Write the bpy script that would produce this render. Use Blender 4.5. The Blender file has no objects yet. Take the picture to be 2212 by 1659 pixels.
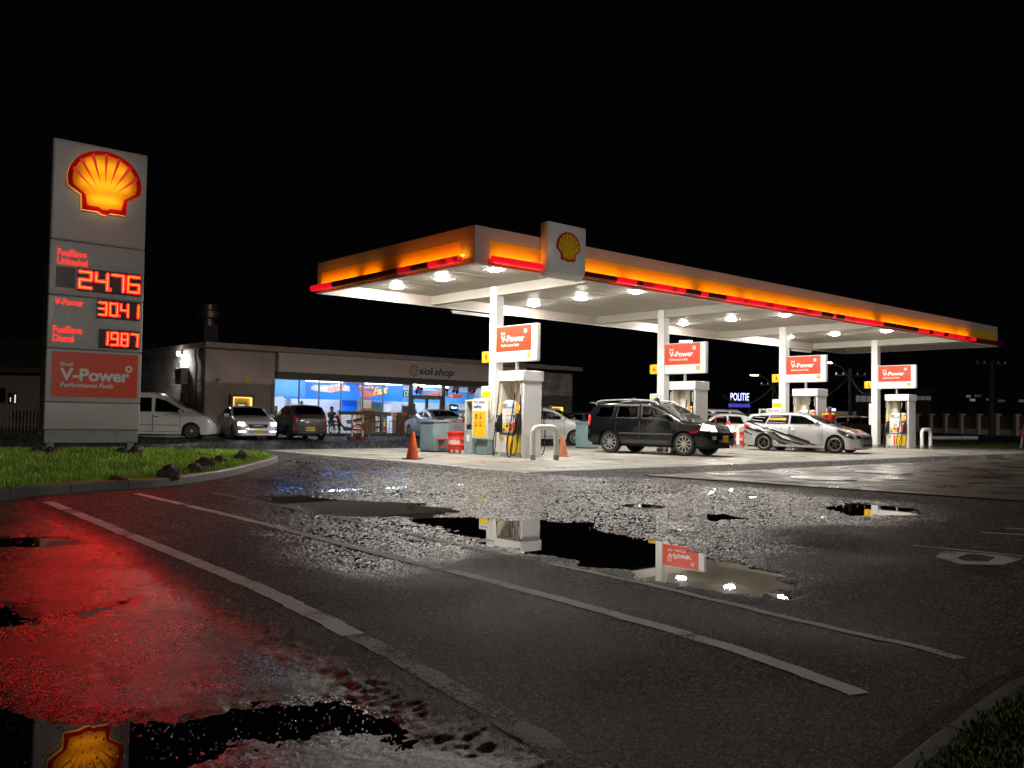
import bpy, bmesh, math, random
import numpy as np
from mathutils import Vector, Matrix
random.seed(7); rng = np.random.default_rng(7)
sc = bpy.context.scene
R = math.radians

# ------------------------------------------------------------ camera
EYE = np.array([0.0, 0.0, 1.10])                 # metres; forecourt slab top is z = 0
YAW, PITCH, ROLL, FPX = 0.85653, 0.03775, 0.01545, 1927.15   # FPX for a 2212 px wide picture
_fw = np.array([math.cos(YAW) * math.cos(PITCH), math.sin(YAW) * math.cos(PITCH), math.sin(PITCH)])
_rt = np.array([math.sin(YAW), -math.cos(YAW), 0.0]); _up = np.cross(_rt, _fw)
_r = math.cos(ROLL) * _rt + math.sin(ROLL) * _up
_u = -math.sin(ROLL) * _rt + math.cos(ROLL) * _up
cam = bpy.data.objects.new('camera', bpy.data.cameras.new('camera'))
sc.collection.objects.link(cam)
cam.data.sensor_width = 36.0; cam.data.lens = FPX / 2212 * 36.0
cam.data.clip_start = 0.05; cam.data.clip_end = 3000
M = Matrix.Identity(4)
for i in range(3):
    M[i][0], M[i][1], M[i][2], M[i][3] = _r[i], _u[i], -_fw[i], EYE[i]
cam.matrix_world = M
sc.camera = cam

# ------------------------------------------------------------ night sky, exposure
w = bpy.data.worlds.new('World'); sc.world = w; w.use_nodes = True
wn = w.node_tree; bg = wn.nodes['Background']
sky = wn.nodes.new('ShaderNodeTexSky'); sky.sky_type = 'NISHITA'; sky.sun_disc = False
sky.sun_elevation = R(-5); sky.sun_rotation = R(200)
glow = wn.nodes.new('ShaderNodeMix'); glow.data_type = 'RGBA'; glow.blend_type = 'ADD'; glow.inputs[0].default_value = 1.0
glow.inputs[7].default_value = (0.016, 0.017, 0.026, 1)          # faint glow of the town on the clouds
wn.links.new(sky.outputs[0], glow.inputs[6]); wn.links.new(glow.outputs[2], bg.inputs[0]); bg.inputs[1].default_value = 0.05
vs = sc.view_settings
sc.display_settings.display_device = 'sRGB'
vs.view_transform = 'Standard'; vs.look = 'None'; vs.exposure = 0.0; vs.gamma = 1.0
vs.use_curve_mapping = False
cy = sc.cycles
cy.max_bounces = 7; cy.diffuse_bounces = 3; cy.glossy_bounces = 3; cy.transmission_bounces = 4; cy.transparent_max_bounces = 10
cy.sample_clamp_indirect = 4.0; cy.sample_clamp_direct = 0.0
cy.use_denoising = True; cy.caustics_reflective = False; cy.caustics_refractive = False
cy.blur_glossy = 0.3

# lamp strengths, tuned together; the last one feeds the added unseen mast
E_CANOPY, E_INSIDE, E_DIGIT, E_EMBLEM, E_AMBER, E_TUBE, E_ADDED_MAST = 620.0, 33.0, 80.0, 13.0, 38.0, 0.8, 4200.0

# ------------------------------------------------------------ survey helpers
def ray(px, py):
    return _fw * FPX + _r * (px - 1106) - _u * (py - 829.5)
def on(px, py, axis, val):                       # point of the sight line on the plane axis = val
    d = ray(px, py); t = (val - EYE[axis]) / d[axis]
    return EYE + d * t
def onX(px, py, X): p = on(px, py, 0, X); return p[1], p[2]
def onY(px, py, Y): p = on(px, py, 1, Y); return p[0], p[2]
def gnd(px, py, z=-0.07): p = on(px, py, 2, z); return (p[0], p[1])
def at(px, depth, py=900):
    d = ray(px, py); t = depth / (d @ _fw); p = EYE + d * t
    return (p[0], p[1])
def smooth(a, b, x):
    t = np.clip((np.asarray(x, float) - a) / (b - a), 0, 1); return t * t * (3 - 2 * t)

# ------------------------------------------------------------ object helpers
def link(o): sc.collection.objects.link(o); return o
def props(o, label=None, cat=None, group=None, kind=None):
    if label: o['label'] = label
    if cat: o['category'] = cat
    if group: o['group'] = group
    if kind: o['kind'] = kind
    return o
def thing(name, label, cat, loc=(0, 0, 0), rz=0.0, group=None):
    o = link(bpy.data.objects.new(name, None)); o.location = loc; o.rotation_euler = (0, 0, rz)
    o.empty_display_size = 0.2
    return props(o, label, cat, group)
def copy_tree(o, parent=None):
    c = o.copy(); sc.collection.objects.link(c)
    if parent is not None: c.parent = parent
    for ch in list(o.children): copy_tree(ch, c)
    return c

class MB:
    """collects shapes and links them as ONE mesh object"""
    def __init__(s): s.v = []; s.f = []; s.m = []; s.cur = 0; s.sm = []
    def mat(s, i): s.cur = i; return s
    def add(s, vs_, fs, smooth_=False):
        b = len(s.v); s.v.extend([tuple(map(float, p)) for p in vs_])
        for f in fs: s.f.append(tuple(i + b for i in f)); s.m.append(s.cur); s.sm.append(smooth_)
        return s
    def box(s, x0, x1, y0, y1, z0, z1, rot=None, org=(0, 0, 0)):
        vs_ = [(x, y, z) for z in (z0, z1) for y in (y0, y1) for x in (x0, x1)]
        if rot is not None: vs_ = [tuple(rot @ Vector(p) + Vector(org)) for p in vs_]
        return s.add(vs_, [(0, 2, 3, 1), (4, 5, 7, 6), (0, 1, 5, 4), (2, 6, 7, 3), (1, 3, 7, 5), (0, 4, 6, 2)])
    def cbox(s, c, sx, sy, sz, rot=None):
        return s.box(-sx/2, sx/2, -sy/2, sy/2, -sz/2, sz/2, rot or Matrix.Identity(3), c)
    def prism(s, poly, f, d):
        """poly: 2-D outline; f(a,b)->3-D point; d: 3-D depth vector"""
        n = len(poly); A = [f(*p) for p in poly]; B = [tuple(a[i] + d[i] for i in range(3)) for a in A]
        return s.add(A + B, [tuple(range(n)), tuple(range(2*n - 1, n - 1, -1))] + [(i, i + n, (i + 1) % n + n, (i + 1) % n) for i in range(n)])
    def tube(s, path, r, n=10, cap=True, closed=False):
        P = [Vector(p) for p in path]; k = len(P); vs_ = []
        rr = r if hasattr(r, '__len__') else [r] * k
        nrm = None
        for i in range(k):
            a = P[i - 1] if (i > 0 or closed) else P[i]; b = P[(i + 1) % k] if (i < k - 1 or closed) else P[i]
            t = (b - a).normalized()
            if nrm is None:
                nrm = t.orthogonal().normalized()
            else:
                nrm = (nrm - t * nrm.dot(t)); nrm = nrm.normalized() if nrm.length > 1e-6 else t.orthogonal().normalized()
            bi = t.cross(nrm)
            for j in range(n):
                a_ = 2 * math.pi * j / n
                vs_.append(P[i] + (nrm * math.cos(a_) + bi * math.sin(a_)) * rr[i])
        fs = []
        for i in range(k if closed else k - 1):
            for j in range(n):
                i2 = (i + 1) % k
                fs.append((i*n + j, i*n + (j+1) % n, i2*n + (j+1) % n, i2*n + j))
        s.add(vs_, fs, True)
        if cap and not closed:
            b = len(s.v) - len(vs_)
            s.f += [tuple(b + j for j in range(n))[::-1], tuple(b + (k-1)*n + j for j in range(n))]; s.m += [s.cur]*2; s.sm += [False]*2
        return s
    def lathe(s, prof, c=(0, 0, 0), n=24, axis='z', a0=0, a1=2*math.pi):
        full = abs(a1 - a0 - 2*math.pi) < 1e-6; k = n if full else n + 1; vs_ = []
        for i in range(k):
            a = a0 + (a1 - a0) * i / n; ca, sa = math.cos(a), math.sin(a)
            for (r, h) in prof:
                p = (r*ca, r*sa, h) if axis == 'z' else ((r*ca, h, r*sa) if axis == 'y' else (h, r*ca, r*sa))
                vs_.append((p[0]+c[0], p[1]+c[1], p[2]+c[2]))
        m = len(prof); fs = []
        for i in range(n):
            i2 = (i + 1) % k
            for j in range(m - 1): fs.append((i*m + j, i2*m + j, i2*m + j + 1, i*m + j + 1))
        return s.add(vs_, fs, True)
    def grid(s, P, smooth_=True):
        P = np.asarray(P, float); a, b = P.shape[:2]
        return s.add(P.reshape(-1, 3), [(i*b + j, (i+1)*b + j, (i+1)*b + j + 1, i*b + j + 1) for i in range(a-1) for j in range(b-1)], smooth_)
    def text(s, t, o, ux, uz, wd=None, ht=1.0, bold=0.0, shear=0.0, dep=0.0, align='l'):
        """flat lettering: o lower left, ux/uz unit directions, fitted into wd x ht"""
        pv, pf = text_shape(t, bold, shear)
        x0, y0 = pv.min(0); x1, y1 = pv.max(0)
        sy = ht / (y1 - y0); sx = sy if wd is None else wd / (x1 - x0)
        q = (pv - [x0, y0]) * [sx, sy]
        if align == 'c': q[:, 0] -= sx * (x1 - x0) / 2
        ux, uz, o = np.array(ux, float), np.array(uz, float), np.array(o, float)
        nn = np.cross(ux, uz)
        V3 = o + q[:, :1] * ux + q[:, 1:] * uz + nn * dep
        return s.add(V3, [tuple(f) for f in pf])
    def build(s, name, mats, parent=None, bevel=0.0, sharp=40, loc=None, rz=None, weld=False, seg=1):
        me = bpy.data.meshes.new(name); me.from_pydata(s.v, [], s.f)
        mats = mats if isinstance(mats, (list, tuple)) else [mats]
        for m_ in mats: me.materials.append(m_)
        me.polygons.foreach_set('material_index', s.m)
        if bevel or weld:
            bm = bmesh.new(); bm.from_mesh(me)
            if weld: bmesh.ops.remove_doubles(bm, verts=bm.verts, dist=1e-4)
            bmesh.ops.recalc_face_normals(bm, faces=bm.faces)
            if bevel:
                ed = [e for e in bm.edges if len(e.link_faces) == 2 and e.calc_face_angle(0) > R(35)]
                bmesh.ops.bevel(bm, geom=ed, offset=bevel, segments=seg, affect='EDGES', clamp_overlap=True, profile=0.6)
                for f in bm.faces: f.smooth = True
            bm.to_mesh(me); bm.free()
        if bevel or any(s.sm):
            if not bevel: me.polygons.foreach_set('use_smooth', [True] * len(me.polygons))
            me.set_sharp_from_angle(angle=R(sharp))
        me.update()
        o = link(bpy.data.objects.new(name, me))
        if parent is not None: o.parent = parent
        if loc is not None: o.location = loc
        if rz is not None: o.rotation_euler = (0, 0, rz)
        return o

_txt = {}
def text_shape(t, bold, shear):
    k = (t, bold, shear)
    if k not in _txt:
        cu = bpy.data.curves.new('t', 'FONT'); cu.body = t; cu.offset = bold; cu.shear = shear; cu.resolution_u = 3
        ob = link(bpy.data.objects.new('t', cu))
        dg = bpy.context.evaluated_depsgraph_get(); dg.update()
        me = bpy.data.meshes.new_from_object(ob.evaluated_get(dg))
        pv = np.zeros(len(me.vertices) * 3); me.vertices.foreach_get('co', pv)
        _txt[k] = (pv.reshape(-1, 3)[:, :2].copy(), [tuple(p.vertices) for p in me.polygons])
        bpy.data.objects.remove(ob); bpy.data.curves.remove(cu); bpy.data.meshes.remove(me)
    return _txt[k]

# ------------------------------------------------------------ materials
MATS = {}
def mat(name, col, rough=0.5, metal=0.0, var=0.12, scale=6.0, bump=0.0, bscale=60.0, coat=0.0, emit=None, es=0.0, spec=0.5, dirt=0.0, dirtcol=(0.05, 0.04, 0.03)):
    """procedural surface: base colour with cloudy variation, roughness break-up, optional bump, dirt patches"""
    if name in MATS: return MATS[name]
    m = bpy.data.materials.new(name); m.use_nodes = True; nt = m.node_tree; n = nt.nodes; l = nt.links
    b = n['Principled BSDF']
    b.inputs['Metallic'].default_value = metal; b.inputs['Specular IOR Level'].default_value = spec
    b.inputs['Coat Weight'].default_value = coat; b.inputs['Coat Roughness'].default_value = 0.05
    tc = n.new('ShaderNodeTexCoord'); nz = n.new('ShaderNodeTexNoise')
    nz.inputs['Scale'].default_value = scale; nz.inputs['Detail'].default_value = 5
    l.new(tc.outputs['Object'], nz.inputs['Vector'])
    cr = n.new('ShaderNodeValToRGB'); c = np.array(col)
    cr.color_ramp.elements[0].position = 0.3; cr.color_ramp.elements[1].position = 0.7
    cr.color_ramp.elements[0].color = (*np.clip(c * (1 - var), 0, 1), 1); cr.color_ramp.elements[1].color = (*np.clip(c * (1 + var), 0, 1), 1)
    l.new(nz.outputs[0], cr.inputs[0]); out = cr.outputs[0]
    if dirt > 0:
        n2 = n.new('ShaderNodeTexNoise'); n2.inputs['Scale'].default_value = scale * 0.7; n2.inputs['Detail'].default_value = 9; n2.inputs['Roughness'].default_value = 0.7
        l.new(tc.outputs['Object'], n2.inputs['Vector'])
        r2 = n.new('ShaderNodeMapRange'); r2.inputs[1].default_value = 0.5; r2.inputs[2].default_value = 0.75; r2.inputs[4].default_value = dirt
        l.new(n2.outputs[0], r2.inputs[0]); mx = n.new('ShaderNodeMix'); mx.data_type = 'RGBA'
        l.new(r2.outputs[0], mx.inputs[0]); l.new(out, mx.inputs[6]); mx.inputs[7].default_value = (*dirtcol, 1); out = mx.outputs[2]
    l.new(out, b.inputs['Base Color'])
    mr = n.new('ShaderNodeMapRange'); mr.inputs[3].default_value = max(rough * 0.8, 0.02); mr.inputs[4].default_value = min(rough * 1.2, 1)
    l.new(nz.outputs[0], mr.inputs[0]); l.new(mr.outputs[0], b.inputs['Roughness'])
    if bump > 0:
        nb = n.new('ShaderNodeTexNoise'); nb.inputs['Scale'].default_value = bscale; nb.inputs['Detail'].default_value = 3
        l.new(tc.outputs['Object'], nb.inputs['Vector']); bp = n.new('ShaderNodeBump'); bp.inputs['Strength'].default_value = bump; bp.inputs['Distance'].default_value = 0.02
        l.new(nb.outputs[0], bp.inputs['Height']); l.new(bp.outputs[0], b.inputs['Normal'])
    if emit is not None:
        b.inputs['Emission Color'].default_value = (*emit, 1); b.inputs['Emission Strength'].default_value = es
    MATS[name] = m; return m
def lamp(name, col, s): return mat(name, tuple(0.6*c for c in col), 0.4, emit=col, es=s, var=0.02)

def glass_mat(name, tint=(0.6, 0.65, 0.65), refl=1.0):
    if name in MATS: return MATS[name]
    m = bpy.data.materials.new(name); m.use_nodes = True; nt = m.node_tree; n = nt.nodes; l = nt.links
    n.remove(n['Principled BSDF'])
    tr = n.new('ShaderNodeBsdfTransparent'); tr.inputs[0].default_value = (*tint, 1)
    gl = n.new('ShaderNodeBsdfGlossy'); gl.inputs['Roughness'].default_value = 0.03
    fr = n.new('ShaderNodeFresnel'); fr.inputs[0].default_value = 1.5
    ge = n.new('ShaderNodeNewGeometry'); inv = n.new('ShaderNodeMath'); inv.operation = 'SUBTRACT'; inv.inputs[0].default_value = 1
    mu = n.new('ShaderNodeMath'); mu.operation = 'MULTIPLY'; l.new(fr.outputs[0], mu.inputs[0]); l.new(ge.outputs['Backfacing'], inv.inputs[1]); l.new(inv.outputs[0], mu.inputs[1])
    tc = n.new('ShaderNodeTexCoord'); nz = n.new('ShaderNodeTexNoise'); nz.inputs['Scale'].default_value = 3
    l.new(tc.outputs['Object'], nz.inputs['Vector']); mr = n.new('ShaderNodeMapRange'); mr.inputs[3].default_value = 0.004; mr.inputs[4].default_value = 0.02
    l.new(nz.outputs[0], mr.inputs[0]); l.new(mr.outputs[0], gl.inputs['Roughness'])
    mx = n.new('ShaderNodeMixShader'); l.new(mu.outputs[0], mx.inputs[0]); l.new(tr.outputs[0], mx.inputs[1]); l.new(gl.outputs[0], mx.inputs[2])
    l.new(mx.outputs[0], n['Material Output'].inputs[0]); MATS[name] = m; return m

WHITE = mat('white_paint', (0.78, 0.78, 0.76), 0.35, var=0.04, dirt=0.15, dirtcol=(0.45, 0.42, 0.36), scale=2.0)
WHITE_CLEAN = mat('white_gloss', (0.8, 0.8, 0.79), 0.25, var=0.02)
CREAM = mat('cream_panel', (0.72, 0.68, 0.55), 0.45, var=0.05)
GREY = mat('grey_paint', (0.28, 0.3, 0.31), 0.5, var=0.1, dirt=0.3)
DARK = mat('dark_plastic', (0.018, 0.018, 0.02), 0.45, var=0.2)
BLACK = mat('black_rubber', (0.012, 0.012, 0.012), 0.6, var=0.2)
RED = mat('red_paint', (0.62, 0.03, 0.02), 0.35, var=0.1, dirt=0.15)
SIGNRED = mat('sign_red', (0.72, 0.06, 0.018), 0.35, var=0.05)
YEL = mat('sign_yellow', (0.82, 0.55, 0.02), 0.35, var=0.05)
STEEL = mat('steel', (0.5, 0.5, 0.5), 0.3, metal=0.9, var=0.08)
BLUEINK = mat('blue_ink', (0.03, 0.04, 0.3), 0.5)
REDINK = mat('red_ink', (0.6, 0.03, 0.03), 0.5)
CHROME = mat('chrome', (0.7, 0.7, 0.7), 0.12, metal=1.0, var=0.03)
# ============================================================ GROUND
def _hash(i, j, s):
    h = (i.astype(np.int64) * 374761393 + j.astype(np.int64) * 668265263 + s * 1274126177) & 0x7fffffff
    h = (h ^ (h >> 13)) * 1274126177 & 0x7fffffff
    return ((h ^ (h >> 16)) & 0xffff) / 65535.0
def vnoise(x, y, s=0):
    i = np.floor(x); j = np.floor(y); fx = x - i; fy = y - j
    fx = fx*fx*(3 - 2*fx); fy = fy*fy*(3 - 2*fy); i = i.astype(np.int64); j = j.astype(np.int64)
    a = _hash(i, j, s); b = _hash(i+1, j, s); c = _hash(i, j+1, s); d = _hash(i+1, j+1, s)
    return (a*(1-fx) + b*fx) * (1-fy) + (c*(1-fx) + d*fx) * fy
def fbm(x, y, s=0, o=4):
    t = 0; a = 0.5; n = 0
    for k in range(o): t = t + a * vnoise(x, y, s + k); n += a; a *= 0.5; x = x * 2.03; y = y * 2.03
    return t / n
def sdist(X, Y, poly):
    """signed distance to a polygon, positive inside"""
    P = np.array(poly); d = np.full(X.shape, 1e9); ins = np.zeros(X.shape, bool)
    for k in range(len(P)):
        a = P[k]; b = P[(k+1) % len(P)]; e = b - a
        t = np.clip(((X - a[0])*e[0] + (Y - a[1])*e[1]) / (e @ e + 1e-12), 0, 1)
        d = np.minimum(d, np.hypot(X - a[0] - t*e[0], Y - a[1] - t*e[1]))
        c = ((a[1] > Y) != (b[1] > Y)) & (X < (b[0]-a[0]) * (Y - a[1]) / (b[1] - a[1] + 1e-12) + a[0]); ins ^= c
    return np.where(ins, d, -d)

WZ, RZ = -0.085, -0.110           # water level on the lot / on the lower road at the left
G = lambda L, z: [gnd(x, y, z) for x, y in L]
WET = G([(560,1040),(640,1005),(760,992),(1140,1030),(1420,1036),(1700,1066),(2000,1092),(2090,1112),(1960,1128),(1720,1134),(1640,1160),(1660,1215),(1735,1268),(1700,1297),(1560,1290),(1400,1262),(1230,1222),(1060,1186),(940,1222),(860,1268),(700,1215),(600,1150),(540,1090)], WZ)
PUD_A = G([(580,1076),(640,1068),(760,1082),(900,1088),(985,1104),(900,1120),(800,1116),(700,1112),(640,1096)], WZ)
PUD_B = G([(905,1122),(1030,1116),(1060,1130),(1165,1124),(1290,1146),(1420,1172),(1560,1212),(1680,1236),(1722,1268),(1690,1290),(1560,1286),(1440,1262),(1290,1226),(1160,1196),(1090,1182),(990,1150)], WZ)
PUDS = [G(q, WZ) for q in ([(1335,1092),(1400,1088),(1430,1096),(1390,1101)], [(1490,1116),(1560,1110),(1610,1120),(1540,1127)], [(1760,1096),(1850,1088),(1965,1098),(1960,1112),(1850,1114)], [(1215,1130),(1270,1126),(1290,1137),(1240,1140)], [(600,994),(680,990),(720,998),(650,1004)])]
ROADPUD = [G(q, RZ) for q in ([(-260,1500),(80,1503),(160,1524),(238,1541),(317,1549),(400,1529),(516,1505),(675,1489),(800,1468),(880,1490),(1029,1572),(1120,1604),(1080,1622),(964,1634),(768,1626),(675,1627),(540,1640),(420,1720),(-300,1760)], [(-60,1160),(70,1158),(198,1164),(190,1180),(0,1186),(-60,1184)], [(-80,1306),(60,1306),(90,1330),(72,1354),(0,1358),(-80,1350)], [(99,1338),(180,1316),(286,1298),(292,1306),(210,1332),(120,1346)], [(520,1300),(600,1290),(640,1300),(560,1318)])]
EDGE_Y = np.array([-5, 2.2, 2.93, 3.52, 4.58, 5.96, 8.79, 12.8, 14]); EDGE_X = np.array([2.2, 2.12, 2.1, 2.14, 2.2, 2.34, 2.68, 2.86, 2.9])

def ground_base(X, Y):
    """smooth ground level, road mask, wet mask, puddle mask"""
    X = np.asarray(X, float); Y = np.asarray(Y, float)
    z = -0.066 + 0.066 * smooth(25, 36, Y) + 0.05 * smooth(36, 41, Y) + 0.45 * smooth(46, 80, X) - 0.035 * smooth(40, 46, X)
    jag = (fbm(X*5, Y*5, 3) - 0.5) * 0.14 + (vnoise(X*26, Y*26, 8) - 0.5) * 0.08
    ex = np.interp(Y, EDGE_Y, EDGE_X) + jag * 0.8
    road = smooth(0.17, -0.17, X - ex) * smooth(16.5, 15.5, Y)
    big = (fbm(X*0.8, Y*0.8, 11) - 0.5)
    mid = (fbm(X*3.4, Y*3.4, 21, 5) - 0.5)
    wet = smooth(-0.55, 0.35, sdist(X, Y, WET) + big*1.3 + mid*0.7) * (1 - road)
    pud = np.zeros(X.shape)
    for k, q in enumerate([PUD_A, PUD_B] + PUDS):
        s = 0.30 if k < 2 else 0.16
        pud = np.maximum(pud, smooth(-s*0.25, s*0.7, sdist(X, Y, q) + mid*s*1.6 + jag*0.8))
    rp = np.zeros(X.shape)
    for k, q in enumerate(ROADPUD):
        s = 0.24 if k == 0 else 0.12
        rp = np.maximum(rp, smooth(-s*0.5, s, sdist(X, Y, q) + mid*s*1.4 + jag*0.8))
    lot = z + (WZ + 0.0023 + 0.006*big - z) * wet - 0.030 * pud
    dx_ = np.maximum(np.maximum(12.2 - X, X - 45.9), 0); dy_ = np.maximum(np.maximum(13.55 - Y, Y - 25.6), 0); lot = np.maximum(lot, -0.012 - 0.055*smooth(0.0, 1.5, np.hypot(dx_, dy_)) - 0.5*smooth(1.5, 1.9, np.hypot(dx_, dy_)))
    rd = -0.0965 + 0.006*big + 0.004*mid - 0.017 * rp
    zz = lot * (1 - road) + rd * road
    return zz, road, np.maximum(wet, pud) , np.maximum(pud, rp*road)
def ground_h(X, Y):
    z, road, wet, pud = ground_base(X, Y)
    g1 = vnoise(X*34, Y*34, 5); g2 = vnoise(X*75, Y*75, 6); g3 = fbm(X*9, Y*9, 17)
    amp = 0.0045 * (1 - road) + 0.015 * wet * (1 - road) + 0.0035 * road
    rr_ = np.hypot(X, Y); gv = (_hash(np.round(X*4000).astype(np.int64), np.round(Y*4000).astype(np.int64), 77) - 0.5) * np.minimum(rr_ * 0.0012, 0.010) * (0.40 + 0.60*wet*(1 - road) - 0.33*road) * (rr_ < 31)
    peb = (_hash(np.round(X*3000).astype(np.int64), np.round(Y*3000).astype(np.int64), 91) > 0.975) * 0.0075 * pud * road * (rr_ < 14)
    h = (g1*g1 - 0.3) * amp * 0.35 + (g2 - 0.5) * amp * 0.7 + (g3 - 0.5) * amp * 0.25 + gv + peb
    return z + h, road, wet, pud
def gz(x, y): return float(ground_base(np.array([x]), np.array([y]))[0][0])

def asphalt_mat():
    m = bpy.data.materials.new('wet_asphalt'); m.use_nodes = True; nt = m.node_tree; n = nt.nodes; l = nt.links
    b = n['Principled BSDF']; tc = n.new('ShaderNodeTexCoord')
    def noise(s, d=3):
        q = n.new('ShaderNodeTexNoise'); q.inputs['Scale'].default_value = s; q.inputs['Detail'].default_value = d; l.new(tc.outputs['Object'], q.inputs['Vector']); return q.outputs[0]
    def attr(a): q = n.new('ShaderNodeAttribute'); q.attribute_name = a; return q.outputs['Fac']
    def ramp(v, a, b_, c0, c1):
        q = n.new('ShaderNodeMapRange'); q.inputs[1].default_value = a; q.inputs[2].default_value = b_; q.inputs[3].default_value = c0; q.inputs[4].default_value = c1; l.new(v, q.inputs[0]); return q.outputs[0]
    def mix(f, a, c):
        q = n.new('ShaderNodeMix'); q.data_type = 'FLOAT'; l.new(f, q.inputs[0])
        for k, s in ((2, a), (3, c)):
            if isinstance(s, float): q.inputs[k].default_value = s
            else: l.new(s, q.inputs[k])
        return q.outputs[0]
    wet, road, grain = attr('wet'), attr('road'), attr('grain')      # grain: bare stone tops among the binder
    st = noise(95, 4); bl = noise(0.6, 5); gr = noise(190, 3)
    cr = n.new('ShaderNodeValToRGB'); e = cr.color_ramp.elements
    e[0].position = 0.36; e[0].color = (0.003, 0.003, 0.003, 1); e[1].position = 0.88; e[1].color = (0.17, 0.166, 0.158, 1)
    vo = n.new('ShaderNodeTexVoronoi'); vo.inputs['Scale'].default_value = 85; l.new(tc.outputs['Object'], vo.inputs['Vector']); sv = n.new('ShaderNodeSeparateColor'); l.new(vo.outputs['Color'], sv.inputs[0]); av = n.new('ShaderNodeMath'); av.operation = 'MULTIPLY_ADD'; av.inputs[1].default_value = 0.45; l.new(sv.outputs[0], av.inputs[0]); mv = n.new('ShaderNodeMath'); mv.operation = 'MULTIPLY'; mv.inputs[1].default_value = 0.65; l.new(st, mv.inputs[0]); l.new(mv.outputs[0], av.inputs[2])
    gt = n.new('ShaderNodeMapRange'); gt.inputs[1].default_value = .86; gt.inputs[2].default_value = .90; gt.inputs[4].default_value = .28; l.new(sv.outputs[1], gt.inputs[0]); a2 = n.new('ShaderNodeMath'); a2.operation = 'ADD'; l.new(av.outputs[0], a2.inputs[0]); l.new(gt.outputs[0], a2.inputs[1])
    l.new(a2.outputs[0], cr.inputs[0]); cr2 = n.new('ShaderNodeValToRGB'); e = cr2.color_ramp.elements
    e[0].position = 0.3; e[0].color = (0.7, 0.7, 0.7, 1); e[1].position = 0.7; e[1].color = (1.25, 1.22, 1.17, 1); l.new(bl, cr2.inputs[0])
    mx = n.new('ShaderNodeMix'); mx.data_type = 'RGBA'; mx.blend_type = 'MULTIPLY'; mx.inputs[0].default_value = 1
    l.new(cr.outputs[0], mx.inputs[6]); l.new(cr2.outputs[0], mx.inputs[7])
    def vor(sc_, feat, out):
        nd = n.new('ShaderNodeTexNoise'); nd.inputs['Scale'].default_value = sc_*3; nd.inputs['Detail'].default_value = 5; l.new(tc.outputs['Object'], nd.inputs['Vector'])
        ma = n.new('ShaderNodeMix'); ma.data_type = 'RGBA'; ma.blend_type = 'LINEAR_LIGHT'; ma.inputs[0].default_value = 0.35/sc_*0.5; l.new(tc.outputs['Object'], ma.inputs[6]); l.new(nd.outputs['Color'], ma.inputs[7])
        q = n.new('ShaderNodeTexVoronoi'); q.feature = feat; q.inputs['Scale'].default_value = sc_; l.new(ma.outputs[2], q.inputs['Vector']); return q.outputs[out]
    ck = ramp(vor(0.55, 'DISTANCE_TO_EDGE', 'Distance'), 0.0, 0.010, 0.30, 1.0)          # cracks
    sc3 = n.new('ShaderNodeSeparateColor'); l.new(vor(0.28, 'F1', 'Color'), sc3.inputs[0]); pt = ramp(sc3.outputs[0], 0.0, 1.0, 0.72, 1.2)   # patch repairs
    oil = ramp(noise(1.1, 6), 0.60, 0.70, 1.0, 0.45)                                       # oil stains
    m1 = n.new('ShaderNodeMath'); m1.operation = 'MULTIPLY'; l.new(ck, m1.inputs[0]); l.new(pt, m1.inputs[1]); m2 = n.new('ShaderNodeMath'); m2.operation = 'MULTIPLY'; l.new(m1.outputs[0], m2.inputs[0]); l.new(oil, m2.inputs[1]); gm = n.new('ShaderNodeMath'); gm.operation = 'MULTIPLY'; l.new(m2.outputs[0], gm.inputs[0]); l.new(mix(road, mix(wet, ramp(grain, .35, 1.0, .55, 2.4), ramp(grain, .50, .97, .25, 4.0)), ramp(grain, .3, 1.0, .6, 1.8)), gm.inputs[1]); m2 = gm
    mx2 = n.new('ShaderNodeMix'); mx2.data_type = 'RGBA'; mx2.blend_type = 'MULTIPLY'; mx2.inputs[0].default_value = 1; l.new(mx.outputs[2], mx2.inputs[6]); l.new(m2.outputs[0], mx2.inputs[7])
    l.new(mx2.outputs[2], b.inputs['Base Color'])
    dry = ramp(bl, 0.35, 0.7, 0.50, 0.72); rw = mix(wet, dry, 0.28); rr = ramp(noise(1.7, 6), 0.35, 0.68, 0.17, 0.36)
    l.new(mix(road, rw, rr), b.inputs['Roughness'])
    b.inputs['IOR'].default_value = 1.4
    l.new(mix(road, mix(wet, 0.10, ramp(grain, .45, .97, .05, 0.9)), 0.5), b.inputs['Specular IOR Level'])
    bp = n.new('ShaderNodeBump'); bp.inputs['Distance'].default_value = 0.012; l.new(gr, bp.inputs['Height'])
    l.new(mix(road, mix(wet, 0.9, 0.35), 0.30), bp.inputs['Strength']); l.new(bp.outputs[0], b.inputs['Normal'])
    return m
ASPHALT = asphalt_mat()

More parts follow.
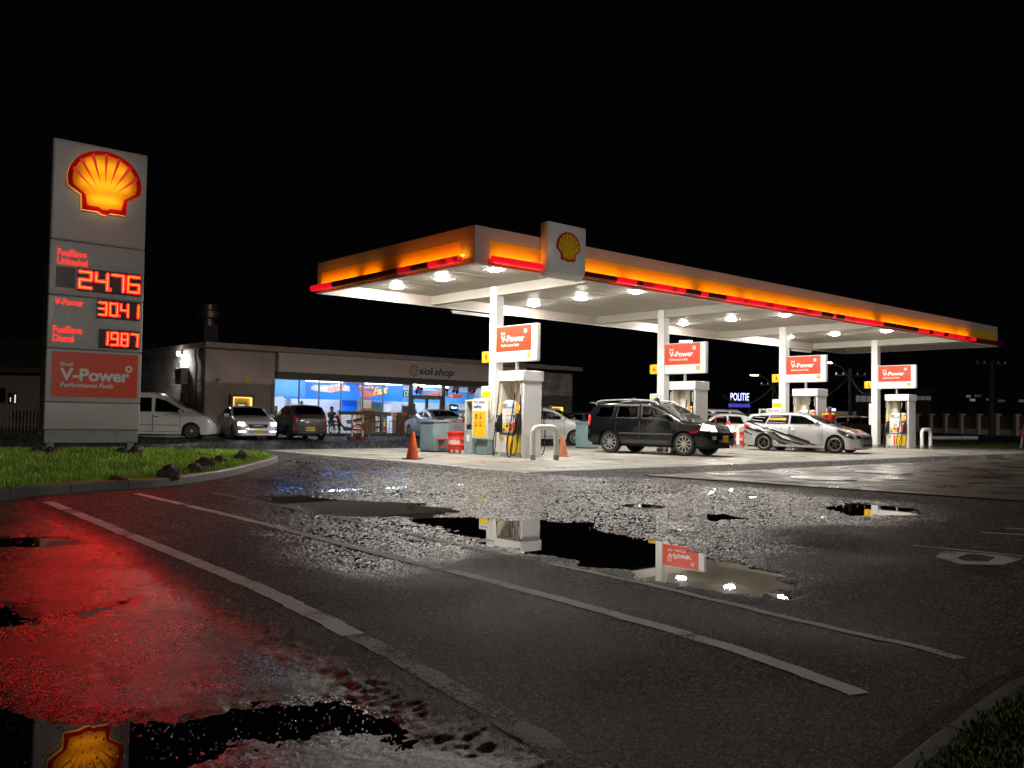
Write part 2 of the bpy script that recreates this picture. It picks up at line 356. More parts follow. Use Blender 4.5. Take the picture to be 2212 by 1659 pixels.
def make_ground():
    a = np.concatenate([np.linspace(-math.pi, -0.74, 30)[:-1], np.linspace(-0.74, 0.74, 1000), np.linspace(0.74, math.pi, 30)[1:]])
    r = np.concatenate([[0.3], np.geomspace(1.0, 30, 960), np.geomspace(31, 700, 45)])
    A, Rr = np.meshgrid(a + YAW, r); X = Rr*np.cos(A); Y = Rr*np.sin(A)
    Z, road, wet, pud = ground_h(X, Y)
    slab = (X > 12.6) & (X < 45.5) & (Y > 13.9) & (Y < 25); Z = np.where(slab, np.minimum(Z, -0.09), Z)
    nr, na = X.shape; V = np.stack([X, Y, Z], -1).reshape(-1, 3)
    i, j = np.meshgrid(np.arange(nr-1), np.arange(na-1), indexing='ij'); q = i*na + j
    F = np.stack([q, q+1, q+na+1, q+na], -1).reshape(-1, 4)[:, ::-1]
    me = bpy.data.meshes.new('ground'); me.vertices.add(len(V)); me.vertices.foreach_set('co', V.ravel())
    me.loops.add(F.size); me.loops.foreach_set('vertex_index', F.ravel().astype(np.int32))
    me.polygons.add(len(F)); me.polygons.foreach_set('loop_start', np.arange(0, F.size, 4, dtype=np.int32))
    me.update(calc_edges=True); me.polygons.foreach_set('use_smooth', np.ones(len(F), bool))
    grain = _hash(np.round(X*5000).astype(np.int64), np.round(Y*5000).astype(np.int64), 123)
    for nm, arr in (('wet', wet), ('road', road), ('grain', grain)):
        at_ = me.attributes.new(nm, 'FLOAT', 'POINT'); at_.data.foreach_set('value', arr.ravel().astype(np.float32))
    me.materials.append(ASPHALT)
    if me.polygons[0].normal.z < 0: me.flip_normals()
    props(link(bpy.data.objects.new('ground', me)), kind='structure')
make_ground()

def water_mat():
    m = bpy.data.materials.new('puddle_water'); m.use_nodes = True; nt = m.node_tree; n = nt.nodes; l = nt.links; b = n['Principled BSDF']
    b.inputs['Base Color'].default_value = (0.006, 0.006, 0.006, 1); b.inputs['IOR'].default_value = 1.36
    tc = n.new('ShaderNodeTexCoord'); nz = n.new('ShaderNodeTexNoise'); nz.inputs['Scale'].default_value = 1.3; nz.inputs['Detail'].default_value = 2; l.new(tc.outputs['Object'], nz.inputs['Vector'])
    mr = n.new('ShaderNodeMapRange'); mr.inputs[3].default_value = 0.004; mr.inputs[4].default_value = 0.02; l.new(nz.outputs[0], mr.inputs[0]); l.new(mr.outputs[0], b.inputs['Roughness'])
    return m
WATER = water_mat()
mb = MB(); c = np.mean(WET, 0)
W2 = [tuple(c + (np.array(p) - c) * 1.12) for p in WET]
mb.add([(x, y, WZ) for x, y in W2], [tuple(range(len(W2)))]); props(mb.build('puddle_water', WATER), kind='structure')
mb = MB(); mb.add([(2.6, -3, RZ), (2.75, 6, RZ), (3.0, 12.6, RZ), (-6, 12.5, RZ), (-6, -3, RZ)], [(0, 1, 2, 3, 4)]); props(mb.build('puddle_water', WATER), kind='structure')

# painted lines, worn
def paint_mat(name, keep, col=(0.82, 0.80, 0.75)):
    """worn road paint: broken through to the surface below"""
    m = bpy.data.materials.new(name); m.use_nodes = True; nt = m.node_tree; n = nt.nodes; l = nt.links; b = n['Principled BSDF']
    tc = n.new('ShaderNodeTexCoord')
    def noise(sc_, d, r=0.6):
        q = n.new('ShaderNodeTexNoise'); q.inputs['Scale'].default_value = sc_; q.inputs['Detail'].default_value = d; q.inputs['Roughness'].default_value = r; l.new(tc.outputs['Object'], q.inputs['Vector']); return q.outputs[0]
    ad = n.new('ShaderNodeMath'); ad.operation = 'ADD'; l.new(noise(60, 5, .7), ad.inputs[0]); l.new(noise(2.2, 4), ad.inputs[1])
    mr = n.new('ShaderNodeMapRange'); mr.inputs[1].default_value = 0.80 - keep; mr.inputs[2].default_value = 0.98 - keep; l.new(ad.outputs[0], mr.inputs[0])
    cr = n.new('ShaderNodeValToRGB'); e = cr.color_ramp.elements; c = np.array(col); e[0].position = .35; e[0].color = (*(c*.72), 1); e[1].position = .65; e[1].color = (*c, 1); l.new(noise(90, 4), cr.inputs[0]); l.new(cr.outputs[0], b.inputs['Base Color'])
    b.inputs['Roughness'].default_value = 0.6
    bp = n.new('ShaderNodeBump'); bp.inputs['Strength'].default_value = 0.5; bp.inputs['Distance'].default_value = 0.01; l.new(noise(110, 4), bp.inputs['Height']); l.new(bp.outputs[0], b.inputs['Normal'])
    tr = n.new('ShaderNodeBsdfTransparent'); mx = n.new('ShaderNodeMixShader'); l.new(mr.outputs[0], mx.inputs[0]); l.new(tr.outputs[0], mx.inputs[1]); l.new(b.outputs[0], mx.inputs[2]); l.new(mx.outputs[0], n['Material Output'].inputs[0])
    return m
PAINT, PAINT_FADED = paint_mat('worn_road_paint', 0.045), paint_mat('faded_road_paint', -0.05, (0.20, 0.19, 0.175))
def strip(pts, wd, m, dz=0.0035, name='road_marking', cap=0.0):
    P = np.array(pts, float); seg = np.r_[0, np.cumsum(np.hypot(*np.diff(P, axis=0).T))]
    t = np.arange(0, seg[-1], 0.06); x = np.interp(t, seg, P[:, 0]); y = np.interp(t, seg, P[:, 1])
    k = max(1, len(t)//14); ker = np.ones(2*k+1)/(2*k+1); xs = np.convolve(np.pad(x, k, 'edge'), ker, 'valid'); ys = np.convolve(np.pad(y, k, 'edge'), ker, 'valid')
    dx, dy = np.gradient(xs), np.gradient(ys); ln = np.hypot(dx, dy); nx, ny = -dy/ln, dx/ln
    rows = []
    for s_ in (-1, -0.5, 0, 0.5, 1):
        e = wd/2*s_ + (vnoise(xs*13, ys*13, 40) - 0.5) * 0.02 * abs(s_); X = xs + nx*e; Y = ys + ny*e
        gb_ = ground_base(X, Y); rows.append(np.stack([X, Y, gb_[0] + dz + 0.006*gb_[2]], -1))
    mb = MB(); mb.grid(np.array(rows)); o = mb.build(name, m); props(o, kind='structure')
    if o.data.polygons[0].normal.z < 0: o.data.flip_normals()
L_ = lambda q: [gnd(x, y, -0.066) for x, y in q]
strip(L_([(98,1082),(380,1197),(560,1270),(700,1338),(800,1390)]), 0.13, PAINT)
strip(L_([(760,1369),(930,1460),(1060,1535),(1210,1625),(1260,1659),(1500,1800)]), 0.12, PAINT_FADED)
strip(L_([(285,1064),(600,1138),(900,1214),(1200,1292),(1500,1375),(1750,1450),(1860,1492),(1930,1537)]), 0.11, PAINT)
strip(L_([(450,1063),(600,1090),(760,1122),(1060,1190),(1180,1215)]), 0.09, PAINT_FADED)
strip(L_([(1180,1215),(1400,1262),(1620,1315),(1850,1370),(1990,1398),(2060,1415),(2105,1438)]), 0.075, PAINT)
# large painted letter and bars at the right
strip(L_([(1968,1178),(2212,1202),(2330,1214)]), 0.07, PAINT)
oq, iq = [(2020,1203),(2038,1190),(2140,1197),(2214,1206),(2166,1221),(2076,1219)], [(2066,1206),(2091,1196),(2120,1198),(2150,1204),(2136,1213),(2086,1212)]
mb = MB(); mb.add([(*gnd(a, b, -.062), -.0612) for a, b in oq + iq], [(i, (i+1) % 6, (i+1) % 6 + 6, i + 6) for i in range(6)]); o = mb.build('road_marking', PAINT); props(o, kind='structure')
if o.data.polygons[0].normal.z < 0: o.data.flip_normals()
strip(L_([(2118,1150),(2212,1156),(2320,1165)]), 0.09, PAINT); strip(L_([(2168,1141),(2260,1146)]), 0.07, PAINT)
# forecourt slab
def concrete_mat(name, c, wetk, spots=True):
    m = bpy.data.materials.new(name); m.use_nodes = True; nt = m.node_tree; n = nt.nodes; l = nt.links; b = n['Principled BSDF']
    tc = n.new('ShaderNodeTexCoord')
    def noise(s, d, r=0.55):
        q = n.new('ShaderNodeTexNoise'); q.inputs['Scale'].default_value = s; q.inputs['Detail'].default_value = d; q.inputs['Roughness'].default_value = r; l.new(tc.outputs['Object'], q.inputs['Vector']); return q.outputs[0]
    cr = n.new('ShaderNodeValToRGB'); e = cr.color_ramp.elements; c = np.array(c)
    e[0].position = 0.32; e[0].color = (*(c*0.55), 1); e[1].position = 0.66; e[1].color = (*(c*1.1), 1)
    l.new(noise(0.55, 8, 0.68), cr.inputs[0]); l.new(cr.outputs[0], b.inputs['Base Color'])
    mr = n.new('ShaderNodeMapRange'); mr.inputs[1].default_value = 0.4; mr.inputs[2].default_value = 0.66; mr.inputs[3].default_value = 0.62; mr.inputs[4].default_value = wetk
    l.new(noise(0.8, 6, 0.6), mr.inputs[0]); l.new(mr.outputs[0], b.inputs['Roughness'])
    bp = n.new('ShaderNodeBump'); bp.inputs['Strength'].default_value = 0.25; bp.inputs['Distance'].default_value = 0.01; l.new(noise(70, 4), bp.inputs['Height']); l.new(bp.outputs[0], b.inputs['Normal'])
    return m
CONC = concrete_mat('forecourt_concrete', (0.33, 0.31, 0.27), 0.22); CONC_WET = concrete_mat('wet_concrete', (0.12, 0.10, 0.08), 0.14)
KERBM = concrete_mat('kerb_concrete', (0.16, 0.157, 0.15), 0.5)
SX0, SX1, SY0, SY1 = 12.2, 45.9, 13.55, 25.6
mb = MB(); o1 = [(SX0, SY0), (SX1, SY0), (SX1, SY1), (SX0, SY1)]; o2 = [(SX0-.12, SY0-.12), (SX1+.12, SY0-.12), (SX1+.12, SY1+.12), (SX0-.12, SY1+.12)]
mb.add([(x, y, 0) for x, y in o1] + [(x, y, -0.075) for x, y in o2], [(0, 1, 2, 3)] + [(i, i+4, (i+1) % 4 + 4, (i+1) % 4) for i in range(4)])
props(mb.build('forecourt_slab', CONC), kind='structure')
JOINT = mat('slab_joint', (0.05, 0.045, 0.04), 0.8)
mb = MB()
for x in np.arange(16.2, 45, 3.83): mb.box(x-.012, x+.012, SY0+.3, SY1-.3, 0.0, 0.002)
for y in (16.6, 19.6, 22.6): mb.box(SX0+.3, SX1-.3, y-.012, y+.012, 0.0005, 0.0025)
props(mb.build('slab_joint', JOINT), kind='structure')
LINEW = paint_mat('slab_line_paint', 0.12)
mb = MB()
for (x0, x1, y0, y1) in ((SX0+.1, SX1-.1, 14.35, 14.43), (SX0+.05, SX0+.13, SY0+.1, SY1-.1), (15.6, 18.1, 16.0, 16.07), (23.3, 25.8, 16.0, 16.07), (31, 33.4, 16.0, 16.07), (38.6, 41, 16.0, 16.07)): mb.box(x0, x1, y0, y1, 0.001, 0.004)
props(mb.build('road_marking', LINEW), kind='structure')
# tank slab with two fill covers
TZ = -0.045
mb = MB(); q = [(14.25, 12.2), (34, 12.35), (30, 3.2), (15.0, 3.4)]
mb.add([(x, y, TZ) for x, y in q] + [(x, y, -0.12) for x, y in q], [(0, 1, 2, 3)] + [(i, i+4, (i+1) % 4 + 4, (i+1) % 4) for i in range(4)])
o = mb.build('tank_slab', CONC_WET); props(o, kind='structure')
if o.data.polygons[0].normal.z < 0: o.data.flip_normals()
mb = MB()
for a, b_ in (((14.6, 11.9), (20.5, 11.95)), ((14.6, 11.9), (14.95, 6.4)), ((16.2, 8.6), (17.6, 8.2)), ((17.2, 10.9), (20, 10.9)), ((15.3, 10.2), (16.0, 8.9)), ((17.6, 7.4), (18.4, 6.4))):
    a, b_ = np.array(a), np.array(b_); d = (b_-a)/np.linalg.norm(b_-a); nrm = np.array([-d[1], d[0]])*0.05
    mb.add([(*(a+nrm), TZ+.004), (*(b_+nrm), TZ+.004), (*(b_-nrm), TZ+.004), (*(a-nrm), TZ+.004)], [(0, 1, 2, 3)])
props(mb.build('road_marking', paint_mat('tank_line_paint', 0.08)), kind='structure')
LIDM = mat('cover_concrete', (0.55, 0.53, 0.48), 0.35, var=0.15)
for (x, y), lab in (((16.75, 9.6), 'round pale tank cover set in the wet slab, the nearer one'), ((20.1, 10.0), 'round pale tank cover set in the wet slab, the farther one')):
    t = thing('manhole_cover', lab, 'manhole cover', (x, y, TZ), 0, 'round tank covers in the forecourt')
    mb = MB(); mb.lathe([(0.56, 0.0), (0.56, 0.025), (0.53, 0.03), (0, 0.032)], n=40); mb.build('lid', LIDM, t)
    mb = MB(); mb.lathe([(0.65, 0.0), (0.65, 0.018), (0.58, 0.02), (0.58, 0.0)], n=40); mb.build('ring', STEEL, t)

# ------------------------------------------------------------ grass island with kerb
KERB = [(-12, 8.2), (-6, 10.2), (0, 12.35), (2.64, 13.27), (3.95, 13.84), (5.07, 14.18), (6.64, 15.59), (7.6, 16.8), (8.48, 18.0), (9.46, 19.36), (10.2, 20.6), (10.55, 22), (10.3, 23.6), (9.4, 24.9), (7.5, 25.8), (4, 26.4), (-2, 27), (-16, 28)]
def spline(P, n=14):
    P = np.array(P, float); out = []
    for k in range(len(P)-1):
        p0, p1, p2, p3 = P[max(k-1, 0)], P[k], P[k+1], P[min(k+2, len(P)-1)]
        for t in np.linspace(0, 1, n, endpoint=False): out.append(0.5*((2*p1) + (-p0+p2)*t + (2*p0-5*p1+4*p2-p3)*t*t + (-p0+3*p1-3*p2+p3)*t**3))
    return np.array(out + [P[-1]])
def kerb_run(path, name, inner, h=0.07, wd=0.17):
    d = np.gradient(path, axis=0); d /= np.linalg.norm(d, axis=1)[:, None]; nrm = np.stack([-d[:, 1], d[:, 0]], -1) * inner
    gb = ground_base(path[:, 0], path[:, 1])[0]
    prof = [(0, None), (0.015, h-0.025), (0.04, h), (wd, h), (wd, h-0.2)]
    rows = []
    for (e, z) in prof:
        q = path + nrm*e; rows.append(np.stack([q[:, 0], q[:, 1], (gb - 0.08) if z is None else np.full(len(q), z)], -1))
    mb = MB(); mb.grid(np.array(rows)); o = mb.build(name, KERBM, sharp=30); props(o, kind='structure')
    ar = np.r_[0, np.cumsum(np.hypot(*np.diff(path, axis=0).T))]; mj = MB()
    for t_ in np.arange(0.4, ar[-1], 0.95):                       # mortar joints between kerb stones
        k = int(np.argmin(abs(ar - t_))); a, n_, d_ = path[k], nrm[k], d[k]*0.007
        q = [(a + n_*e + d_*sg, z) for e, z in ((-.003, h-.16), (.012, h-.022), (.04, h+.0025), (wd-.01, h+.0025)) for sg in (-1, 1)]
        mj.add([(p[0], p[1], z) for p, z in q], [(0, 1, 3, 2), (2, 3, 5, 4), (4, 5, 7, 6)])
    props(mj.build('kerb_joint', mat('kerb_mortar', (.03, .028, .025), .9)), kind='structure'); return path + nrm*(wd-0.03)
kp = spline(KERB); inner = kerb_run(kp, 'kerb', 1)
GP = [tuple(p) for p in inner[::4]] + [(-30, 28), (-30, 2)]
def mound(X, Y):
    d = sdist(X, Y, GP); return 0.045 + 0.15 * smooth(0, 5.5, d) + 0.05*(fbm(X*1.3, Y*1.3, 50)-0.5)*smooth(0, 0.6, d), d
gx, gy = np.meshgrid(np.arange(-16, 11, 0.12), np.arange(8, 28.4, 0.12)); mz, md = mound(gx, gy)
mb = MB(); idx = -np.ones(gx.shape, int); V = []
ok = md > -0.05
for i, j in zip(*np.where(ok)): idx[i, j] = len(V); V.append((gx[i, j], gy[i, j], mz[i, j] - (0.0 if md[i, j] > 0.05 else 0.03)))
F = [(idx[i, j], idx[i, j+1], idx[i+1, j+1], idx[i+1, j]) for i in range(gx.shape[0]-1) for j in range(gx.shape[1]-1) if min(idx[i, j], idx[i, j+1], idx[i+1, j+1], idx[i+1, j]) >= 0]
mb.add(V, F, True); SOIL = mat('grass_soil', (0.045, 0.075, 0.016), 0.9, var=0.4, scale=3, bump=0.5, bscale=30)
props(mb.build('soil', SOIL), kind='structure')
def grass(name, X, Y, Z, hmin, hmax, m, ws=1.0):
    n = len(X); a = rng.uniform(0, 2*math.pi, n); h = rng.uniform(hmin, hmax, n); wv = rng.uniform(0.006, 0.012, n)*ws
    lx, ly = rng.normal(0, 0.35, n)*h, rng.normal(0, 0.35, n)*h
    b0 = np.stack([X - np.cos(a)*wv, Y - np.sin(a)*wv, Z - 0.01], -1); b1 = np.stack([X + np.cos(a)*wv, Y + np.sin(a)*wv, Z - 0.01], -1)
    m1 = np.stack([X + lx*0.4, Y + ly*0.4, Z + h*0.6], -1); tp = np.stack([X + lx, Y + ly, Z + h], -1)
    V = np.stack([b0, b1, m1 + (b1-b0)*0.35, m1 - (b1-b0)*0.35, tp], 1).reshape(-1, 3); k = np.arange(n)*5
    me = bpy.data.meshes.new(name); q = np.stack([k, k+1, k+2, k+3], -1); t = np.stack([k+3, k+2, k+4], -1)
    me.from_pydata(V.tolist(), [], q.tolist() + t.tolist()); me.materials.append(m)
    return props(link(bpy.data.objects.new(name, me)), 'short bright green grass growing on the kerbed island' if name == 'grass' and X.mean() < 4 else 'dark green grass verge behind the near kerb at the lower right', 'grass', kind='stuff')
GRASSM = mat('grass_blade', (0.26, 0.46, 0.045), 0.55, var=0.4, scale=1.2, spec=0.3)
n = 90000; X = rng.uniform(-9, 10.5, n); Y = rng.uniform(10, 27, n); X[:42000] = rng.uniform(0.5, 10.5, 42000); Y[:42000] = rng.uniform(12.5, 23.5, 42000)
z_, d_ = mound(X, Y); keep = (d_ > 0.02) & ((fbm(X*1.1, Y*1.1, 60) + rng.uniform(0, 0.4, n)) > 0.42)
grass('grass', X[keep], Y[keep], z_[keep], 0.04, 0.13, GRASSM)
# near right corner: kerb and verge
kr = spline([(1.2, 1.22), (2.0, 1.34), (3.0, 1.47), (3.6, 1.54), (4.3, 1.60), (5.0, 1.58), (6.2, 1.45), (9, 1.0)])
inn = kerb_run(kr, 'kerb', -1, h=-0.035, wd=0.13)
gx = np.linspace(0, 1, 40); V = []; rows = []
for t in np.linspace(0, 1, 12): rows.append(np.stack([inn[:, 0] + t*1.2, inn[:, 1] - t*2.2, np.full(len(inn), -0.035 + 0.03*t)], -1))
mb = MB(); mb.grid(np.array(rows)); props(mb.build('soil', SOIL), kind='structure')
n = 40000; k = rng.integers(0, len(inn), n); t = rng.uniform(0.03, 0.75, n)**1.2
X = inn[k, 0] + t*1.2 + rng.normal(0, 0.03, n); Y = inn[k, 1] - t*2.2 + rng.normal(0, 0.03, n)
grass('grass', X, Y, np.full(n, -0.035) + 0.03*t, 0.012, 0.035, mat('verge_blade', (0.07, 0.10, 0.02), 0.6, var=0.5, scale=3, spec=0.2), 0.5)
# rocks on the island
ROCKM = mat('lava_rock', (0.055, 0.042, 0.034), 0.85, var=0.35, scale=9, bump=0.8, bscale=25)
def rock(x, y, r, lab, sq=0.75, seed=0):
    bm = bmesh.new(); bmesh.ops.create_icosphere(bm, subdivisions=4, radius=1.0)
    rr = random.Random(seed); off = Vector((rr.uniform(0, 50), rr.uniform(0, 50), rr.uniform(0, 50)))
    from mathutils import noise as N
    for v in bm.verts:
        p = v.co.copy(); k = 1 + 0.28*N.noise(p*1.3 + off) + 0.22*N.noise(p*2.7 + off) + 0.10*N.noise(p*7 + off)
        v.co = Vector((p.x*k*r, p.y*k*r*0.85, p.z*k*r*sq))
    me = bpy.data.meshes.new('rock'); bm.to_mesh(me); bm.free(); me.materials.append(ROCKM)
    me.polygons.foreach_set('use_smooth', [True]*len(me.polygons)); me.set_sharp_from_angle(angle=R(45))
    o = link(bpy.data.objects.new('rock', me)); zz = float(mound(np.array([x]), np.array([y]))[0][0])
    o.location = (x, y, zz + r*sq*0.45); o.rotation_euler = (0, 0, rr.uniform(0, 6)); props(o, lab, 'rock', 'dark lava rocks on the grass island')
def isl(px, py, z=0.12): return gnd(px, py, z)
for k, (px, py, r, sq, lab) in enumerate([
    (396, 1034, .22, .8, 'lone round dark rock beside the kerb on the grass island'),
    (448, 1022, .20, .75, 'front left rock of the touching pair on the grass near the kerb'),
    (472, 1016, .23, .85, 'larger back rock of the touching pair on the grass near the kerb'),
    (501, 1005, .19, .85, 'pointed rock just right of the touching pair of rocks'),
    (545, 985, .22, .9, 'tall rock at the far tip of the grass island'),
    (548, 995, .19, .5, 'low flat rock in front of the tall rock at the island tip'),
    (392, 969, .24, .6, 'flat brown rock at the back edge of the grass island below the van'),
    (288, 1041, .24, .35, 'flat half buried rock in the front grass by the kerb'),
    (432, 974, .13, .5, 'small rock at the back edge of the grass island under the white saloon'),
    (86, 975, .22, .8, 'rock left of the left sign post'),
    (112, 974, .20, .75, 'rock right of the left sign post'),
    (265, 972, .20, .7, 'rock left of the right sign post'),
    (293, 971, .22, .8, 'rock right of the right sign post'),
]):
    z0 = 0.18 if py < 990 else 0.05
    x, y = gnd(px, py, z0)
    if k >= 9: x, y = at(px, 18.55 + (k >= 11)*1.2, py)
    if k < 6 or k == 7: x, y = x - .12, y + .30
    rock(x, y, r*(.8 if k != 7 else .65), lab, sq, k + 3)
# ============================================================ EMBLEM, SIGNS
def wpart(mb, name, mats, t, **k):
    """part modelled in world coordinates under an unrotated Empty (or under a part of one)"""
    o = mb.build(name, mats, t, **k)
    if t.type == 'EMPTY': o.location = -t.location
    return o
def shell_outline(s=1.0, inset=0.0):
    R_ = 1.0 - inset; pts = []
    for a in np.linspace(-14, 194, 40): pts.append((math.cos(R(a))*R_, 0.12 + math.sin(R(a))*R_*0.90))
    k = inset
    pts += [(-0.62+k*.75, -0.32+k*.15), (-0.60+k*1.05, -0.74+k), (-0.16, -0.74+k), (-0.07, -0.80+k), (0.07, -0.80+k), (0.16, -0.74+k), (0.60-k*1.05, -0.74+k), (0.62-k*.75, -0.32+k*.15)]
    return [(x*s, y*s) for x, y in pts]
EM_RED, EM_YEL = mat('emblem_red', (0.62, 0.02, 0.02), 0.35), mat('emblem_yellow', (0.85, 0.5, 0.02), 0.35)
def emblem(c, ux, uz, s, parent, d=0.03, mr=None, my=None, world=True, name='emblem', simple=False):
    """raised scallop badge; normal = ux x uz"""
    c, ux, uz = map(lambda q: np.array(q, float), (c, ux, uz)); nn = np.cross(ux, uz)
    f = lambda a, b, h=0.0: tuple(c + ux*a + uz*b + nn*h)
    mb = MB(); mb.prism(shell_outline(s), lambda a, b: f(a, b, 0), nn*d)
    o = (wpart if world else MB.build)(mb, name, mr or EM_RED, parent)
    mb = MB(); mb.prism(shell_outline(s, 0.13), lambda a, b: f(a, b, d), nn*0.003); mb.build('emblem_field', my or EM_YEL, o)
    if not simple:
        mb = MB()
        for k in range(7):
            a = R(90 + (k-3)*23.5); ca, sa = math.cos(a), math.sin(a); w_ = 0.042
            tip = (0.30*ca*s*0.9, (-0.28 + 0.30*sa)*s); e0 = (0.9*ca, 0.12 + 0.80*sa)
            mb.prism([tip, ((e0[0]+sa*w_)*s, (e0[1]-ca*w_)*s), ((e0[0]-sa*w_)*s, (e0[1]+ca*w_)*s)], lambda p, q: f(p, q, d+0.003), nn*0.003)
        mb.build('emblem_rib', mr or EM_RED, o)
    return o
SEG = {'0': 'abcdef', '1': 'bc', '2': 'abged', '3': 'abgcd', '4': 'fgbc', '5': 'afgcd', '6': 'afgedc', '7': 'abc', '8': 'abcdefg', '9': 'abcdfg'}
def digit(mb, ch, x, z, w, h, st, f):
    if ch == '.': mb.prism([(x, z), (x+st*1.4, z), (x+st*1.4, z+st*1.4), (x, z+st*1.4)], f, (0, -0.004, 0)); return
    lo, hi, mi = z, z+h, z+h/2; q = {'a': (x, hi-st, x+w, hi), 'g': (x, mi-st/2, x+w, mi+st/2), 'd': (x, lo, x+w, lo+st), 'f': (x, mi, x+st, hi), 'e': (x, lo, x+st, mi), 'b': (x+w-st, mi, x+w, hi), 'c': (x+w-st, lo, x+w, mi)}
    for s in SEG[ch]:
        a, b, c, d = q[s]; k = st*0.28
        mb.prism([(a+k, b), (c-k, b), (c, b+k), (c, d-k), (c-k, d), (a+k, d), (a, d-k), (a, b+k)], f, (0, -0.004, 0))
def price(txt, x0, x1, z0, z1, parent, name='price_display'):
    mb = MB(); mb.box(x0-.02, x1+.02, 20.355, 20.395, z0-.05, z1+.05); o = wpart(mb, name, mat('display_black', (0.02, 0.006, 0.006), 0.3), parent)
    n = len(txt) - 1; st = (z1-z0)*0.13; gap = st*1.0; w_ = (x1-x0-gap*(n-1)) / n; x = x0
    dig = [c for c in txt if c != '.']; dot = txt.index('.')
    for k, c in enumerate(dig):
        mb = MB(); digit(mb, c, x, z0, w_, z1-z0, st, lambda a, b: (a, 20.354, b))  # wide red stroke imitates the halo around the narrower lit core
        mb.mat(1); digit(mb, c, x+st*.27, z0+st*.27, w_-st*.54, z1-z0-st*.54, st*.46, lambda a, b: (a, 20.3495, b)); mb.mat(0)
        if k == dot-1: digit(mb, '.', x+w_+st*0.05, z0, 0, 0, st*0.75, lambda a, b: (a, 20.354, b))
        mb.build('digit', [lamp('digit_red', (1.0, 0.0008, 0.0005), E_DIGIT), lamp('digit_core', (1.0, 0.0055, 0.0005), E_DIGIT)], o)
        x += w_ + gap
    return o
def ring(mb, c, ux, uz, r, rin, n=16, dep=0.0):
    c, ux, uz = map(lambda q: np.array(q, float), (c, ux, uz)); nn = np.cross(ux, uz)*dep
    V = [c + nn + (ux*math.cos(2*math.pi*i/n) + uz*math.sin(2*math.pi*i/n))*q for i in range(n) for q in (r, rin)]
    mb.add(V, [(2*i, 2*((i+1) % n), 2*((i+1) % n)+1, 2*i+1) for i in range(n)])
def brand_face(t, o, ux, uz, wd, ht, L, world=True):
    """red board with white lettering; L: layout fractions"""
    ux, uz, o = np.array(ux, float), np.array(uz, float), np.array(o, float); nn = np.cross(ux, uz)
    at_ = lambda u_, v_, h=0: tuple(o + ux*wd*u_ + uz*ht*(1-v_) + nn*h)
    bl = wpart if world else MB.build
    mb = MB(); a, b, c, d = L['red']; mb.prism([(a, b), (c, b), (c, d), (a, d)], lambda u_, v_: at_(u_, v_, 0), nn*0.006)
    face = bl(mb, 'red_board', SIGNRED, t)
    mb = MB()
    for s, (u0, u1, v0, v1), bold, sh in L['txt']:
        mb.text(s, at_(u0, v1, 0.0085), ux, uz, (u1-u0)*wd, (v1-v0)*ht, bold, sh)
    u_, v_, r_ = L['ring']; ring(mb, at_(u_, v_, 0.0085), ux, uz, r_*wd, r_*wd*0.42)
    mb.build('lettering', WHITE_CLEAN, face)
    return face

# ------------------------------------------------------------ price pylon
PY, PX0, PX1 = 20.40, 4.82, 6.76
PANEL = mat('pylon_panel', (0.43, 0.43, 0.425), 0.42, var=0.05, dirt=0.12, scale=1.5, dirtcol=(0.35, 0.33, 0.3))
t = thing('pylon_sign', 'tall grey price sign on two posts with a lit scallop emblem and red price figures', 'price sign', (5.79, 20.62, 0.10))
for (a, b, nm) in ((4.708, 6.86, 'emblem_panel'), (3.545, 4.70, 'price_panel'), (2.415, 3.537, 'price_panel'), (1.285, 2.407, 'brand_panel'), (0.70, 1.277, 'lower_panel')):
    mb = MB(); mb.box(PX0, PX1, PY, PY+.42, a, b); wpart(mb, nm, PANEL, t, bevel=0.03 if nm != 'emblem_panel' else 0.05, seg=3)
    if nm == 'price_panel':
        mb = MB(); zt_ = b-.10; zb_ = a+.06
        mb.box(PX0+.12, PX1-.10, PY-.004, PY+.02, zb_, zt_); wpart(mb, 'price_board', mat('price_board', (0.42, 0.42, 0.41), 0.3), t)
mb = MB(); mb.box(PX0+.015, PX1-.015, PY+.03, PY+.39, 0.78, 6.8); wpart(mb, 'cabinet', mat('pylon_core', (0.12, 0.12, 0.12), 0.6), t)
mb = MB(); mb.box(PX0+.03, PX1-.02, PY+.05, PY+.36, 0.42, 0.70); wpart(mb, 'plinth', GREY, t, bevel=.01)
for x in (PX0+.10, PX1-.22):
    mb = MB(); mb.box(x, x+.14, PY+.12, PY+.28, 0.0, 0.43); wpart(mb, 'post', GREY, t, bevel=.008)
# backlit emblem: translucent face lit from inside by a tube near its foot
def translucent(name, col):
    m = bpy.data.materials.new(name); m.use_nodes = True; n = m.node_tree.nodes; l = m.node_tree.links; n.remove(n['Principled BSDF'])
    tr = n.new('ShaderNodeBsdfTranslucent'); tr.inputs[0].default_value = (*col, 1); df = n.new('ShaderNodeBsdfDiffuse'); df.inputs[0].default_value = (*(np.array(col)*0.6), 1)
    mx = n.new('ShaderNodeMixShader'); mx.inputs[0].default_value = 0.3; l.new(tr.outputs[0], mx.inputs[1]); l.new(df.outputs[0], mx.inputs[2]); l.new(mx.outputs[0], n['Material Output'].inputs[0]); return m
EC = np.array([5.83, PY-.16, 5.95]); ES = 0.755
nn = np.array([0, -1.0, 0])
fE = lambda a, b, y=0: (EC[0]+a, EC[1]+y, EC[2]+b)
mb = MB(); O = shell_outline(ES); I = shell_outline(ES, 0.13)
n_ = len(O)
mb.add([fE(*p) for p in O] + [fE(*p) for p in I], [(i, (i+1) % n_, (i+1) % n_ + n_, i+n_) for i in range(n_)])
emb = wpart(mb, 'emblem', translucent('emblem_red_plastic', (0.75, 0.008, 0.012)), t)
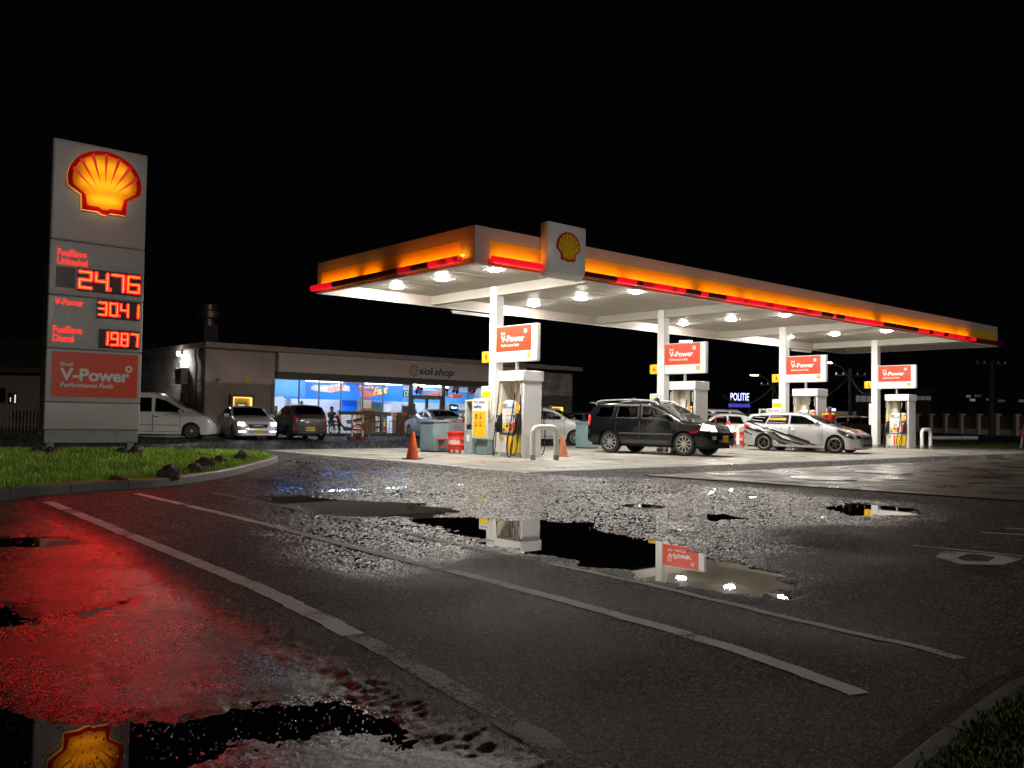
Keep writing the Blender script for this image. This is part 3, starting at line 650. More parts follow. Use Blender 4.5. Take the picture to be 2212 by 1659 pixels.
mb = MB(); mb.add([fE(*p, 0.0) for p in I], [tuple(range(n_))]); mb.build('emblem_field', translucent('emblem_yellow_plastic', (0.95, 0.36, 0.012)), emb)
mb = MB()
for k in range(7):
    a = R(90 + (k-3)*23.5); ca, sa = math.cos(a), math.sin(a); w_ = 0.05
    tip = (0.30*ca*.9*ES, (-0.28+0.30*sa)*ES); e0 = (0.92*ca, 0.12+0.83*sa)
    mb.prism([tip, ((e0[0]+sa*w_)*ES, (e0[1]-ca*w_)*ES), ((e0[0]-sa*w_)*ES, (e0[1]+ca*w_)*ES)], lambda p, q: fE(p, q, -0.004), (0, -0.004, 0))
mb.build('emblem_rib', mat('emblem_rib_plastic', (0.35, 0.004, 0.004), 0.4, emit=(1, 0.01, 0.01), es=0.45), emb)
mb = MB(); mb.add([fE(*p) for p in O] + [fE(p[0], p[1], 0.135) for p in O], [(i, (i+1) % n_, (i+1) % n_ + n_, i+n_) for i in range(n_)])
mb.build('emblem_rim', translucent('emblem_rim_plastic', (0.98, 0.62, 0.2)), emb)
mb = MB(); mb.tube([fE(-.32, -.30, .12), fE(.32, -.30, .12)], 0.020, 8); mb.tube([fE(-.50, .05, .12), fE(.50, .05, .12)], 0.017, 8); mb.tube([fE(-.42, .40, .12), fE(.42, .40, .12)], 0.015, 8)
mb.build('lamp_tube', lamp('emblem_tube', (1.0, 0.85, 0.6), E_EMBLEM), emb)
# prices and fuel names
def rect(*q): P = [onY(a, b, PY) for a, b in q]; return P
p1, p2, p3 = onY(170, 640, PY-.05), onY(303, 640, PY-.05), onY(304, 585, PY-.05)
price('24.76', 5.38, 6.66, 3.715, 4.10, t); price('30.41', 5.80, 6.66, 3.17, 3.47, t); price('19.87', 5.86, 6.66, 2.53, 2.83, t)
LEDTXT = lamp('letters_red', (1.0, 0.016, 0.010), 1.5)
for rows in ((('FuelSave', 4.97, 4.37, .57, .15), ('Unleaded', 4.965, 4.19, .60, .15)), (('V-Power', 4.95, 3.33, .56, .14),), (('FuelSave', 4.93, 2.74, .57, .15), ('Diesel', 4.93, 2.555, .41, .15))):
    mb = MB()
    for s, x, z, wd, ht in rows: mb.text(s, (x, PY-.012, z), (1, 0, 0), (0, 0, 1), wd, ht, 0.012)
    wpart(mb, 'fuel_name_lettering', LEDTXT, t)
mb = MB(); mb.box(4.95, 5.33, PY-.006, PY, 3.70, 4.14); wpart(mb, 'blank_display', mat('display_black', (0.02, 0.006, 0.006), 0.3), t)
brand_face(t, (4.93, PY-.002, 1.40), (1, 0, 0), (0, 0, 1), 1.75, 0.95, dict(red=(0, 0, 1, 1), ring=(.89, .33, .045),
    txt=[('Shell', (.09, .24, .23, .32), .02, 0), ('V-Power', (.09, .90, .36, .645), .035, 0), ('Performance Fuels', (.095, .71, .68, .79), .025, .25)]))

# ============================================================ CANOPY
CX0, CX1, CY0, CY1, ZB, ZT, ZC = 12.70, 42.92, 16.03, 23.42, 4.664, 5.537, 4.964
PXS = [16.417 + 7.66*k for k in range(4)]; PYC = 18.452
CEIL = mat('canopy_ceiling', (0.46, 0.43, 0.37), 0.5, var=0.05, dirt=0.3, scale=0.8, dirtcol=(0.36, 0.32, 0.26))
FASW = mat('fascia_white', (0.47, 0.41, 0.37), 0.45, var=0.04, dirt=0.1)
FASY = mat('fascia_yellow', (0.85, 0.48, 0.02), 0.45, var=0.04)
t = thing('canopy', 'long flat station canopy with yellow and white fascia on four white columns', 'canopy', (28.2, 20.18, 0), 0)
mb = MB(); mb.box(CX0+.10, CX1-.10, CY0+.10, CY1-.10, ZC, ZC+.08)
for x in (20.5, 28.3, 35.8): mb.box(x-.01, x+.01, CY0+.12, CY1-.12, ZC-.006, ZC+.01)
for y in (18.9, 21.2): mb.box(CX0+.12, CX1-.12, y-.008, y+.008, ZC-.005, ZC+.01)
wpart(mb, 'ceiling', CEIL, t)
mb = MB(); mb.box(CX0+.10, CX1-.10, CY0+.10, CY1-.10, ZT-.12, ZT-.06); wpart(mb, 'roof_deck', GREY, t)
for nm, (x0, x1, y0, y1) in dict(a=(CX0, CX1, CY0, CY0+.1), b=(CX0, CX1, CY1-.1, CY1), c=(CX0, CX0+.1, CY0+.1, CY1-.1), d=(CX1-.1, CX1, CY0+.1, CY1-.1)).items():
    mb = MB(); mb.box(x0, x1, y0, y1, ZB, ZT); fs = wpart(mb, 'fascia', FASW, t)
    z0, z1 = ZB+.03, ZB+.575
    mb = MB()
    if nm == 'a': mb.box(CX0+.42, CX1-.25, CY0-.005, CY0, z0, z1)
    if nm == 'b': mb.box(CX0+.25, CX1-.25, CY1, CY1+.005, z0, z1)
    if nm == 'c': mb.box(CX0-.005, CX0, CY0+.55, CY1-.25, z0, z1)
    if nm == 'd': mb.box(CX1, CX1+.005, CY0+.25, CY1-.25, z0, z1)
    mb.build('fascia_band', FASY, fs)
    mb = MB()
    if nm in 'ab': mb.box(x0-.03, x1+.03, y0-.03 if nm == 'a' else y0, y1 if nm == 'a' else y1+.03, ZB-.02, ZB-.002)
    else: mb.box(x0-.03 if nm == 'c' else x0, x1 if nm == 'c' else x1+.03, y0, y1, ZB-.02, ZB-.002)
    mb.build('lower_trim', WHITE, fs)
COLX = [x + .295 for x in PXS]; COLY0 = 20.036
for x in COLX:
    mb = MB(); mb.box(x, x+.3, COLY0, COLY0+.3, 0.12, ZC); mb.mat(1).box(x-.004, x+.304, COLY0-.004, COLY0+.304, 0.0, 0.12); wpart(mb, 'column', [WHITE, GREY], t, bevel=.012)
    mb = MB(); mb.box(x+.02, x+.28, CY0+.1, COLY0-.002, ZB+.02, ZC); mb.box(x+.02, x+.28, COLY0+.302, CY1-.1, ZB+.02, ZC); wpart(mb, 'beam', CEIL, t)
# red bullnose tube along the fascia foot, most of its sections failing, amber strip behind it
RON = [lamp('tube_lit', (1.0, 0.006, 0.022), E_TUBE), lamp('tube_dim', (1.0, 0.006, 0.022), E_TUBE*0.30)]
for m_ in RON: m_.node_tree.nodes['Principled BSDF'].inputs['Coat Weight'].default_value = 0.3
ROFF = mat('tube_dead', (0.16, 0.012, 0.012), 0.25, coat=0.4)
AMB = lamp('amber_strip', (1.0, 0.30, 0.012), E_AMBER)
def cropX(px): return onY(1206.9 + .4543*px, 620 + .092*px + 5, CY0-.08)[0]
runs = [(13.1, 14.62, 0)] + [(16.04 if k == 0 else cropX(a), cropX(b), m_) for k, (a, b, m_) in enumerate([
    (90, 255, 2), (255, 350, 0), (350, 378, 2), (378, 430, 1), (430, 520, 0), (520, 540, 1), (540, 580, 0), (580, 655, 2), (655, 690, 0), (690, 775, 2), (775, 862, 0), (862, 875, 1), (875, 965, 0), (965, 1000, 1), (1000, 1065, 0), (1065, 1110, 1), (1110, 1150, 0), (1150, 1185, 1), (1185, 1230, 0), (1230, 1285, 2), (1285, 1300, 0), (1300, 1340, 2), (1340, 1375, 0), (1375, 1385, 1), (1385, 1525, 0), (1525, 1692, 2), (1692, 1745, 0), (1745, 1762, 2), (1762, 1815, 0), (1815, 1835, 2), (1835, 1870, 0), (1870, 1880, 1), (1880, 1915, 0), (1915, 1940, 1), (1940, 1968, 0)])] + [(cropX(1968), CX1+.08, 2)]
tw = 0.085; ty, tz = CY0-.17, ZB+.105
for a, b, k in runs:
    mb = MB(); mb.tube([(a, ty, tz), (b, ty, tz)], tw, 14); wpart(mb, 'light_tube', (RON + [ROFF])[k], t)
def crop6Y(px): return onX(658.3 + .2976*px, 640 - .05*px, CX0-.1)[0]
for a, b, k in [(70, 165, 0), (165, 225, 0), (225, 560, 2), (560, 700, 2), (700, 800, 1), (800, 925, 2), (925, 1000, 0), (1000, 1060, 1), (1060, 1110, 0), (1110, 1142, 1)]:
    mb = MB(); mb.tube([(CX0-.17, crop6Y(a), tz), (CX0-.17, crop6Y(b), tz)], tw, 14); wpart(mb, 'light_tube', (RON + [ROFF])[k], t)
mb = MB(); mb.tube([(CX0, CY1+.105, tz), (CX1+.05, CY1+.105, tz)], tw, 10); wpart(mb, 'light_tube', mat('tube_weak', (0.3, 0.012, 0.012), 0.25, emit=(1, .01, .01), es=0.05), t)
def amber(p, q, n_):
    mb = MB(); z = tz+.076; w_ = .012; d = np.array(n_)*2*w_
    mb.add([(p[0]-d[0], p[1]-d[1], z+.008), (q[0]-d[0], q[1]-d[1], z+.008), (q[0]+d[0], q[1]+d[1], z-.008), (p[0]+d[0], p[1]+d[1], z-.008)], [(0, 1, 2, 3)])
    o = wpart(mb, 'amber_strip', AMB, t)
    if o.data.polygons[0].normal.z < 0: o.data.flip_normals()
for a, b in [(-330, -190), (0, 300), (332, 640), (682, 862), (890, 948), (960, 1035), (1045, 1170), (1178, 1295), (1300, 1508), (1540, 1690), (1694, 1888), (1900, 1955)]:
    xa, xb = (cropX(a), cropX(b)) if a >= 0 else (13.25, 14.6)
    if a == 0: xa = 16.1
    amber((xa, ty+.045), (xb, ty+.045), (0, .5))
for a, b in [(100, 365), (410, 520), (670, 1160)]:
    amber((CX0-.125, crop6Y(a)), (CX0-.125, crop6Y(b)), (.5, 0))
# square emblem box on the front fascia
t = thing('emblem_sign', 'white square emblem box mounted on the canopy front near its left corner', 'emblem sign', (15.37, 15.9, 4.62))
prof = [(15.72, 5.90), (15.72, 4.80), (15.78, 4.66), (15.92, 4.58), (16.02, 4.57), (16.02, 5.90)]
mb = MB(); mb.prism(prof, lambda a, b: (14.73, a, b), (1.30, 0, 0)); wpart(mb, 'box', WHITE, t, bevel=.015, sharp=50)
emblem((15.39, 15.715, 5.30), (1, 0, 0), (0, 0, 1), 0.40, t, 0.03)
# ceiling lamps
LX, LY = [14.77, 20.30, 28.39, 35.99], [17.79, 20.09, 22.36]
LENS = lamp('canopy_lens', (1.0, 0.95, 0.86), E_CANOPY)
proto = None; rown = ['front', 'middle', 'back']; coln = ['first', 'second', 'third', 'fourth']
for i, x in enumerate(LX):
    for j, y in enumerate(LY):
        lab = f'round ceiling lamp, {rown[j]} of the {coln[i]} crosswise row from the emblem end'
        if proto is None:
            t = proto = thing('ceiling_light', lab, 'ceiling light', (x, y, ZC), 0, 'round lamps in the canopy ceiling')
            mb = MB(); mb.box(-.27, .27, -.27, .27, -.012, 0.0); mb.build('frame', GREY, t)
            mb = MB(); mb.lathe([(.205, -.012), (.17, -.035), (.09, -.062), (.03, -.072), (0.0, -.073)], n=16); mb.build('lens', LENS, t)
        else:
            t = copy_tree(proto); t.location = (x, y, ZC); t['label'] = lab
# slim unlit tube fittings under the far edge
for (x0, lab) in ((18.6, 'slim white tube fitting under the far canopy edge near its left end'), (39.0, 'slim white tube fitting under the far canopy edge near its right end')):
    t = thing('tube_fitting', lab, 'light fitting', (x0, CY1+.12, ZB-.1), 0, 'tube fittings under the far canopy edge')
    mb = MB(); mb.box(-.9, .9, -.05, .05, 0, .06); mb.build('housing', WHITE, t, bevel=.008)
    mb = MB(); mb.tube([(-.85, 0, -.02), (.85, 0, -.02)], .022, 8); mb.build('tube', WHITE_CLEAN, t)

# ------------------------------------------------------------ brand signs and number signs on the columns
LAY = dict(red=(.02, .03, .87, .70), ring=(.735, .185, .037), txt=[('Shell', (.135, .235, .17, .25), .02, 0), ('V-Power', (.135, .71, .28, .45), .04, 0), ('Performance Fuels', (.135, .58, .495, .575), .02, .25)])
ordn = ['nearest', 'second nearest', 'third nearest', 'farthest']
sign0 = None
for k, x in enumerate(COLX):
    lab = f'red and white fuel brand board on the {ordn[k]} canopy column'
    if sign0 is None:
        t = sign0 = thing('brand_sign', lab, 'brand sign', (x, 20.03, 2.69), 0, 'brand boards on the canopy columns')
        mb = MB(); mb.box(0, .15, -1.78, 0, 0, 1.07); mb.build('box', WHITE_CLEAN, t, bevel=.045, seg=3)
        brand_face(t, (-.002, 0, 0.0), (0, -1, 0), (0, 0, 1), 1.78, 1.07, LAY, world=False)
        emblem((-.002, -1.46, .18), (0, -1, 0), (0, 0, 1), .078, t, .006, world=False, simple=True)
        mb = MB(); mb.box(.04, .12, -.9, -.84, -.27, 0); mb.box(.02, .13, -.12, -.02, -.05, 0); mb.build('bracket', GREY, t)
    else:
        t = copy_tree(sign0); t.location = (x, 20.03, 2.69); t['label'] = lab
for k, x in enumerate(COLX):
    d = '8642'[k]
    t = thing('pump_number_sign', f'small yellow pump number sign with red figure {d} beside a column', 'number sign', (x, 20.34, 2.72), 0, 'yellow pump number signs')
    mb = MB(); mb.box(0, .22, 0, .33, 0, .33); mb.build('box', YEL, t, bevel=.02, seg=2)
    mb = MB(); mb.text(d, (-.003, .175, .08), (0, -1, 0), (0, 0, 1), .11, .17, .04); mb.build('number', REDINK, t)

# ------------------------------------------------------------ fuel pumps
SCREEN = lamp('pump_screen', (0.35, 0.42, 1.0), 1.3)
def pump_side(t, sx):
    """fittings of one fuelling face; sx = -1 towards -X, +1 towards +X"""
    X = lambda d: (0.0 - d) if sx < 0 else (0.72 + d)
    def bx(mb, d0, d1, y0, y1, z0, z1):
        a, b = sorted((X(d0), X(d1))); return mb.box(a, b, y0, y1, z0, z1)
    mb = MB(); prof = [(.84, .72), (.84, 1.45), (.80, 1.53), (.70, 1.58), (.58, 1.6), (.45, 1.58), (.36, 1.53), (.32, 1.45), (.32, .72), (.40, .68), (.76, .68)]
    mb.prism(prof, lambda a, b: (X(-.10), a, b), (sx*.14, 0, 0)); head = mb.build('display_head', WHITE_CLEAN, t, bevel=.015, seg=2)
    mb = MB(); bx(mb, .04, .048, .42, .62, 1.405, 1.525); mb.build('screen', SCREEN, head)
    mb = MB(); bx(mb, .04, .044, .36, .80, 1.36, 1.40); bx(mb, .04, .046, .34, .40, 1.40, 1.5); bx(mb, .04, .046, .64, .81, 1.41, 1.50); mb.build('bezel', GREY, head)
    mb = MB(); bx(mb, .04, .05, .43, .68, 1.16, 1.34); mb.build('price_window', CREAM, head, bevel=.008)
    mb = MB(); bx(mb, .04, .06, .50, .66, .95, 1.10); mb.build('keypad', mat('keypad_grey', (.45, .45, .42), .5), head, bevel=.01)
    mb = MB(); bx(mb, .04, .05, .70, .81, .74, .93); bx(mb, .04, .05, .55, .67, .74, .93); mb.build('fuel_button', YEL, head)
    mb = MB(); bx(mb, .04, .05, .42, .52, .74, .93); mb.build('fuel_button', RED, head)
    mb = MB(); bx(mb, .051, .055, .71, .80, .74, .79); bx(mb, .051, .055, .56, .66, .84, .90); mb.build('button_label', DARK, head)
    mb = MB(); bx(mb, -.03, .004, .85, .955, 1.22, 1.52); mb.mat(1); bx(mb, .004, .007, .875, .895, 1.28, 1.48); bx(mb, .004, .007, .875, .93, 1.28, 1.30); mb.mat(2); bx(mb, .0, .006, .85, .955, 1.14, 1.22); mb.build('grade_panel', [YEL, REDINK, DARK], t)
    mb = MB(); bx(mb, -.03, .004, .20, .31, 1.22, 1.52); mb.mat(1); bx(mb, -.03, .004, .095, .198, 1.22, 1.52); mb.mat(2); bx(mb, .004, .007, .12, .17, 1.30, 1.46); mb.build('grade_panel', [YEL, SIGNRED, WHITE_CLEAN], t)
    for y0, y1, col in ((.90, 1.04, DARK), (.11, .30, SIGNRED)):
        mb = MB(); bx(mb, -.02, .10, y0, y1, .68, 1.17); mb.mat(1); bx(mb, .10, .103, y0+.02, y1-.02, .80, 1.12); mb.build('nozzle_holster', [DARK, BLACK], t, bevel=.02)
        ym = (y0+y1)/2; mb = MB()
        mb.tube([(X(.10), ym, 1.12), (X(.145), ym, 1.04), (X(.15), ym, .96)], [.010, .012, .014], 8)
        mb.mat(1).tube([(X(.15), ym, .97), (X(.16), ym, .88), (X(.13), ym+.02, .72)], [.034, .045, .026], 10)
        mb.tube([(X(.19), ym-.01, .95), (X(.215), ym-.01, .86), (X(.15), ym+.01, .76)], .010, 6)
        mb.build('nozzle', [STEEL, col], t)
    for k, (ya, yb, yl, zl, zt_, off) in enumerate(((1.0, .98, 1.06, .02, 2.12, .13), (.30, .24, .46, -.0, 2.12, .14), (.10, .20, -.02, .28, 2.12, .11))):
        pts = [(X(-.02), ya, zt_), (X(.02), ya, 2.02), (X(.06), ya*.8+yl*.2, 1.5), (X(off), ya*.55+yl*.45, .85), (X(off+.04), yl, .35), (X(off+.05), (yl*.75+yb*.25), zl+.04), (X(off+.05), (yl+yb)/2, zl+.012), (X(off+.05), yb*.8+yl*.2, zl+.06), (X(off+.04), yb-.02, .35), (X(off+.01), yb, .72)]
        if k == 2: pts = [(X(-.02), ya, zt_), (X(.02), ya, 2.0), (X(.05), .06, 1.4), (X(.14), .03, .8), (X(.16), .05, .3), (X(.16), .12, .10), (X(.16), .22, .06), (X(.16), .33, .16), (X(.14), .30, .4), (X(.12), .21, .72)]
        q = spline(pts, 6); mb = MB(); mb.tube(q, .017, 8)
        mb.mat(1).tube([q[5], q[9]], .026, 8); mb.build('hose', [BLACK, STEEL], t)
    mb = MB(); bx(mb, -.05, .0, .09, .955, .12, .62); fp = mb.build('lower_door', WHITE_CLEAN, t)
    mb = MB(); bx(mb, .0, .004, .09, .60, .12, .58); mb.mat(1); bx(mb, .0, .004, .605, .68, .12, .58); mb.build('colour_stripe', [YEL, SIGNRED], fp)
    emblem((X(.002), .86, .50), (0, sx*1.0, 0), (0, 0, 1), .07, fp, .004, world=False, simple=True)
def make_pump(lab, loc):
    t = thing('fuel_pump', lab, 'fuel pump', loc, 0, 'white fuel pumps under the canopy')
    for y in (0.0, .96):
        mb = MB(); mb.box(.02, .70, y, y+.09, 0, 2.13); mb.build('end_panel', WHITE_CLEAN if y == 0 else CREAM, t, bevel=.012)
    mb = MB(); mb.box(-.03, .75, -.03, 1.08, 2.13, 2.42); mb.build('top_cap', WHITE_CLEAN, t, bevel=.015)
    mb = MB(); mb.box(.05, .67, .092, .958, .12, .68); mb.box(.10, .62, .092, .958, .68, 1.45); mb.build('cabinet', mat('pump_body', (.5, .48, .42), .5), t)
    mb = MB(); mb.box(.0, .72, .092, .958, 0, .118); mb.build('plinth', GREY, t)
    mb = MB(); mb.box(.40, .64, .70, .956, 1.45, 2.128); mb.build('riser_panel', CREAM, t)
    pump_side(t, -1); pump_side(t, 1); return t
pump0 = None
for k, x in enumerate(PXS):
    lab = f'white fuel pump with black hoses, the {ordn[k]} of the row under the canopy'
    if pump0 is None: pump0 = make_pump(lab, (x, PYC, 0))
    else:
        c_ = copy_tree(pump0); c_.location = (x, PYC, 0); c_['label'] = lab
# ============================================================ SHOP
PXI = lambda px, Y: float(onY(px, 900, Y)[0])
FY = 42.0; BX0, BX1 = 16.9, 41.7; RZ_ = 4.5; FZ = 0.08
def block_mat(name, c, sx, sz, axis):
    m = bpy.data.materials.new(name); m.use_nodes = True; nt = m.node_tree; n = nt.nodes; l = nt.links; b = n['Principled BSDF']
    tc = n.new('ShaderNodeTexCoord'); sp = n.new('ShaderNodeSeparateXYZ'); cb = n.new('ShaderNodeCombineXYZ'); l.new(tc.outputs['Object'], sp.inputs[0])
    l.new(sp.outputs[axis], cb.inputs[0]); l.new(sp.outputs[2], cb.inputs[1])
    br = n.new('ShaderNodeTexBrick'); br.inputs['Scale'].default_value = 1; br.inputs['Brick Width'].default_value = sx; br.inputs['Row Height'].default_value = sz; br.inputs['Mortar Size'].default_value = 0.012
    c = np.array(c); br.inputs['Color1'].default_value = (*c, 1); br.inputs['Color2'].default_value = (*(c*.72), 1); br.inputs['Mortar'].default_value = (*(c*.55), 1)
    l.new(cb.outputs[0], br.inputs[0]); nz = n.new('ShaderNodeTexNoise'); nz.inputs['Scale'].default_value = 1.1; nz.inputs['Detail'].default_value = 6; l.new(tc.outputs['Object'], nz.inputs['Vector'])
    mr = n.new('ShaderNodeMapRange'); mr.inputs[1].default_value = .3; mr.inputs[2].default_value = .7; mr.inputs[3].default_value = .6; mr.inputs[4].default_value = 1.1; l.new(nz.outputs[0], mr.inputs[0])
    mx = n.new('ShaderNodeMix'); mx.data_type = 'RGBA'; mx.blend_type = 'MULTIPLY'; mx.inputs[0].default_value = 1; l.new(br.outputs[0], mx.inputs[6]); l.new(mr.outputs[0], mx.inputs[7])
    l.new(mx.outputs[2], b.inputs['Base Color']); b.inputs['Roughness'].default_value = .8
    n3 = n.new('ShaderNodeTexNoise'); n3.inputs['Scale'].default_value = 9; n3.inputs['Detail'].default_value = 5; l.new(tc.outputs['Object'], n3.inputs['Vector'])
    ma = n.new('ShaderNodeMath'); ma.operation = 'MULTIPLY_ADD'; ma.inputs[1].default_value = -1.0; l.new(br.outputs['Fac'], ma.inputs[0]); l.new(n3.outputs[0], ma.inputs[2])
    bp = n.new('ShaderNodeBump'); bp.inputs['Strength'].default_value = .8; bp.inputs['Distance'].default_value = .05; l.new(ma.outputs[0], bp.inputs['Height']); l.new(bp.outputs[0], b.inputs['Normal'])
    return m
def siding_mat(name, c, axis, pitch):
    m = bpy.data.materials.new(name); m.use_nodes = True; nt = m.node_tree; n = nt.nodes; l = nt.links; b = n['Principled BSDF']
    tc = n.new('ShaderNodeTexCoord'); wv = n.new('ShaderNodeTexWave'); wv.bands_direction = 'XYZ'[axis]; wv.inputs['Scale'].default_value = 0.314/pitch; wv.inputs['Distortion'].default_value = 0.1
    l.new(tc.outputs['Object'], wv.inputs[0]); nz = n.new('ShaderNodeTexNoise'); nz.inputs['Scale'].default_value = .9; nz.inputs['Detail'].default_value = 6; l.new(tc.outputs['Object'], nz.inputs['Vector'])
    cr = n.new('ShaderNodeValToRGB'); e = cr.color_ramp.elements; c = np.array(c); e[0].color = (*(c*.8), 1); e[1].color = (*(c*1.12), 1); e[0].position = .3; e[1].position = .7; l.new(nz.outputs[0], cr.inputs[0]); l.new(cr.outputs[0], b.inputs['Base Color'])
    b.inputs['Roughness'].default_value = .7; bp = n.new('ShaderNodeBump'); bp.inputs['Strength'].default_value = .6; bp.inputs['Distance'].default_value = .02; l.new(wv.outputs[0], bp.inputs['Height']); l.new(bp.outputs[0], b.inputs['Normal']); return m
SIDING = siding_mat('grooved_siding', (.60, .47, .41), 0, .22); BLOCK_S = block_mat('split_block', (.55, .53, .50), .40, .20, 1); BLOCK_F = block_mat('split_block_front', (.50, .47, .43), .40, .20, 0)
FASC = mat('shop_fascia', (.72, .60, .54), .5, var=.05, scale=1); SOFFIT = mat('soffit', (.10, .085, .08), .6); TRIM = mat('shop_trim', (.40, .31, .27), .5)
ALU = mat('window_frame', (.36, .32, .30), .4, metal=.3); GLASS = glass_mat('shop_glass', (.92, .95, .96)); FLOORT = mat('shop_floor', (.55, .55, .58), .2, scale=2)
INWALL = mat('shop_wall', (.74, .75, .78), .6, var=.03); BLUE = mat('blue_bulkhead', (.012, .18, .80), .35, var=.03); LBLUE = mat('light_blue_panel', (.07, .36, .85), .35, var=.04)
t = shop = thing('shop_building', 'low station shop with brown walls and a long lit window front', 'shop building', ((BX0+BX1)/2, FY+5, 0))
WX0, WX1, WT = 20.5, 37.4, 2.92
def seg_wall(nm, x0, x1, y0, y1, z0, z1, m, **k):
    mb = MB(); mb.box(x0, x1, y0, y1, z0, z1); return wpart(mb, nm, m, t, **k)
seg_wall('side_wall', BX0, BX0+.2, FY+.2, FY+14, -.1, RZ_-.25, BLOCK_S); seg_wall('front_wall', BX0+.004, WX0, FY, FY+.2, -.1, RZ_-.2, SIDING)
seg_wall('front_wall', WX1, BX1-.004, FY, FY+.2, -.1, RZ_-.45, BLOCK_F); seg_wall('side_wall', BX1-.2, BX1, FY+.2, FY+14, -.1, RZ_-.45, BLOCK_S)
seg_wall('back_wall', BX0, BX1, FY+14, FY+14.2, -.1, RZ_-.5, BLOCK_F)
seg_wall('fascia_board', WX0+.05, WX1-.02, FY-.30, FY+.15, WT+.33, RZ_-.28, FASC, bevel=.01); seg_wall('soffit', WX0, WX1, FY-.25, FY+.19, WT, WT+.328, SOFFIT)
r_ = seg_wall('roof', BX0-.05, BX1+.05, FY-.05, FY+14.3, RZ_-.19, RZ_-.1, GREY)
for x0, x1, y0, y1 in ((BX0-.2, BX1+.5, FY-.45, FY-.06), (BX0-.22, BX0-.06, FY-.06, FY+14.3)):
    mb = MB(); mb.box(x0, x1, y0, y1, RZ_-.26, RZ_); mb.build('eave_trim', TRIM, r_, bevel=.01)
# glazing: mullions, panes, door
mull = [20.5, 21.9, 23.05, 24.35, 25.7, 27.0, 28.75]; door = (28.98, 31.0); right = [31.25, 33.0, 34.9, 37.3]
for a, b in list(zip(mull[:-1], mull[1:])) + list(zip(right[:-1], right[1:])):
    mb = MB(); mb.box(a, b, FY+.04, FY+.10, FZ, FZ+.06); mb.box(a, b, FY+.04, FY+.10, WT-.05, WT); mb.box(a, a+.03, FY+.04, FY+.10, FZ+.06, WT-.05); mb.box(b-.03, b, FY+.04, FY+.10, FZ+.06, WT-.05)
    wf = wpart(mb, 'window_frame', ALU, t); mb = MB(); mb.add([(a+.03, FY+.07, FZ+.06), (b-.03, FY+.07, FZ+.06), (b-.03, FY+.07, WT-.05), (a+.03, FY+.07, WT-.05)], [(0, 1, 2, 3)]); mb.build('pane', GLASS, wf)
mb = MB()
for x in (28.76, 31.02): mb.box(x, x+.2, FY, FY+.14, FZ, WT)
mb.box(28.96, 31.02, FY, FY+.14, 2.18, 2.30); wpart(mb, 'door_frame', ALU, t)
mb = MB(); mb.add([(28.96, FY+.07, 2.3), (31.02, FY+.07, 2.3), (31.02, FY+.07, WT), (28.96, FY+.07, WT)], [(0, 1, 2, 3)]); wpart(mb, 'door_light_pane', GLASS, t)
for a, b in ((28.98, 29.98), (30.0, 31.0)):
    mb = MB(); mb.box(a, a+.09, FY+.05, FY+.10, FZ, 2.17); mb.box(b-.09, b, FY+.05, FY+.10, FZ, 2.17); mb.box(a+.09, b-.09, FY+.05, FY+.10, FZ, FZ+.16); mb.box(a+.09, b-.09, FY+.05, FY+.10, 2.08, 2.17)
    d_ = wpart(mb, 'door', ALU, t); mb = MB(); mb.add([(a+.09, FY+.075, FZ+.16), (b-.09, FY+.075, FZ+.16), (b-.09, FY+.075, 2.08), (a+.09, FY+.075, 2.08)], [(0, 1, 2, 3)]); mb.build('pane', GLASS, d_)
    mb = MB(); mb.lathe([(.11, 0), (.11, -.006), (0, -.006)], ((b-.28) if a < 29.5 else a+.3, FY+.07, 1.15), 14, 'y'); mb.build('door_sticker', mat('sticker_blue', (.02, .03, .12), .5), d_)
seg_wall('window_jamb', WX0-.16, WX0, FY-.06, FY+.19, FZ-.1, WT, TRIM)
# interior shell
IY = FY + 7.5
seg_wall('shop_floor', WX0-.3, WX1, FY+.16, IY, FZ-.12, FZ-.02, FLOORT); seg_wall('interior_wall', WX0-.3, WX1, IY, IY+.1, FZ, 3.1, INWALL)
seg_wall('interior_wall', WX0-.3, WX0-.2, FY+.21, IY, FZ, 3.1, INWALL); seg_wall('interior_wall', WX1, WX1+.1, FY+.21, IY, FZ, 3.1, INWALL)
seg_wall('shop_ceiling', WX0-.2, WX1, FY+.21, IY, 3.1, 3.2, INWALL)
x0, z0 = onY(596, 868, FY+4.5); zt_ = 3.1
seg_wall('bulkhead', WX0-.2, 23.4, FY+2.2, FY+2.35, 2.05, 3.02, mat('bulkhead_pale', (.09, .30, .85), .4, var=.03)); seg_wall('bulkhead', 23.42, 31.4, FY+4.6, FY+4.75, 2.0, 3.02, BLUE)
seg_wall('bulkhead', 31.4, WX1, FY+5.0, FY+5.15, 1.98, 2.75, LBLUE); seg_wall('partition', 29.3, 30.6, FY+4.8, FY+4.9, FZ, 1.98, INWALL); seg_wall('partition', 27.3, 28.3, FY+4.95, FY+5.05, FZ, 2.0, BLUE)
mb = MB(); mb.prism([(31.5, 2.22), (34.6, 2.72), (34.9, 2.72), (34.9, 2.6), (34.0, 2.42)], lambda a, b: (a, FY+4.985, b), (0, .01, 0)); mb.prism([(28.35, 2.62), (29.5, 2.52), (29.5, 2.3), (28.35, 2.18)], lambda a, b: (a, FY+4.585, b), (0, .01, 0)); wpart(mb, 'orange_stripe', mat('orange_print', (.85, .13, .02), .4), t)
STRIPL = lamp('shop_lamp', (.82, .91, 1.0), E_INSIDE)
for y in (FY+1.2, FY+3.4, FY+6.0):
    for a in (21.2, 25.3, 29.6, 33.4):
        mb = MB(); mb.box(a, a+2.6, y, y+.22, 3.05, 3.098); wpart(mb, 'strip_light', STRIPL, t)
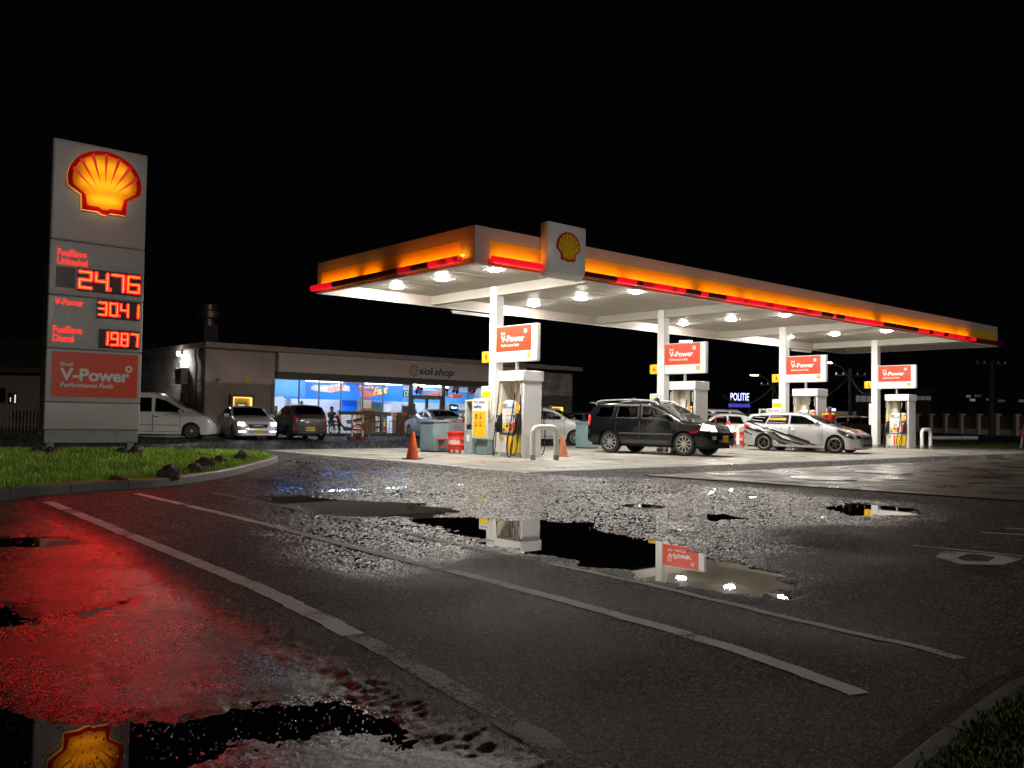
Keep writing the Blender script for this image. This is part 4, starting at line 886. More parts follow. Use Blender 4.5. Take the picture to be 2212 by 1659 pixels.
# things on the shop front
mb = MB(); lx, lz0 = onY(885, 814, FY-.31)
t2 = thing('shop_sign', 'blue shop lettering with round sun badge on the fascia board above the entrance', 'shop sign', (30.2, FY-.30, 3.3))
INK = mat('sign_navy', (.012, .03, .22), .4)
a, b = onY(906, 808, FY-.31), onY(933, 792, FY-.31); mb = MB(); mb.text('sol', (a[0], FY-.312, 3.47), (1, 0, 0), (0, 0, 1), .92, .42, .02); a = onY(938, 808, FY-.31); mb.text('shop', (a[0], FY-.312, 3.335), (1, 0, 0), (0, 0, 1), 1.42, .55, .02, .25); wpart(mb, 'lettering', INK, t2)
c_ = onY(894, 801, FY-.31); mb = MB()
for k in range(8):
    a = k*math.pi/4; p = lambda r, q: (c_[0] + r*math.cos(q)*.82, FY-.312, c_[1] + r*math.sin(q))
    mb.add([p(.34, a-.24), p(.34, a+.24), p(.25, a+.22), p(.25, a-.22)], [(0, 1, 2, 3)]); mb.mat(1).add([p(.24, a), p(.17, a+.3), p(.06, a), p(.17, a-.3)], [(0, 1, 2, 3)]); mb.mat(0)
wpart(mb, 'sun_badge', [INK, mat('sign_gold', (.7, .35, .12), .4)], t2)
t2 = thing('tube_fitting', 'slim white tube fitting above the blue shop lettering', 'light fitting', (30.3, FY-.34, 4.16)); mb = MB(); mb.box(-1.1, 1.1, -.06, .03, 0, .06); mb.build('housing', WHITE, t2, bevel=.01)
def interior_sign(nm, lab, X, Y, Z, build):
    t_ = thing(nm, lab, 'wall sign', (X, Y, Z), 0, 'signs on the blue wall inside the shop'); build(t_)
def s1(t_):
    mb = MB(); mb.prism([(-1.3, .15), (-1.15, .28), (-.2, .3), (.6, .42), (1.25, .3), (1.3, -.02), (.7, .02), (0, -.12), (-.9, -.06), (-1.3, .02)], lambda a, b: (a, -.02, b), (0, .02, 0)); mb.build('sign_board', mat('sign_beige', (.62, .58, .52), .5), t_)
    mb = MB(); mb.text('Coffee', (-.95, -.025, .06), (1, 0, 0), (0, .0, 1), .75, .17, .03); mb.mat(1).text('Island', (-.22, -.03, -.10), (1, 0, .12), (0, 0, 1), 1.1, .38, .02, .3); mb.build('lettering', [WHITE_CLEAN, mat('script_coral', (.75, .22, .14), .5)], t_)
def s2(t_):
    mb = MB(); mb.prism([(-1.1, .02), (-1.05, .25), (-.2, .3), (0, .2), (.6, .0), (1.1, .1), (1.05, -.2), (.5, -.3), (-.1, .02), (-.7, -.02)], lambda a, b: (a, -.02, b), (0, .02, 0)); mb.build('sign_board', SIGNRED, t_)
    mb = MB(); mb.text("Fresh'n", (-.92, -.025, .05), (1, 0, 0), (0, 0, 1), 1.0, .22, .04); mb.mat(1).text('Fast', (.05, -.03, -.35), (1, 0, .15), (0, 0, 1), 1.05, .5, .04, .3); mb.build('lettering', [WHITE_CLEAN, mat('script_yellow', (.75, .75, .2), .5)], t_)
def s3(t_):
    mb = MB(); mb.prism([(-.6, .0), (-.4, .17), (.5, .1), (.62, -.02), (.3, -.12), (-.4, -.1)], lambda a, b: (a, -.02, b), (0, .02, 0)); mb.build('sign_board', SIGNRED, t_)
    mb = MB(); mb.text('WR', (-.48, -.025, -.05), (1, 0, .02), (0, 0, 1), .30, .13, .03); mb.build('lettering', WHITE_CLEAN, t_)
p = onY(716, 838, FY+4.5); interior_sign('wall_sign', 'beige banner shaped sign with coral script on the blue wall inside the shop', p[0], FY+4.59, p[1]-.15, s1)
p = onY(806, 838, FY+4.5); interior_sign('wall_sign', 'red sign with yellow script on the blue wall inside the shop', p[0], FY+4.59, p[1]-.1, s2)
p = onY(985, 856, FY+4.9); interior_sign('wall_sign', 'small red sign with white letters on the blue wall right of the shop door', p[0], FY+4.99, p[1], s3)
t2 = thing('exit_sign', 'small green and white exit sign hanging inside the window left of the door', 'exit sign', (PXI(879, FY+.5), FY+.5, 2.22)); mb = MB(); mb.box(-.26, .26, 0, .08, 0, .34); mb.mat(1).box(-.22, .22, -.004, 0, .04, .30); mb.mat(2).box(-.16, -.04, -.007, -.004, .07, .27); mb.box(.02, .16, -.007, -.004, .07, .27); mb.build('box', [DARK, lamp('exit_pale', (.7, 1, .85), .9), mat('exit_green', (.02, .25, .10), .5)], t2)
mb = MB(); mb.tube([(-.2, .04, .34), (-.2, .04, .8)], .01, 6); mb.tube([(.2, .04, .34), (.2, .04, .8)], .01, 6); mb.build('hanger', STEEL, t2)
t2 = thing('neon_sign', 'small lit open sign in the window right of the shop door', 'open sign', (32.1, FY+.25, 1.42)); mb = MB(); mb.box(-.32, .32, 0, .05, 0, .42); mb.build('backing', mat('neon_back', (.01, .015, .06), .3), t2, bevel=.02); mb = MB(); mb.text('Open', (-.22, -.006, .12), (1, 0, 0), (0, 0, 1), .44, .2, .03); mb.build('lettering', lamp('neon_white', (.6, .75, 1), 3), t2)
# balloons
BAL = [mat('balloon_blue', (.01, .02, .40), .2), mat('balloon_orange', (.80, .20, .05), .2), mat('balloon_white', (.75, .72, .75), .2)]
def balloons(px, py, lab, cols):
    X, Z = onY(px, py, FY+.6); t_ = thing('balloon_bunch', lab, 'balloons', (X, FY+.6, Z), 0, 'balloon bunches inside the shop front')
    for k, c in enumerate(cols):
        a = k*2*math.pi/len(cols) + .5; r = .17 if k < 4 else .05
        mb = MB(); pr = [(0, -.17), (.02, -.16), (.07, -.11), (.115, -.02), (.12, .04), (.09, .11), (.04, .145), (0, .15)]; mb.lathe(pr, (r*math.cos(a), -.05*(k % 2), r*math.sin(a)*.9), 16); mb.build('balloon', BAL[c], t_)
    mb = MB(); mb.tube([(0, 0, 0), (.02, .05, 3.08-Z)], .006, 5); mb.build('string', WHITE_CLEAN, t_)
balloons(905, 843, 'small blue and orange balloon bunch inside the glass above the shop door', [0, 1, 0, 2]); balloons(1018, 843, 'blue and orange balloon bunch just right of the shop door', [0, 1, 0, 1, 2])
balloons(961, 846, 'balloon bunch at the right jamb of the shop door', [0, 1, 1, 2]); balloons(984, 841, 'square bunch of two orange and two blue balloons right of the shop door', [1, 1, 0, 0])
balloons(1024, 840, 'balloon bunch with a white balloon near the pump column', [1, 0, 1, 0, 2])
# furniture inside
def counter(nm, lab, cat, x0, x1, y0, y1, h, m1, m2):
    t_ = thing(nm, lab, cat, ((x0+x1)/2, (y0+y1)/2, FZ-.02)); sx, sy = (x1-x0)/2, (y1-y0)/2
    mb = MB(); mb.box(-sx, sx, -sy, sy, 0, h-.05); mb.build('body', m1, t_); mb = MB(); mb.box(-sx-.05, sx+.05, -sy-.05, sy+.05, h-.048, h); mb.build('counter_top', m2, t_, bevel=.01); return t_
WOOD = mat('light_wood', (.48, .22, .08), .45, scale=3, var=.25); PALE = mat('pale_laminate', (.70, .72, .74), .4)
counter('service_counter', 'white service counter behind the left shop window', 'counter', PXI(640, FY+3.3), PXI(772, FY+3.3), FY+3.2, FY+3.9, 1.25, PALE, WHITE_CLEAN); counter('back_counter', 'pale back counter at the far left of the shop', 'counter', 20.5, 23.0, FY+2.2, FY+2.8, 1.0, mat('pale_yellow', (.65, .62, .42), .5), PALE)
counter('wooden_stand', 'orange wooden cabinet inside the window beside the shop door', 'cabinet', PXI(858, FY+.4), PXI(883, FY+.4), FY+.4, FY+.9, 1.25, WOOD, WOOD)
dsx = PXI(793, FY+1.4)
t2 = counter('display_stand', 'slatted wooden stand with a white notice on top right of the motorbike', 'display stand', dsx-.5, dsx+.5, FY+1.3, FY+1.8, 1.35, WOOD, WOOD)
mb = MB(); mb.box(-.42, .42, -.03, .03, 1.35, 2.0); mb.mat(1).box(-.33, .33, -.036, -.03, 1.45, 1.92); mb.build('notice_board', [WOOD, WHITE_CLEAN], t2)
mb = MB()
for k in range(8): mb.box(-.47+k*.125, -.41+k*.125, -.275, -.252, .05, 1.25)
mb.build('slats', mat('slat_wood', (.60, .30, .11), .5), t2)
def goods_shelf(lab, x0, x1, y, h, seed, nm='goods_shelf'):
    t_ = thing(nm, lab, 'shelf', ((x0+x1)/2, y, FZ-.02), 0, 'shelves of goods in the shop'); sx = (x1-x0)/2; rr = random.Random(seed)
    mb = MB(); mb.box(-sx, sx, .28, .30, 0, h); mb.box(-sx, -sx+.03, 0, .28, 0, h); mb.box(sx-.03, sx, 0, .28, 0, h); mb.build('frame', mat('shelf_blue', (.06, .16, .32), .5), t_)
    cols = [mat('goods_%s' % nm_, c_, .45) for nm_, c_ in (('red', (.6, .05, .04)), ('yellow', (.75, .5, .05)), ('green', (.05, .3, .1)), ('white', (.75, .75, .75)), ('orange', (.75, .25, .05)), ('blue', (.05, .12, .5)), ('brown', (.25, .13, .07)))]
    z = .1
    while z < h - .2:
        mb = MB(); mb.box(-sx+.03, sx-.03, 0, .28, z-.02, z); sh = mb.build('shelf_board', PALE, t_); mb = MB(); x = -sx+.05
        while x < sx-.14:
            w_ = rr.uniform(.07, .14); mb.mat(rr.randrange(7)).box(x, x+w_, .03, .2, z, z+rr.uniform(.12, .26)); x += w_+.012
        mb.build('goods', cols, sh); z += .33
goods_shelf('tall narrow goods rack left of the tall dark cooler in the shop', PXI(776, FY+4.2), PXI(801, FY+4.2), FY+4.2, 1.95, 1); goods_shelf('low goods shelf behind the bar stools', PXI(800, FY+3.0), PXI(836, FY+3.0), FY+3.0, 1.2, 2); goods_shelf('goods shelf behind the parked white saloon in the right window', 31.6, 34.4, FY+3.2, 1.3, 3); goods_shelf('goods shelf at the far right behind the pump column', 34.8, 37.0, FY+3.6, 1.5, 4)
t2 = thing('cooler', 'tall dark cooler with blue sides inside the shop', 'cooler', (PXI(815, FY+4.4), FY+4.4, FZ-.02)); mb = MB(); mb.box(-.45, .45, 0, .5, 0, 1.9); mb.build('body', mat('cooler_blue', (.02, .12, .5), .4), t2, bevel=.02); mb = MB(); mb.box(-.35, .35, -.02, 0, .15, 1.8); mb.build('door', mat('cooler_glass', (.05, .09, .09), .15), t2)
t2 = thing('appliance', 'black coffee machine on the back counter at the left of the shop', 'coffee machine', (21.3, FY+2.4, .98)); mb = MB(); mb.box(-.5, .5, -.15, .2, 0, .55); mb.mat(1).box(-.4, .4, -.16, -.15, .3, .5); mb.build('body', [DARK, STEEL], t2, bevel=.02); mb = MB(); mb.tube([(-.2, -.2, .25), (-.2, -.2, .1)], .03, 8); mb.tube([(.2, -.2, .25), (.2, -.2, .1)], .03, 8); mb.build('spout', CHROME, t2)
for k, (x, lab) in enumerate(((22.05, 'white oval standing board on the counter at the left of the shop'),)):
    t2 = thing('oval_board', lab, 'notice board', (23.0, FY+3.4, 1.13)); mb = MB(); mb.lathe([(0, .0), (.26, 0.0), (.26, .03), (0, .03)], (0, 0, .55), 24, 'y'); o = mb.build('board', WHITE_CLEAN, t2); o.scale = (.75, 1, 1.25); o.location.z = -.12; mb = MB(); mb.box(-.12, .12, -.05, .08, 0, .3); mb.build('base', WHITE_CLEAN, t2)
def stool(x, y, lab, tall=.76):
    t_ = thing('bar_stool', lab, 'bar stool', (x, y, FZ-.02), 0, 'tall stools at the window bar'); mb = MB(); mb.box(-.19, .19, -.19, .19, tall-.04, tall); mb.build('seat', DARK, t_, bevel=.01)
    for a in (-1, 1):
        for b in (-1, 1):
            mb = MB(); mb.tube([(a*.16, b*.16, tall-.04), (a*.2, b*.2, 0)], .014, 6); mb.build('leg', DARK, t_)
    mb = MB(); mb.tube([(.17, -.17, tall), (.2, -.17, tall+.38), (.2, .17, tall+.38), (.17, .17, tall)], .014, 6); mb.build('backrest', DARK, t_); mb = MB(); mb.tube([(-.18, -.18, .3), (.18, -.18, .3), (.18, .18, .3), (-.18, .18, .3)], .01, 6, closed=True); mb.build('foot_ring', DARK, t_)
stool(PXI(851, FY+.75), FY+.75, 'bar stool with backrest nearest the shop door'); stool(PXI(826, FY+.75), FY+.75, 'bar stool in the middle of the three at the window bar'); stool(PXI(799, FY+.7), FY+.7, 'bar stool at the left end of the window bar near the motorbike')
t2 = thing('window_bar', 'narrow dark bar table along the shop window', 'bar table', (PXI(822, FY+.42), FY+.42, FZ-.02)); mb = MB(); mb.box(-1.2, 1.2, -.16, .16, 1.02, 1.06); mb.build('table_top', DARK, t2)
for x in (-1.1, 0, 1.1):
    mb = MB(); mb.box(x-.03, x+.03, -.03, .03, 0, 1.02); mb.build('leg', DARK, t2)
t2 = thing('wall_poster', 'small framed orange and white poster on the white wall left of the door', 'poster', (PXI(875, FY+.25), FY+.25, 1.25)); mb = MB(); mb.box(-.25, .25, 0, .02, 0, .45); mb.mat(1).box(-.2, .2, -.004, 0, .25, .40); mb.mat(2).box(-.2, .2, -.004, 0, .05, .22); mb.build('sheet', [WHITE_CLEAN, mat('poster_orange', (.7, .25, .05), .5), mat('poster_grey', (.4, .38, .36), .5)], t2)
# outside fittings on the building
def atm(x, y, lab, z=1.05):
    t_ = thing('cash_machine', lab, 'cash machine', (x, y, z), 0, 'lit cash machines in the shop wall')
    mb = MB(); mb.box(-.62, -.5, -.22, 0, -.55, .72); mb.box(.5, .62, -.22, 0, -.55, .72); mb.box(-.5, .5, -.22, 0, .6, .72); mb.box(-.5, .5, -.22, 0, -.55, -.45); mb.build('surround', mat('atm_brown', (.30, .22, .18), .5), t_, bevel=.01)
    mb = MB(); mb.box(-.5, .5, -.03, -.01, -.45, .6); mb.build('back_panel', mat('atm_yellow', (.75, .52, .05), .4), t_)
    mb = MB(); mb.box(-.49, -.44, -.18, -.04, -.1, .56); mb.box(.44, .49, -.18, -.04, -.1, .56); mb.box(-.43, .43, -.18, -.04, .545, .585); mb.build('lamp_strip', lamp('atm_lamp', (1, .72, .18), 1.5), t_)
    mb = MB(); mb.prism([(-.22, -.05), (.22, -.05), (.3, .3), (-.3, .3)], lambda a, b: (a, -.06, b), (0, .03, 0)); mb.mat(1).prism([(-.14, .02), (.14, .02), (.17, .22), (-.17, .22)], lambda a, b: (a, -.064, b), (0, .003, 0)); mb.build('screen', [mat('atm_bezel', (.5, .45, .3), .5), lamp('atm_screen', (.8, .8, .6), .8)], t_)
atm(18.75, FY, 'glowing yellow cash machine in the brown wall above the white saloon', 1.32); atm(40.2, FY, 'glowing yellow cash machine in the block wall behind the silver hatchback', 1.25)
t2 = thing('flood_light', 'bright floodlight on an arm high on the block side wall', 'floodlight', (BX0, 44.6, 4.0)); mb = MB(); mb.box(-.34, -.14, -.18, .18, -.02, .16); mb.build('housing', GREY, t2, bevel=.02); mb = MB(); mb.box(-.33, -.15, -.16, .16, -.045, -.022); mb.box(-.352, -.343, -.15, .15, .0, .13); mb.build('lens', lamp('flood_lens', (1, .96, .9), 420), t2); mb = MB(); mb.tube([(-.01, 0, .22), (-.2, 0, .22), (-.2, 0, .15)], .015, 6); mb.build('arm', GREY, t2)
t2 = thing('air_conditioner', 'boxy grey air conditioner on the block side wall', 'air conditioner', (BX0, 44.4, 2.6)); mb = MB(); mb.box(-.42, 0, -.42, .42, 0, .72); mb.build('casing', mat('ac_grey', (.2, .19, .18), .5), t2, bevel=.02); mb = MB(); mb.lathe([(0, -.425), (.24, -.425), (.24, -.43), (0, -.43)], (0, 0, .36), 20, 'x'); mb.build('fan_grille', DARK, t2); mb = MB(); mb.box(-.4, 0, -.35, -.3, -.08, 0); mb.box(-.4, 0, .3, .35, -.08, 0); mb.build('bracket', GREY, t2)
t2 = thing('drain_pipe', 'bent dark drain pipe running down the block side wall', 'drain pipe', (BX0-.08, 43.1, -.05)); mb = MB(); mb.tube([(0, 0, 4.25), (0, 0, 3.9), (-.02, -.25, 3.6), (-.02, -.25, 0)], .055, 10); mb.build('pipe', mat('pipe_brown', (.12, .09, .08), .5), t2); mb = MB(); mb.box(-.08, .08, -.32, -.18, 1.2, 1.24); mb.box(-.08, .08, -.32, -.18, 2.8, 2.84); mb.build('bracket', STEEL, t2)
t2 = thing('side_door', 'narrow blue door in the block side wall', 'door', (BX0-.03, 44.35, -.03)); mb = MB(); mb.box(-.02, .02, -.42, .42, 0, 2.05); mb.build('leaf', mat('door_blue', (.015, .03, .16), .5), t2); mb = MB(); mb.box(-.07, -.02, -.36, -.3, .95, 1.08); mb.build('handle', STEEL, t2); mb = MB(); mb.box(-.03, .025, -.5, -.42, 0, 2.13); mb.box(-.03, .025, .42, .5, 0, 2.13); mb.box(-.03, .025, -.42, .42, 2.05, 2.13); mb.build('frame', GREY, t2)
t2 = thing('security_camera', 'white security camera on the brown front wall near the corner', 'security camera', (17.5, FY, 2.68)); mb = MB(); mb.box(-.07, .07, -.45, -.1, 0, .13); mb.build('body', WHITE, t2, bevel=.02); mb = MB(); mb.tube([(0, 0, -.06), (0, -.2, -.06), (0, -.25, 0)], .025, 8); mb.build('arm', WHITE, t2); mb = MB(); mb.lathe([(.045, -.452), (0, -.456)], (0, 0, .06), 12, 'y'); mb.build('lens', BLACK, t2)
t2 = thing('alarm_box', 'small yellow shield shaped alarm box on the brown front wall', 'alarm box', (19.0, FY, 2.68)); mb = MB(); mb.prism([(-.11, .14), (.11, .14), (.11, -.05), (0, -.15), (-.11, -.05)], lambda a, b: (a, -.09, b), (0, .09, 0)); mb.build('cover', YEL, t2, bevel=.01); mb = MB(); mb.lathe([(.05, -.092), (0, -.094)], (0, 0, .02), 12, 'y'); mb.build('badge', GREY, t2)
t2 = thing('roof_vent', 'round metal exhaust vent standing on the shop roof', 'roof vent', (17.6, 43.5, RZ_-.11)); mb = MB(); mb.box(-.36, .36, -.36, .36, 0, 1.05); mb.build('base', mat('vent_base', (.03, .022, .02), .7), t2); VENT = mat('vent_metal', (.14, .10, .09), .4, metal=.6, dirt=.4)
mb = MB(); mb.lathe([(.40, 1.05), (.40, 1.1), (.30, 1.12), (.30, 1.38), (.50, 1.45), (.52, 1.75), (.36, 1.84), (.36, 2.1), (.33, 2.14), (0, 2.14)], n=28); mb.build('cowl', VENT, t2, sharp=30)
t2 = thing('store_hut', 'low pale hut beside the shop behind the silver van', 'hut', (13.9, 49.2, 0)); mb = MB(); mb.box(-1.6, 1.6, -1, 1, 0, 2.35); mb.build('wall', mat('hut_wall', (.45, .42, .4), .7), t2); mb = MB(); mb.box(-1.7, 1.7, -1.1, 1.1, 2.35, 2.62); mb.build('roof', mat('hut_roof', (.55, .52, .5), .6), t2, bevel=.02)
# apron and parking stops in front
mb = MB(); mb.box(BX0, BX1, FY-1.4, FY, -.2, FZ); o = mb.build('pavement', KERBM); props(o, kind='structure')
for k, (px, lab) in enumerate(((705, 'low concrete parking stop behind the dark hatchback'), (757, 'low concrete parking stop behind the red and white barrier'), (835, 'low concrete parking stop left of the white saloon'))):
    x, z = onY(px, 943, 39.6); t2 = thing('parking_stop', lab, 'parking stop', (x, 39.6, gz(x, 39.6)), 0, 'concrete parking stops before the shop'); mb = MB(); mb.prism([(-.14, 0), (.14, 0), (.09, .13), (-.09, .13)], lambda a, b: (-.95, a, b), (1.9, 0, 0)); mb.build('block', KERBM, t2, bevel=.01); mb = MB(); mb.lathe([(.03, .131), (.03, .14), (0, .14)], (-.6, 0, 0), 8); mb.lathe([(.03, .131), (.03, .14), (0, .14)], (.6, 0, 0), 8); mb.build('bolt', STEEL, t2)
# ============================================================ CARS
def paint(name, c, metal=0.0, rough=0.28, coat=0.8, spec=0.5):
    return mat(name, c, rough, metal=metal, var=0.03, coat=coat, spec=spec, scale=1.5, dirt=0.06, dirtcol=tuple(np.array(c)*0.55 + 0.02))
TINT = glass_mat('car_glass_dark', (.035, .04, .045)); CLEARG = glass_mat('car_glass', (.55, .6, .58)); SEAL = mat('window_seal', (.01, .01, .011), .35)
SEAM = mat('panel_gap', (.008, .008, .008), .8); ALLOY = mat('alloy', (.55, .55, .56), .3, metal=.85, var=.05); ALLOYD = mat('alloy_dark', (.10, .095, .09), .35, metal=.7); SEATM = mat('car_seat', (.09, .085, .08), .8)
PLATE = mat('plate_yellow', (.75, .55, .03), .45); TAIL = mat('tail_lens', (.45, .015, .012), .15, coat=.8, emit=(1, .02, .01), es=.02); AMBERL = mat('amber_lens', (.6, .2, .02), .2)
HLIT = mat('headlamp_lit', (.55, .56, .55), .12, coat=1.0, emit=(1, .94, .8), es=1.3); HLITB = mat('headlamp_lit_cool', (.55, .56, .6), .12, coat=1.0, emit=(.8, .84, 1), es=1.5)
HLENS = mat('headlamp_lens', (.55, .56, .55), .12, coat=1.0, metal=.3); HDARK = mat('headlamp_smoked', (.03, .028, .026), .12, coat=1)
def wheel_meshes():
    pr = [(.70, -.48), (.88, -.5), (.96, -.46), (1.0, -.36), (1.0, .36), (.96, .46), (.88, .5), (.70, .48)]
    mb = MB(); mb.lathe(pr, n=40, axis='y'); return mb
WHEEL_CACHE = {}
def wheel(parent, x, y, r, wd, side, spokes, am, ringm=None):
    key = (round(r, 3), wd, side, spokes, am.name)
    o = link(bpy.data.objects.new('wheel', WHEEL_CACHE[key][0])) if key in WHEEL_CACHE else None
    if o is None:
        mb = MB(); mb.lathe([(.69*r, -.48*wd), (.88*r, -.5*wd), (.96*r, -.45*wd), (r, -.34*wd), (r, .34*wd), (.96*r, .45*wd), (.88*r, .5*wd), (.69*r, .48*wd)], n=40, axis='y'); o = mb.build('wheel', BLACK)
        R0 = .70*r; f = side*.5*wd; mb = MB()
        mb.lathe([(R0, f*.96), (R0*.93, f*.97), (R0*.90, f*.55), (R0*.88, -f*.5)], n=40, axis='y'); mb.mat(1).lathe([(R0*.89, -f*.2), (0, -f*.2)], n=30, axis='y'); mb.mat(0)
        mb.lathe([(R0*.20, f*.86), (R0*.16, f*.93), (0, f*.94)], n=16, axis='y'); mb.lathe([(R0*.20, f*.86), (R0*.2, f*.3)], n=16, axis='y')
        for k in range(spokes):
            a = 2*math.pi*k/spokes; ca, sa = math.cos(a), math.sin(a); q = []
            for (rr, w_, yy) in ((.16, .085, .84), (.55, .062, .86), (.93, .085, .80)):
                for s in (-1, 1): q.append((R0*(rr*ca - s*w_*sa), f*yy, R0*(rr*sa + s*w_*ca)))
            n = len(q); q += [(a_, b - side*.025, c) for a_, b, c in q]
            mb.add(q, [(0, 1, 3, 2), (2, 3, 5, 4), (0, 2, 2+n, n), (2, 4, 4+n, 2+n), (1, 1+n, 3+n, 3), (3, 3+n, 5+n, 5), (4, 5, 5+n, 4+n)])
        rim = mb.build('rim', [am, SEAM], o); WHEEL_CACHE[key] = (o.data, rim.data)
    else:
        rim = link(bpy.data.objects.new('rim', WHEEL_CACHE[key][1])); rim.parent = o
    o.parent = parent; o.location = (x, y, r); return o

class Car:
    def __init__(s, label, cat, loc, rz, name='parked_car', group='cars at the station', **k):
        s.__dict__.update(dict(tb=.26, crown=.035, rc=.10, rr=.30, sill=.24, spokes=7, alloy=ALLOY, wr=.31, ww=.2, glass=TINT, fend=.0, wsm=.05, ring=.035, belt=.95, seats=True), **k)
        s.t = thing(name, label, cat, (loc[0], loc[1], s.__dict__.get('zoff', 0) + loc[2]), rz, group)
        top = np.array(s.top, float); xf = np.linspace(top[0, 0], top[-1, 0], 900); zf = np.interp(xf, top[:, 0], top[:, 1])
        sig = int(s.wsm / (xf[1]-xf[0])); ker = np.hanning(2*sig+3); ker /= ker.sum(); zf = np.convolve(np.pad(zf, sig+1, 'edge'), ker, 'valid')
        s.xf, s.zf = xf, zf; arc = np.r_[0, np.cumsum(np.hypot(np.diff(xf), np.diff(zf)))]
        s.xs = np.interp(np.linspace(0, arc[-1], int(arc[-1]/.035)), arc, xf); s.L2 = top[-1, 0]; s.body()
    def zt(s, x): return np.interp(x, s.xf, s.zf)
    def zb(s, x):
        b = np.array(s.bot, float); z = np.interp(x, b[:, 0], b[:, 1])
        for xw in s.wx:
            d = s.wr*1.13; u = np.abs(x - xw)
            z = np.where(u < d, np.maximum(z, s.wr + np.sqrt(np.maximum(d*d - u*u, 0))), z)
        return z
    def hw(s, x):
        d = np.minimum(s.L2 - x, x + s.L2); r = s.rr; e = np.where(d < r, r*(1 - np.sqrt(np.maximum(1 - ((r - d)/r)**2, 0))), 0)
        return s.W/2 - .035*(x/s.L2)**2 - e*.75
    def y(s, x, z):
        zm = s.belt*.62; h = s.hw(x); lo = np.clip((zm - z)/zm, 0, 1); up = np.clip((z - zm)/(s.belt - zm), 0, 1)
        fl = sum(s.fend*np.exp(-((x - xw)/(s.wr*1.25))**2)*np.exp(-((z - s.wr*1.6)/.22)**2) for xw in s.wx)
        return h - .07*lo**2 - .03*up**2 - s.tb*np.maximum(z - s.belt, 0) + fl
    def section(s, x, N=24, K=5, T=8):
        zt, zb = float(s.zt(x)), float(s.zb(x)); rc = max(min(s.rc, (zt-zb)*.3), .01); zc = zt - rc - s.crown
        zz = np.linspace(zb, zc, N); yy = s.y(x, zz); y0 = yy[-1]; pts = [(yy[i], zz[i]) for i in range(N)]
        for k in range(1, K+1): a = k/K*math.pi/2; pts.append((y0 - rc*(1-math.cos(a)), zc + rc*math.sin(a)))
        y1 = y0 - rc
        for k in range(1, T+1): v = 1 - k/T; pts.append((y1*v, zt - s.crown*v*v))
        return pts
    def ytop(s, x): 
        zt, zb = float(s.zt(x)), float(s.zb(x)); rc = max(min(s.rc, (zt-zb)*.3), .01); return float(s.y(x, zt - rc - s.crown)) - rc
    def body(s):
        N, K, T = 24, 5, 8; half = N + K + T; V = []; F = []; sides = [np.array(w_[1]) for w_ in s.windows]
        for x in s.xs:
            p = s.section(x, N, K, T); V += [(x, a, b) for a, b in p] + [(x, -a, b) for a, b in p[-2::-1]]
        m = 2*half - 1; V = np.array(V); mi = []
        def inside(px, pz, poly):
            c = False; n = len(poly)
            for i in range(n):
                a, b = poly[i], poly[(i+1) % n]
                if (a[1] > pz) != (b[1] > pz) and px < (b[0]-a[0])*(pz-a[1])/(b[1]-a[1]) + a[0]: c = not c
            return c
        def shrink(poly, d): c = poly.mean(0); return c + (poly - c)*(1 - d/np.maximum(np.abs(poly - c).max(0), .05))
        ins = [shrink(q, .018) for q in sides]
        for i in range(len(s.xs)-1):
            for j in range(m-1):
                q = (i*m+j, i*m+j+1, (i+1)*m+j+1, (i+1)*m+j); c = V[list(q)].mean(0); jj = j if j < half-1 else m-2-j
                if jj < N+1 and c[2] > s.belt - .12 and any(inside(c[0], c[2], w_) for w_ in ins): continue
                if jj >= N+K-1:
                    v = abs(c[1]) / max(s.ytop(c[0]), .1); hit = False
                    for (nm, xa, xb, vm) in s.screens:
                        if xa + .03 < c[0] < xb - .03 and v < vm - .04: hit = True
                    if hit: continue
                F.append(q)
        F.append(tuple(range(m))[::-1]); F.append(tuple((len(s.xs)-1)*m + k for k in range(m)))
        mb = MB(); mb.add(V, F, True); mb.box(-s.L2+.3, s.L2-.35, -s.W/2+.30, s.W/2-.30, s.sill-.04, s.sill+.02)
        s.bodyo = mb.build('body', s.paint, s.t, sharp=38)
        mb = MB(); mb.box(-s.L2+.18, s.L2-.18, -s.W/2+.24, s.W/2-.24, s.sill-.06, s.belt-.25); mb.build('underbody', SEAM, s.t)
        # glass
        for (nm, poly, *_r) in s.windows:
            for sd in (1, -1):
                mb = MB(); s.side(mb, poly, sd, .004); pane = mb.build('side_window', s.glass, s.t); mb = MB(); s.ringp(mb, poly, sd, s.ring, .007); mb.build('window_seal', _r[0] if _r else SEAL, pane)
        for (nm, xa, xb, vm) in s.screens:
            mb = MB(); s.topgrid(mb, xa, xb, -vm, vm, .004); pane = mb.build(nm, s.glass, s.t); mb = MB(); e = .035
            s.topgrid(mb, xa, xb, -vm, -vm+.05, .008, 3); s.topgrid(mb, xa, xb, vm-.05, vm, .008, 3); s.topgrid(mb, xa, xa+(xb-xa)*.06+.01, -vm, vm, .008, 2); s.topgrid(mb, xb-(xb-xa)*.06-.01, xb, -vm, vm, .008, 2); mb.build('screen_seal', SEAL, pane)
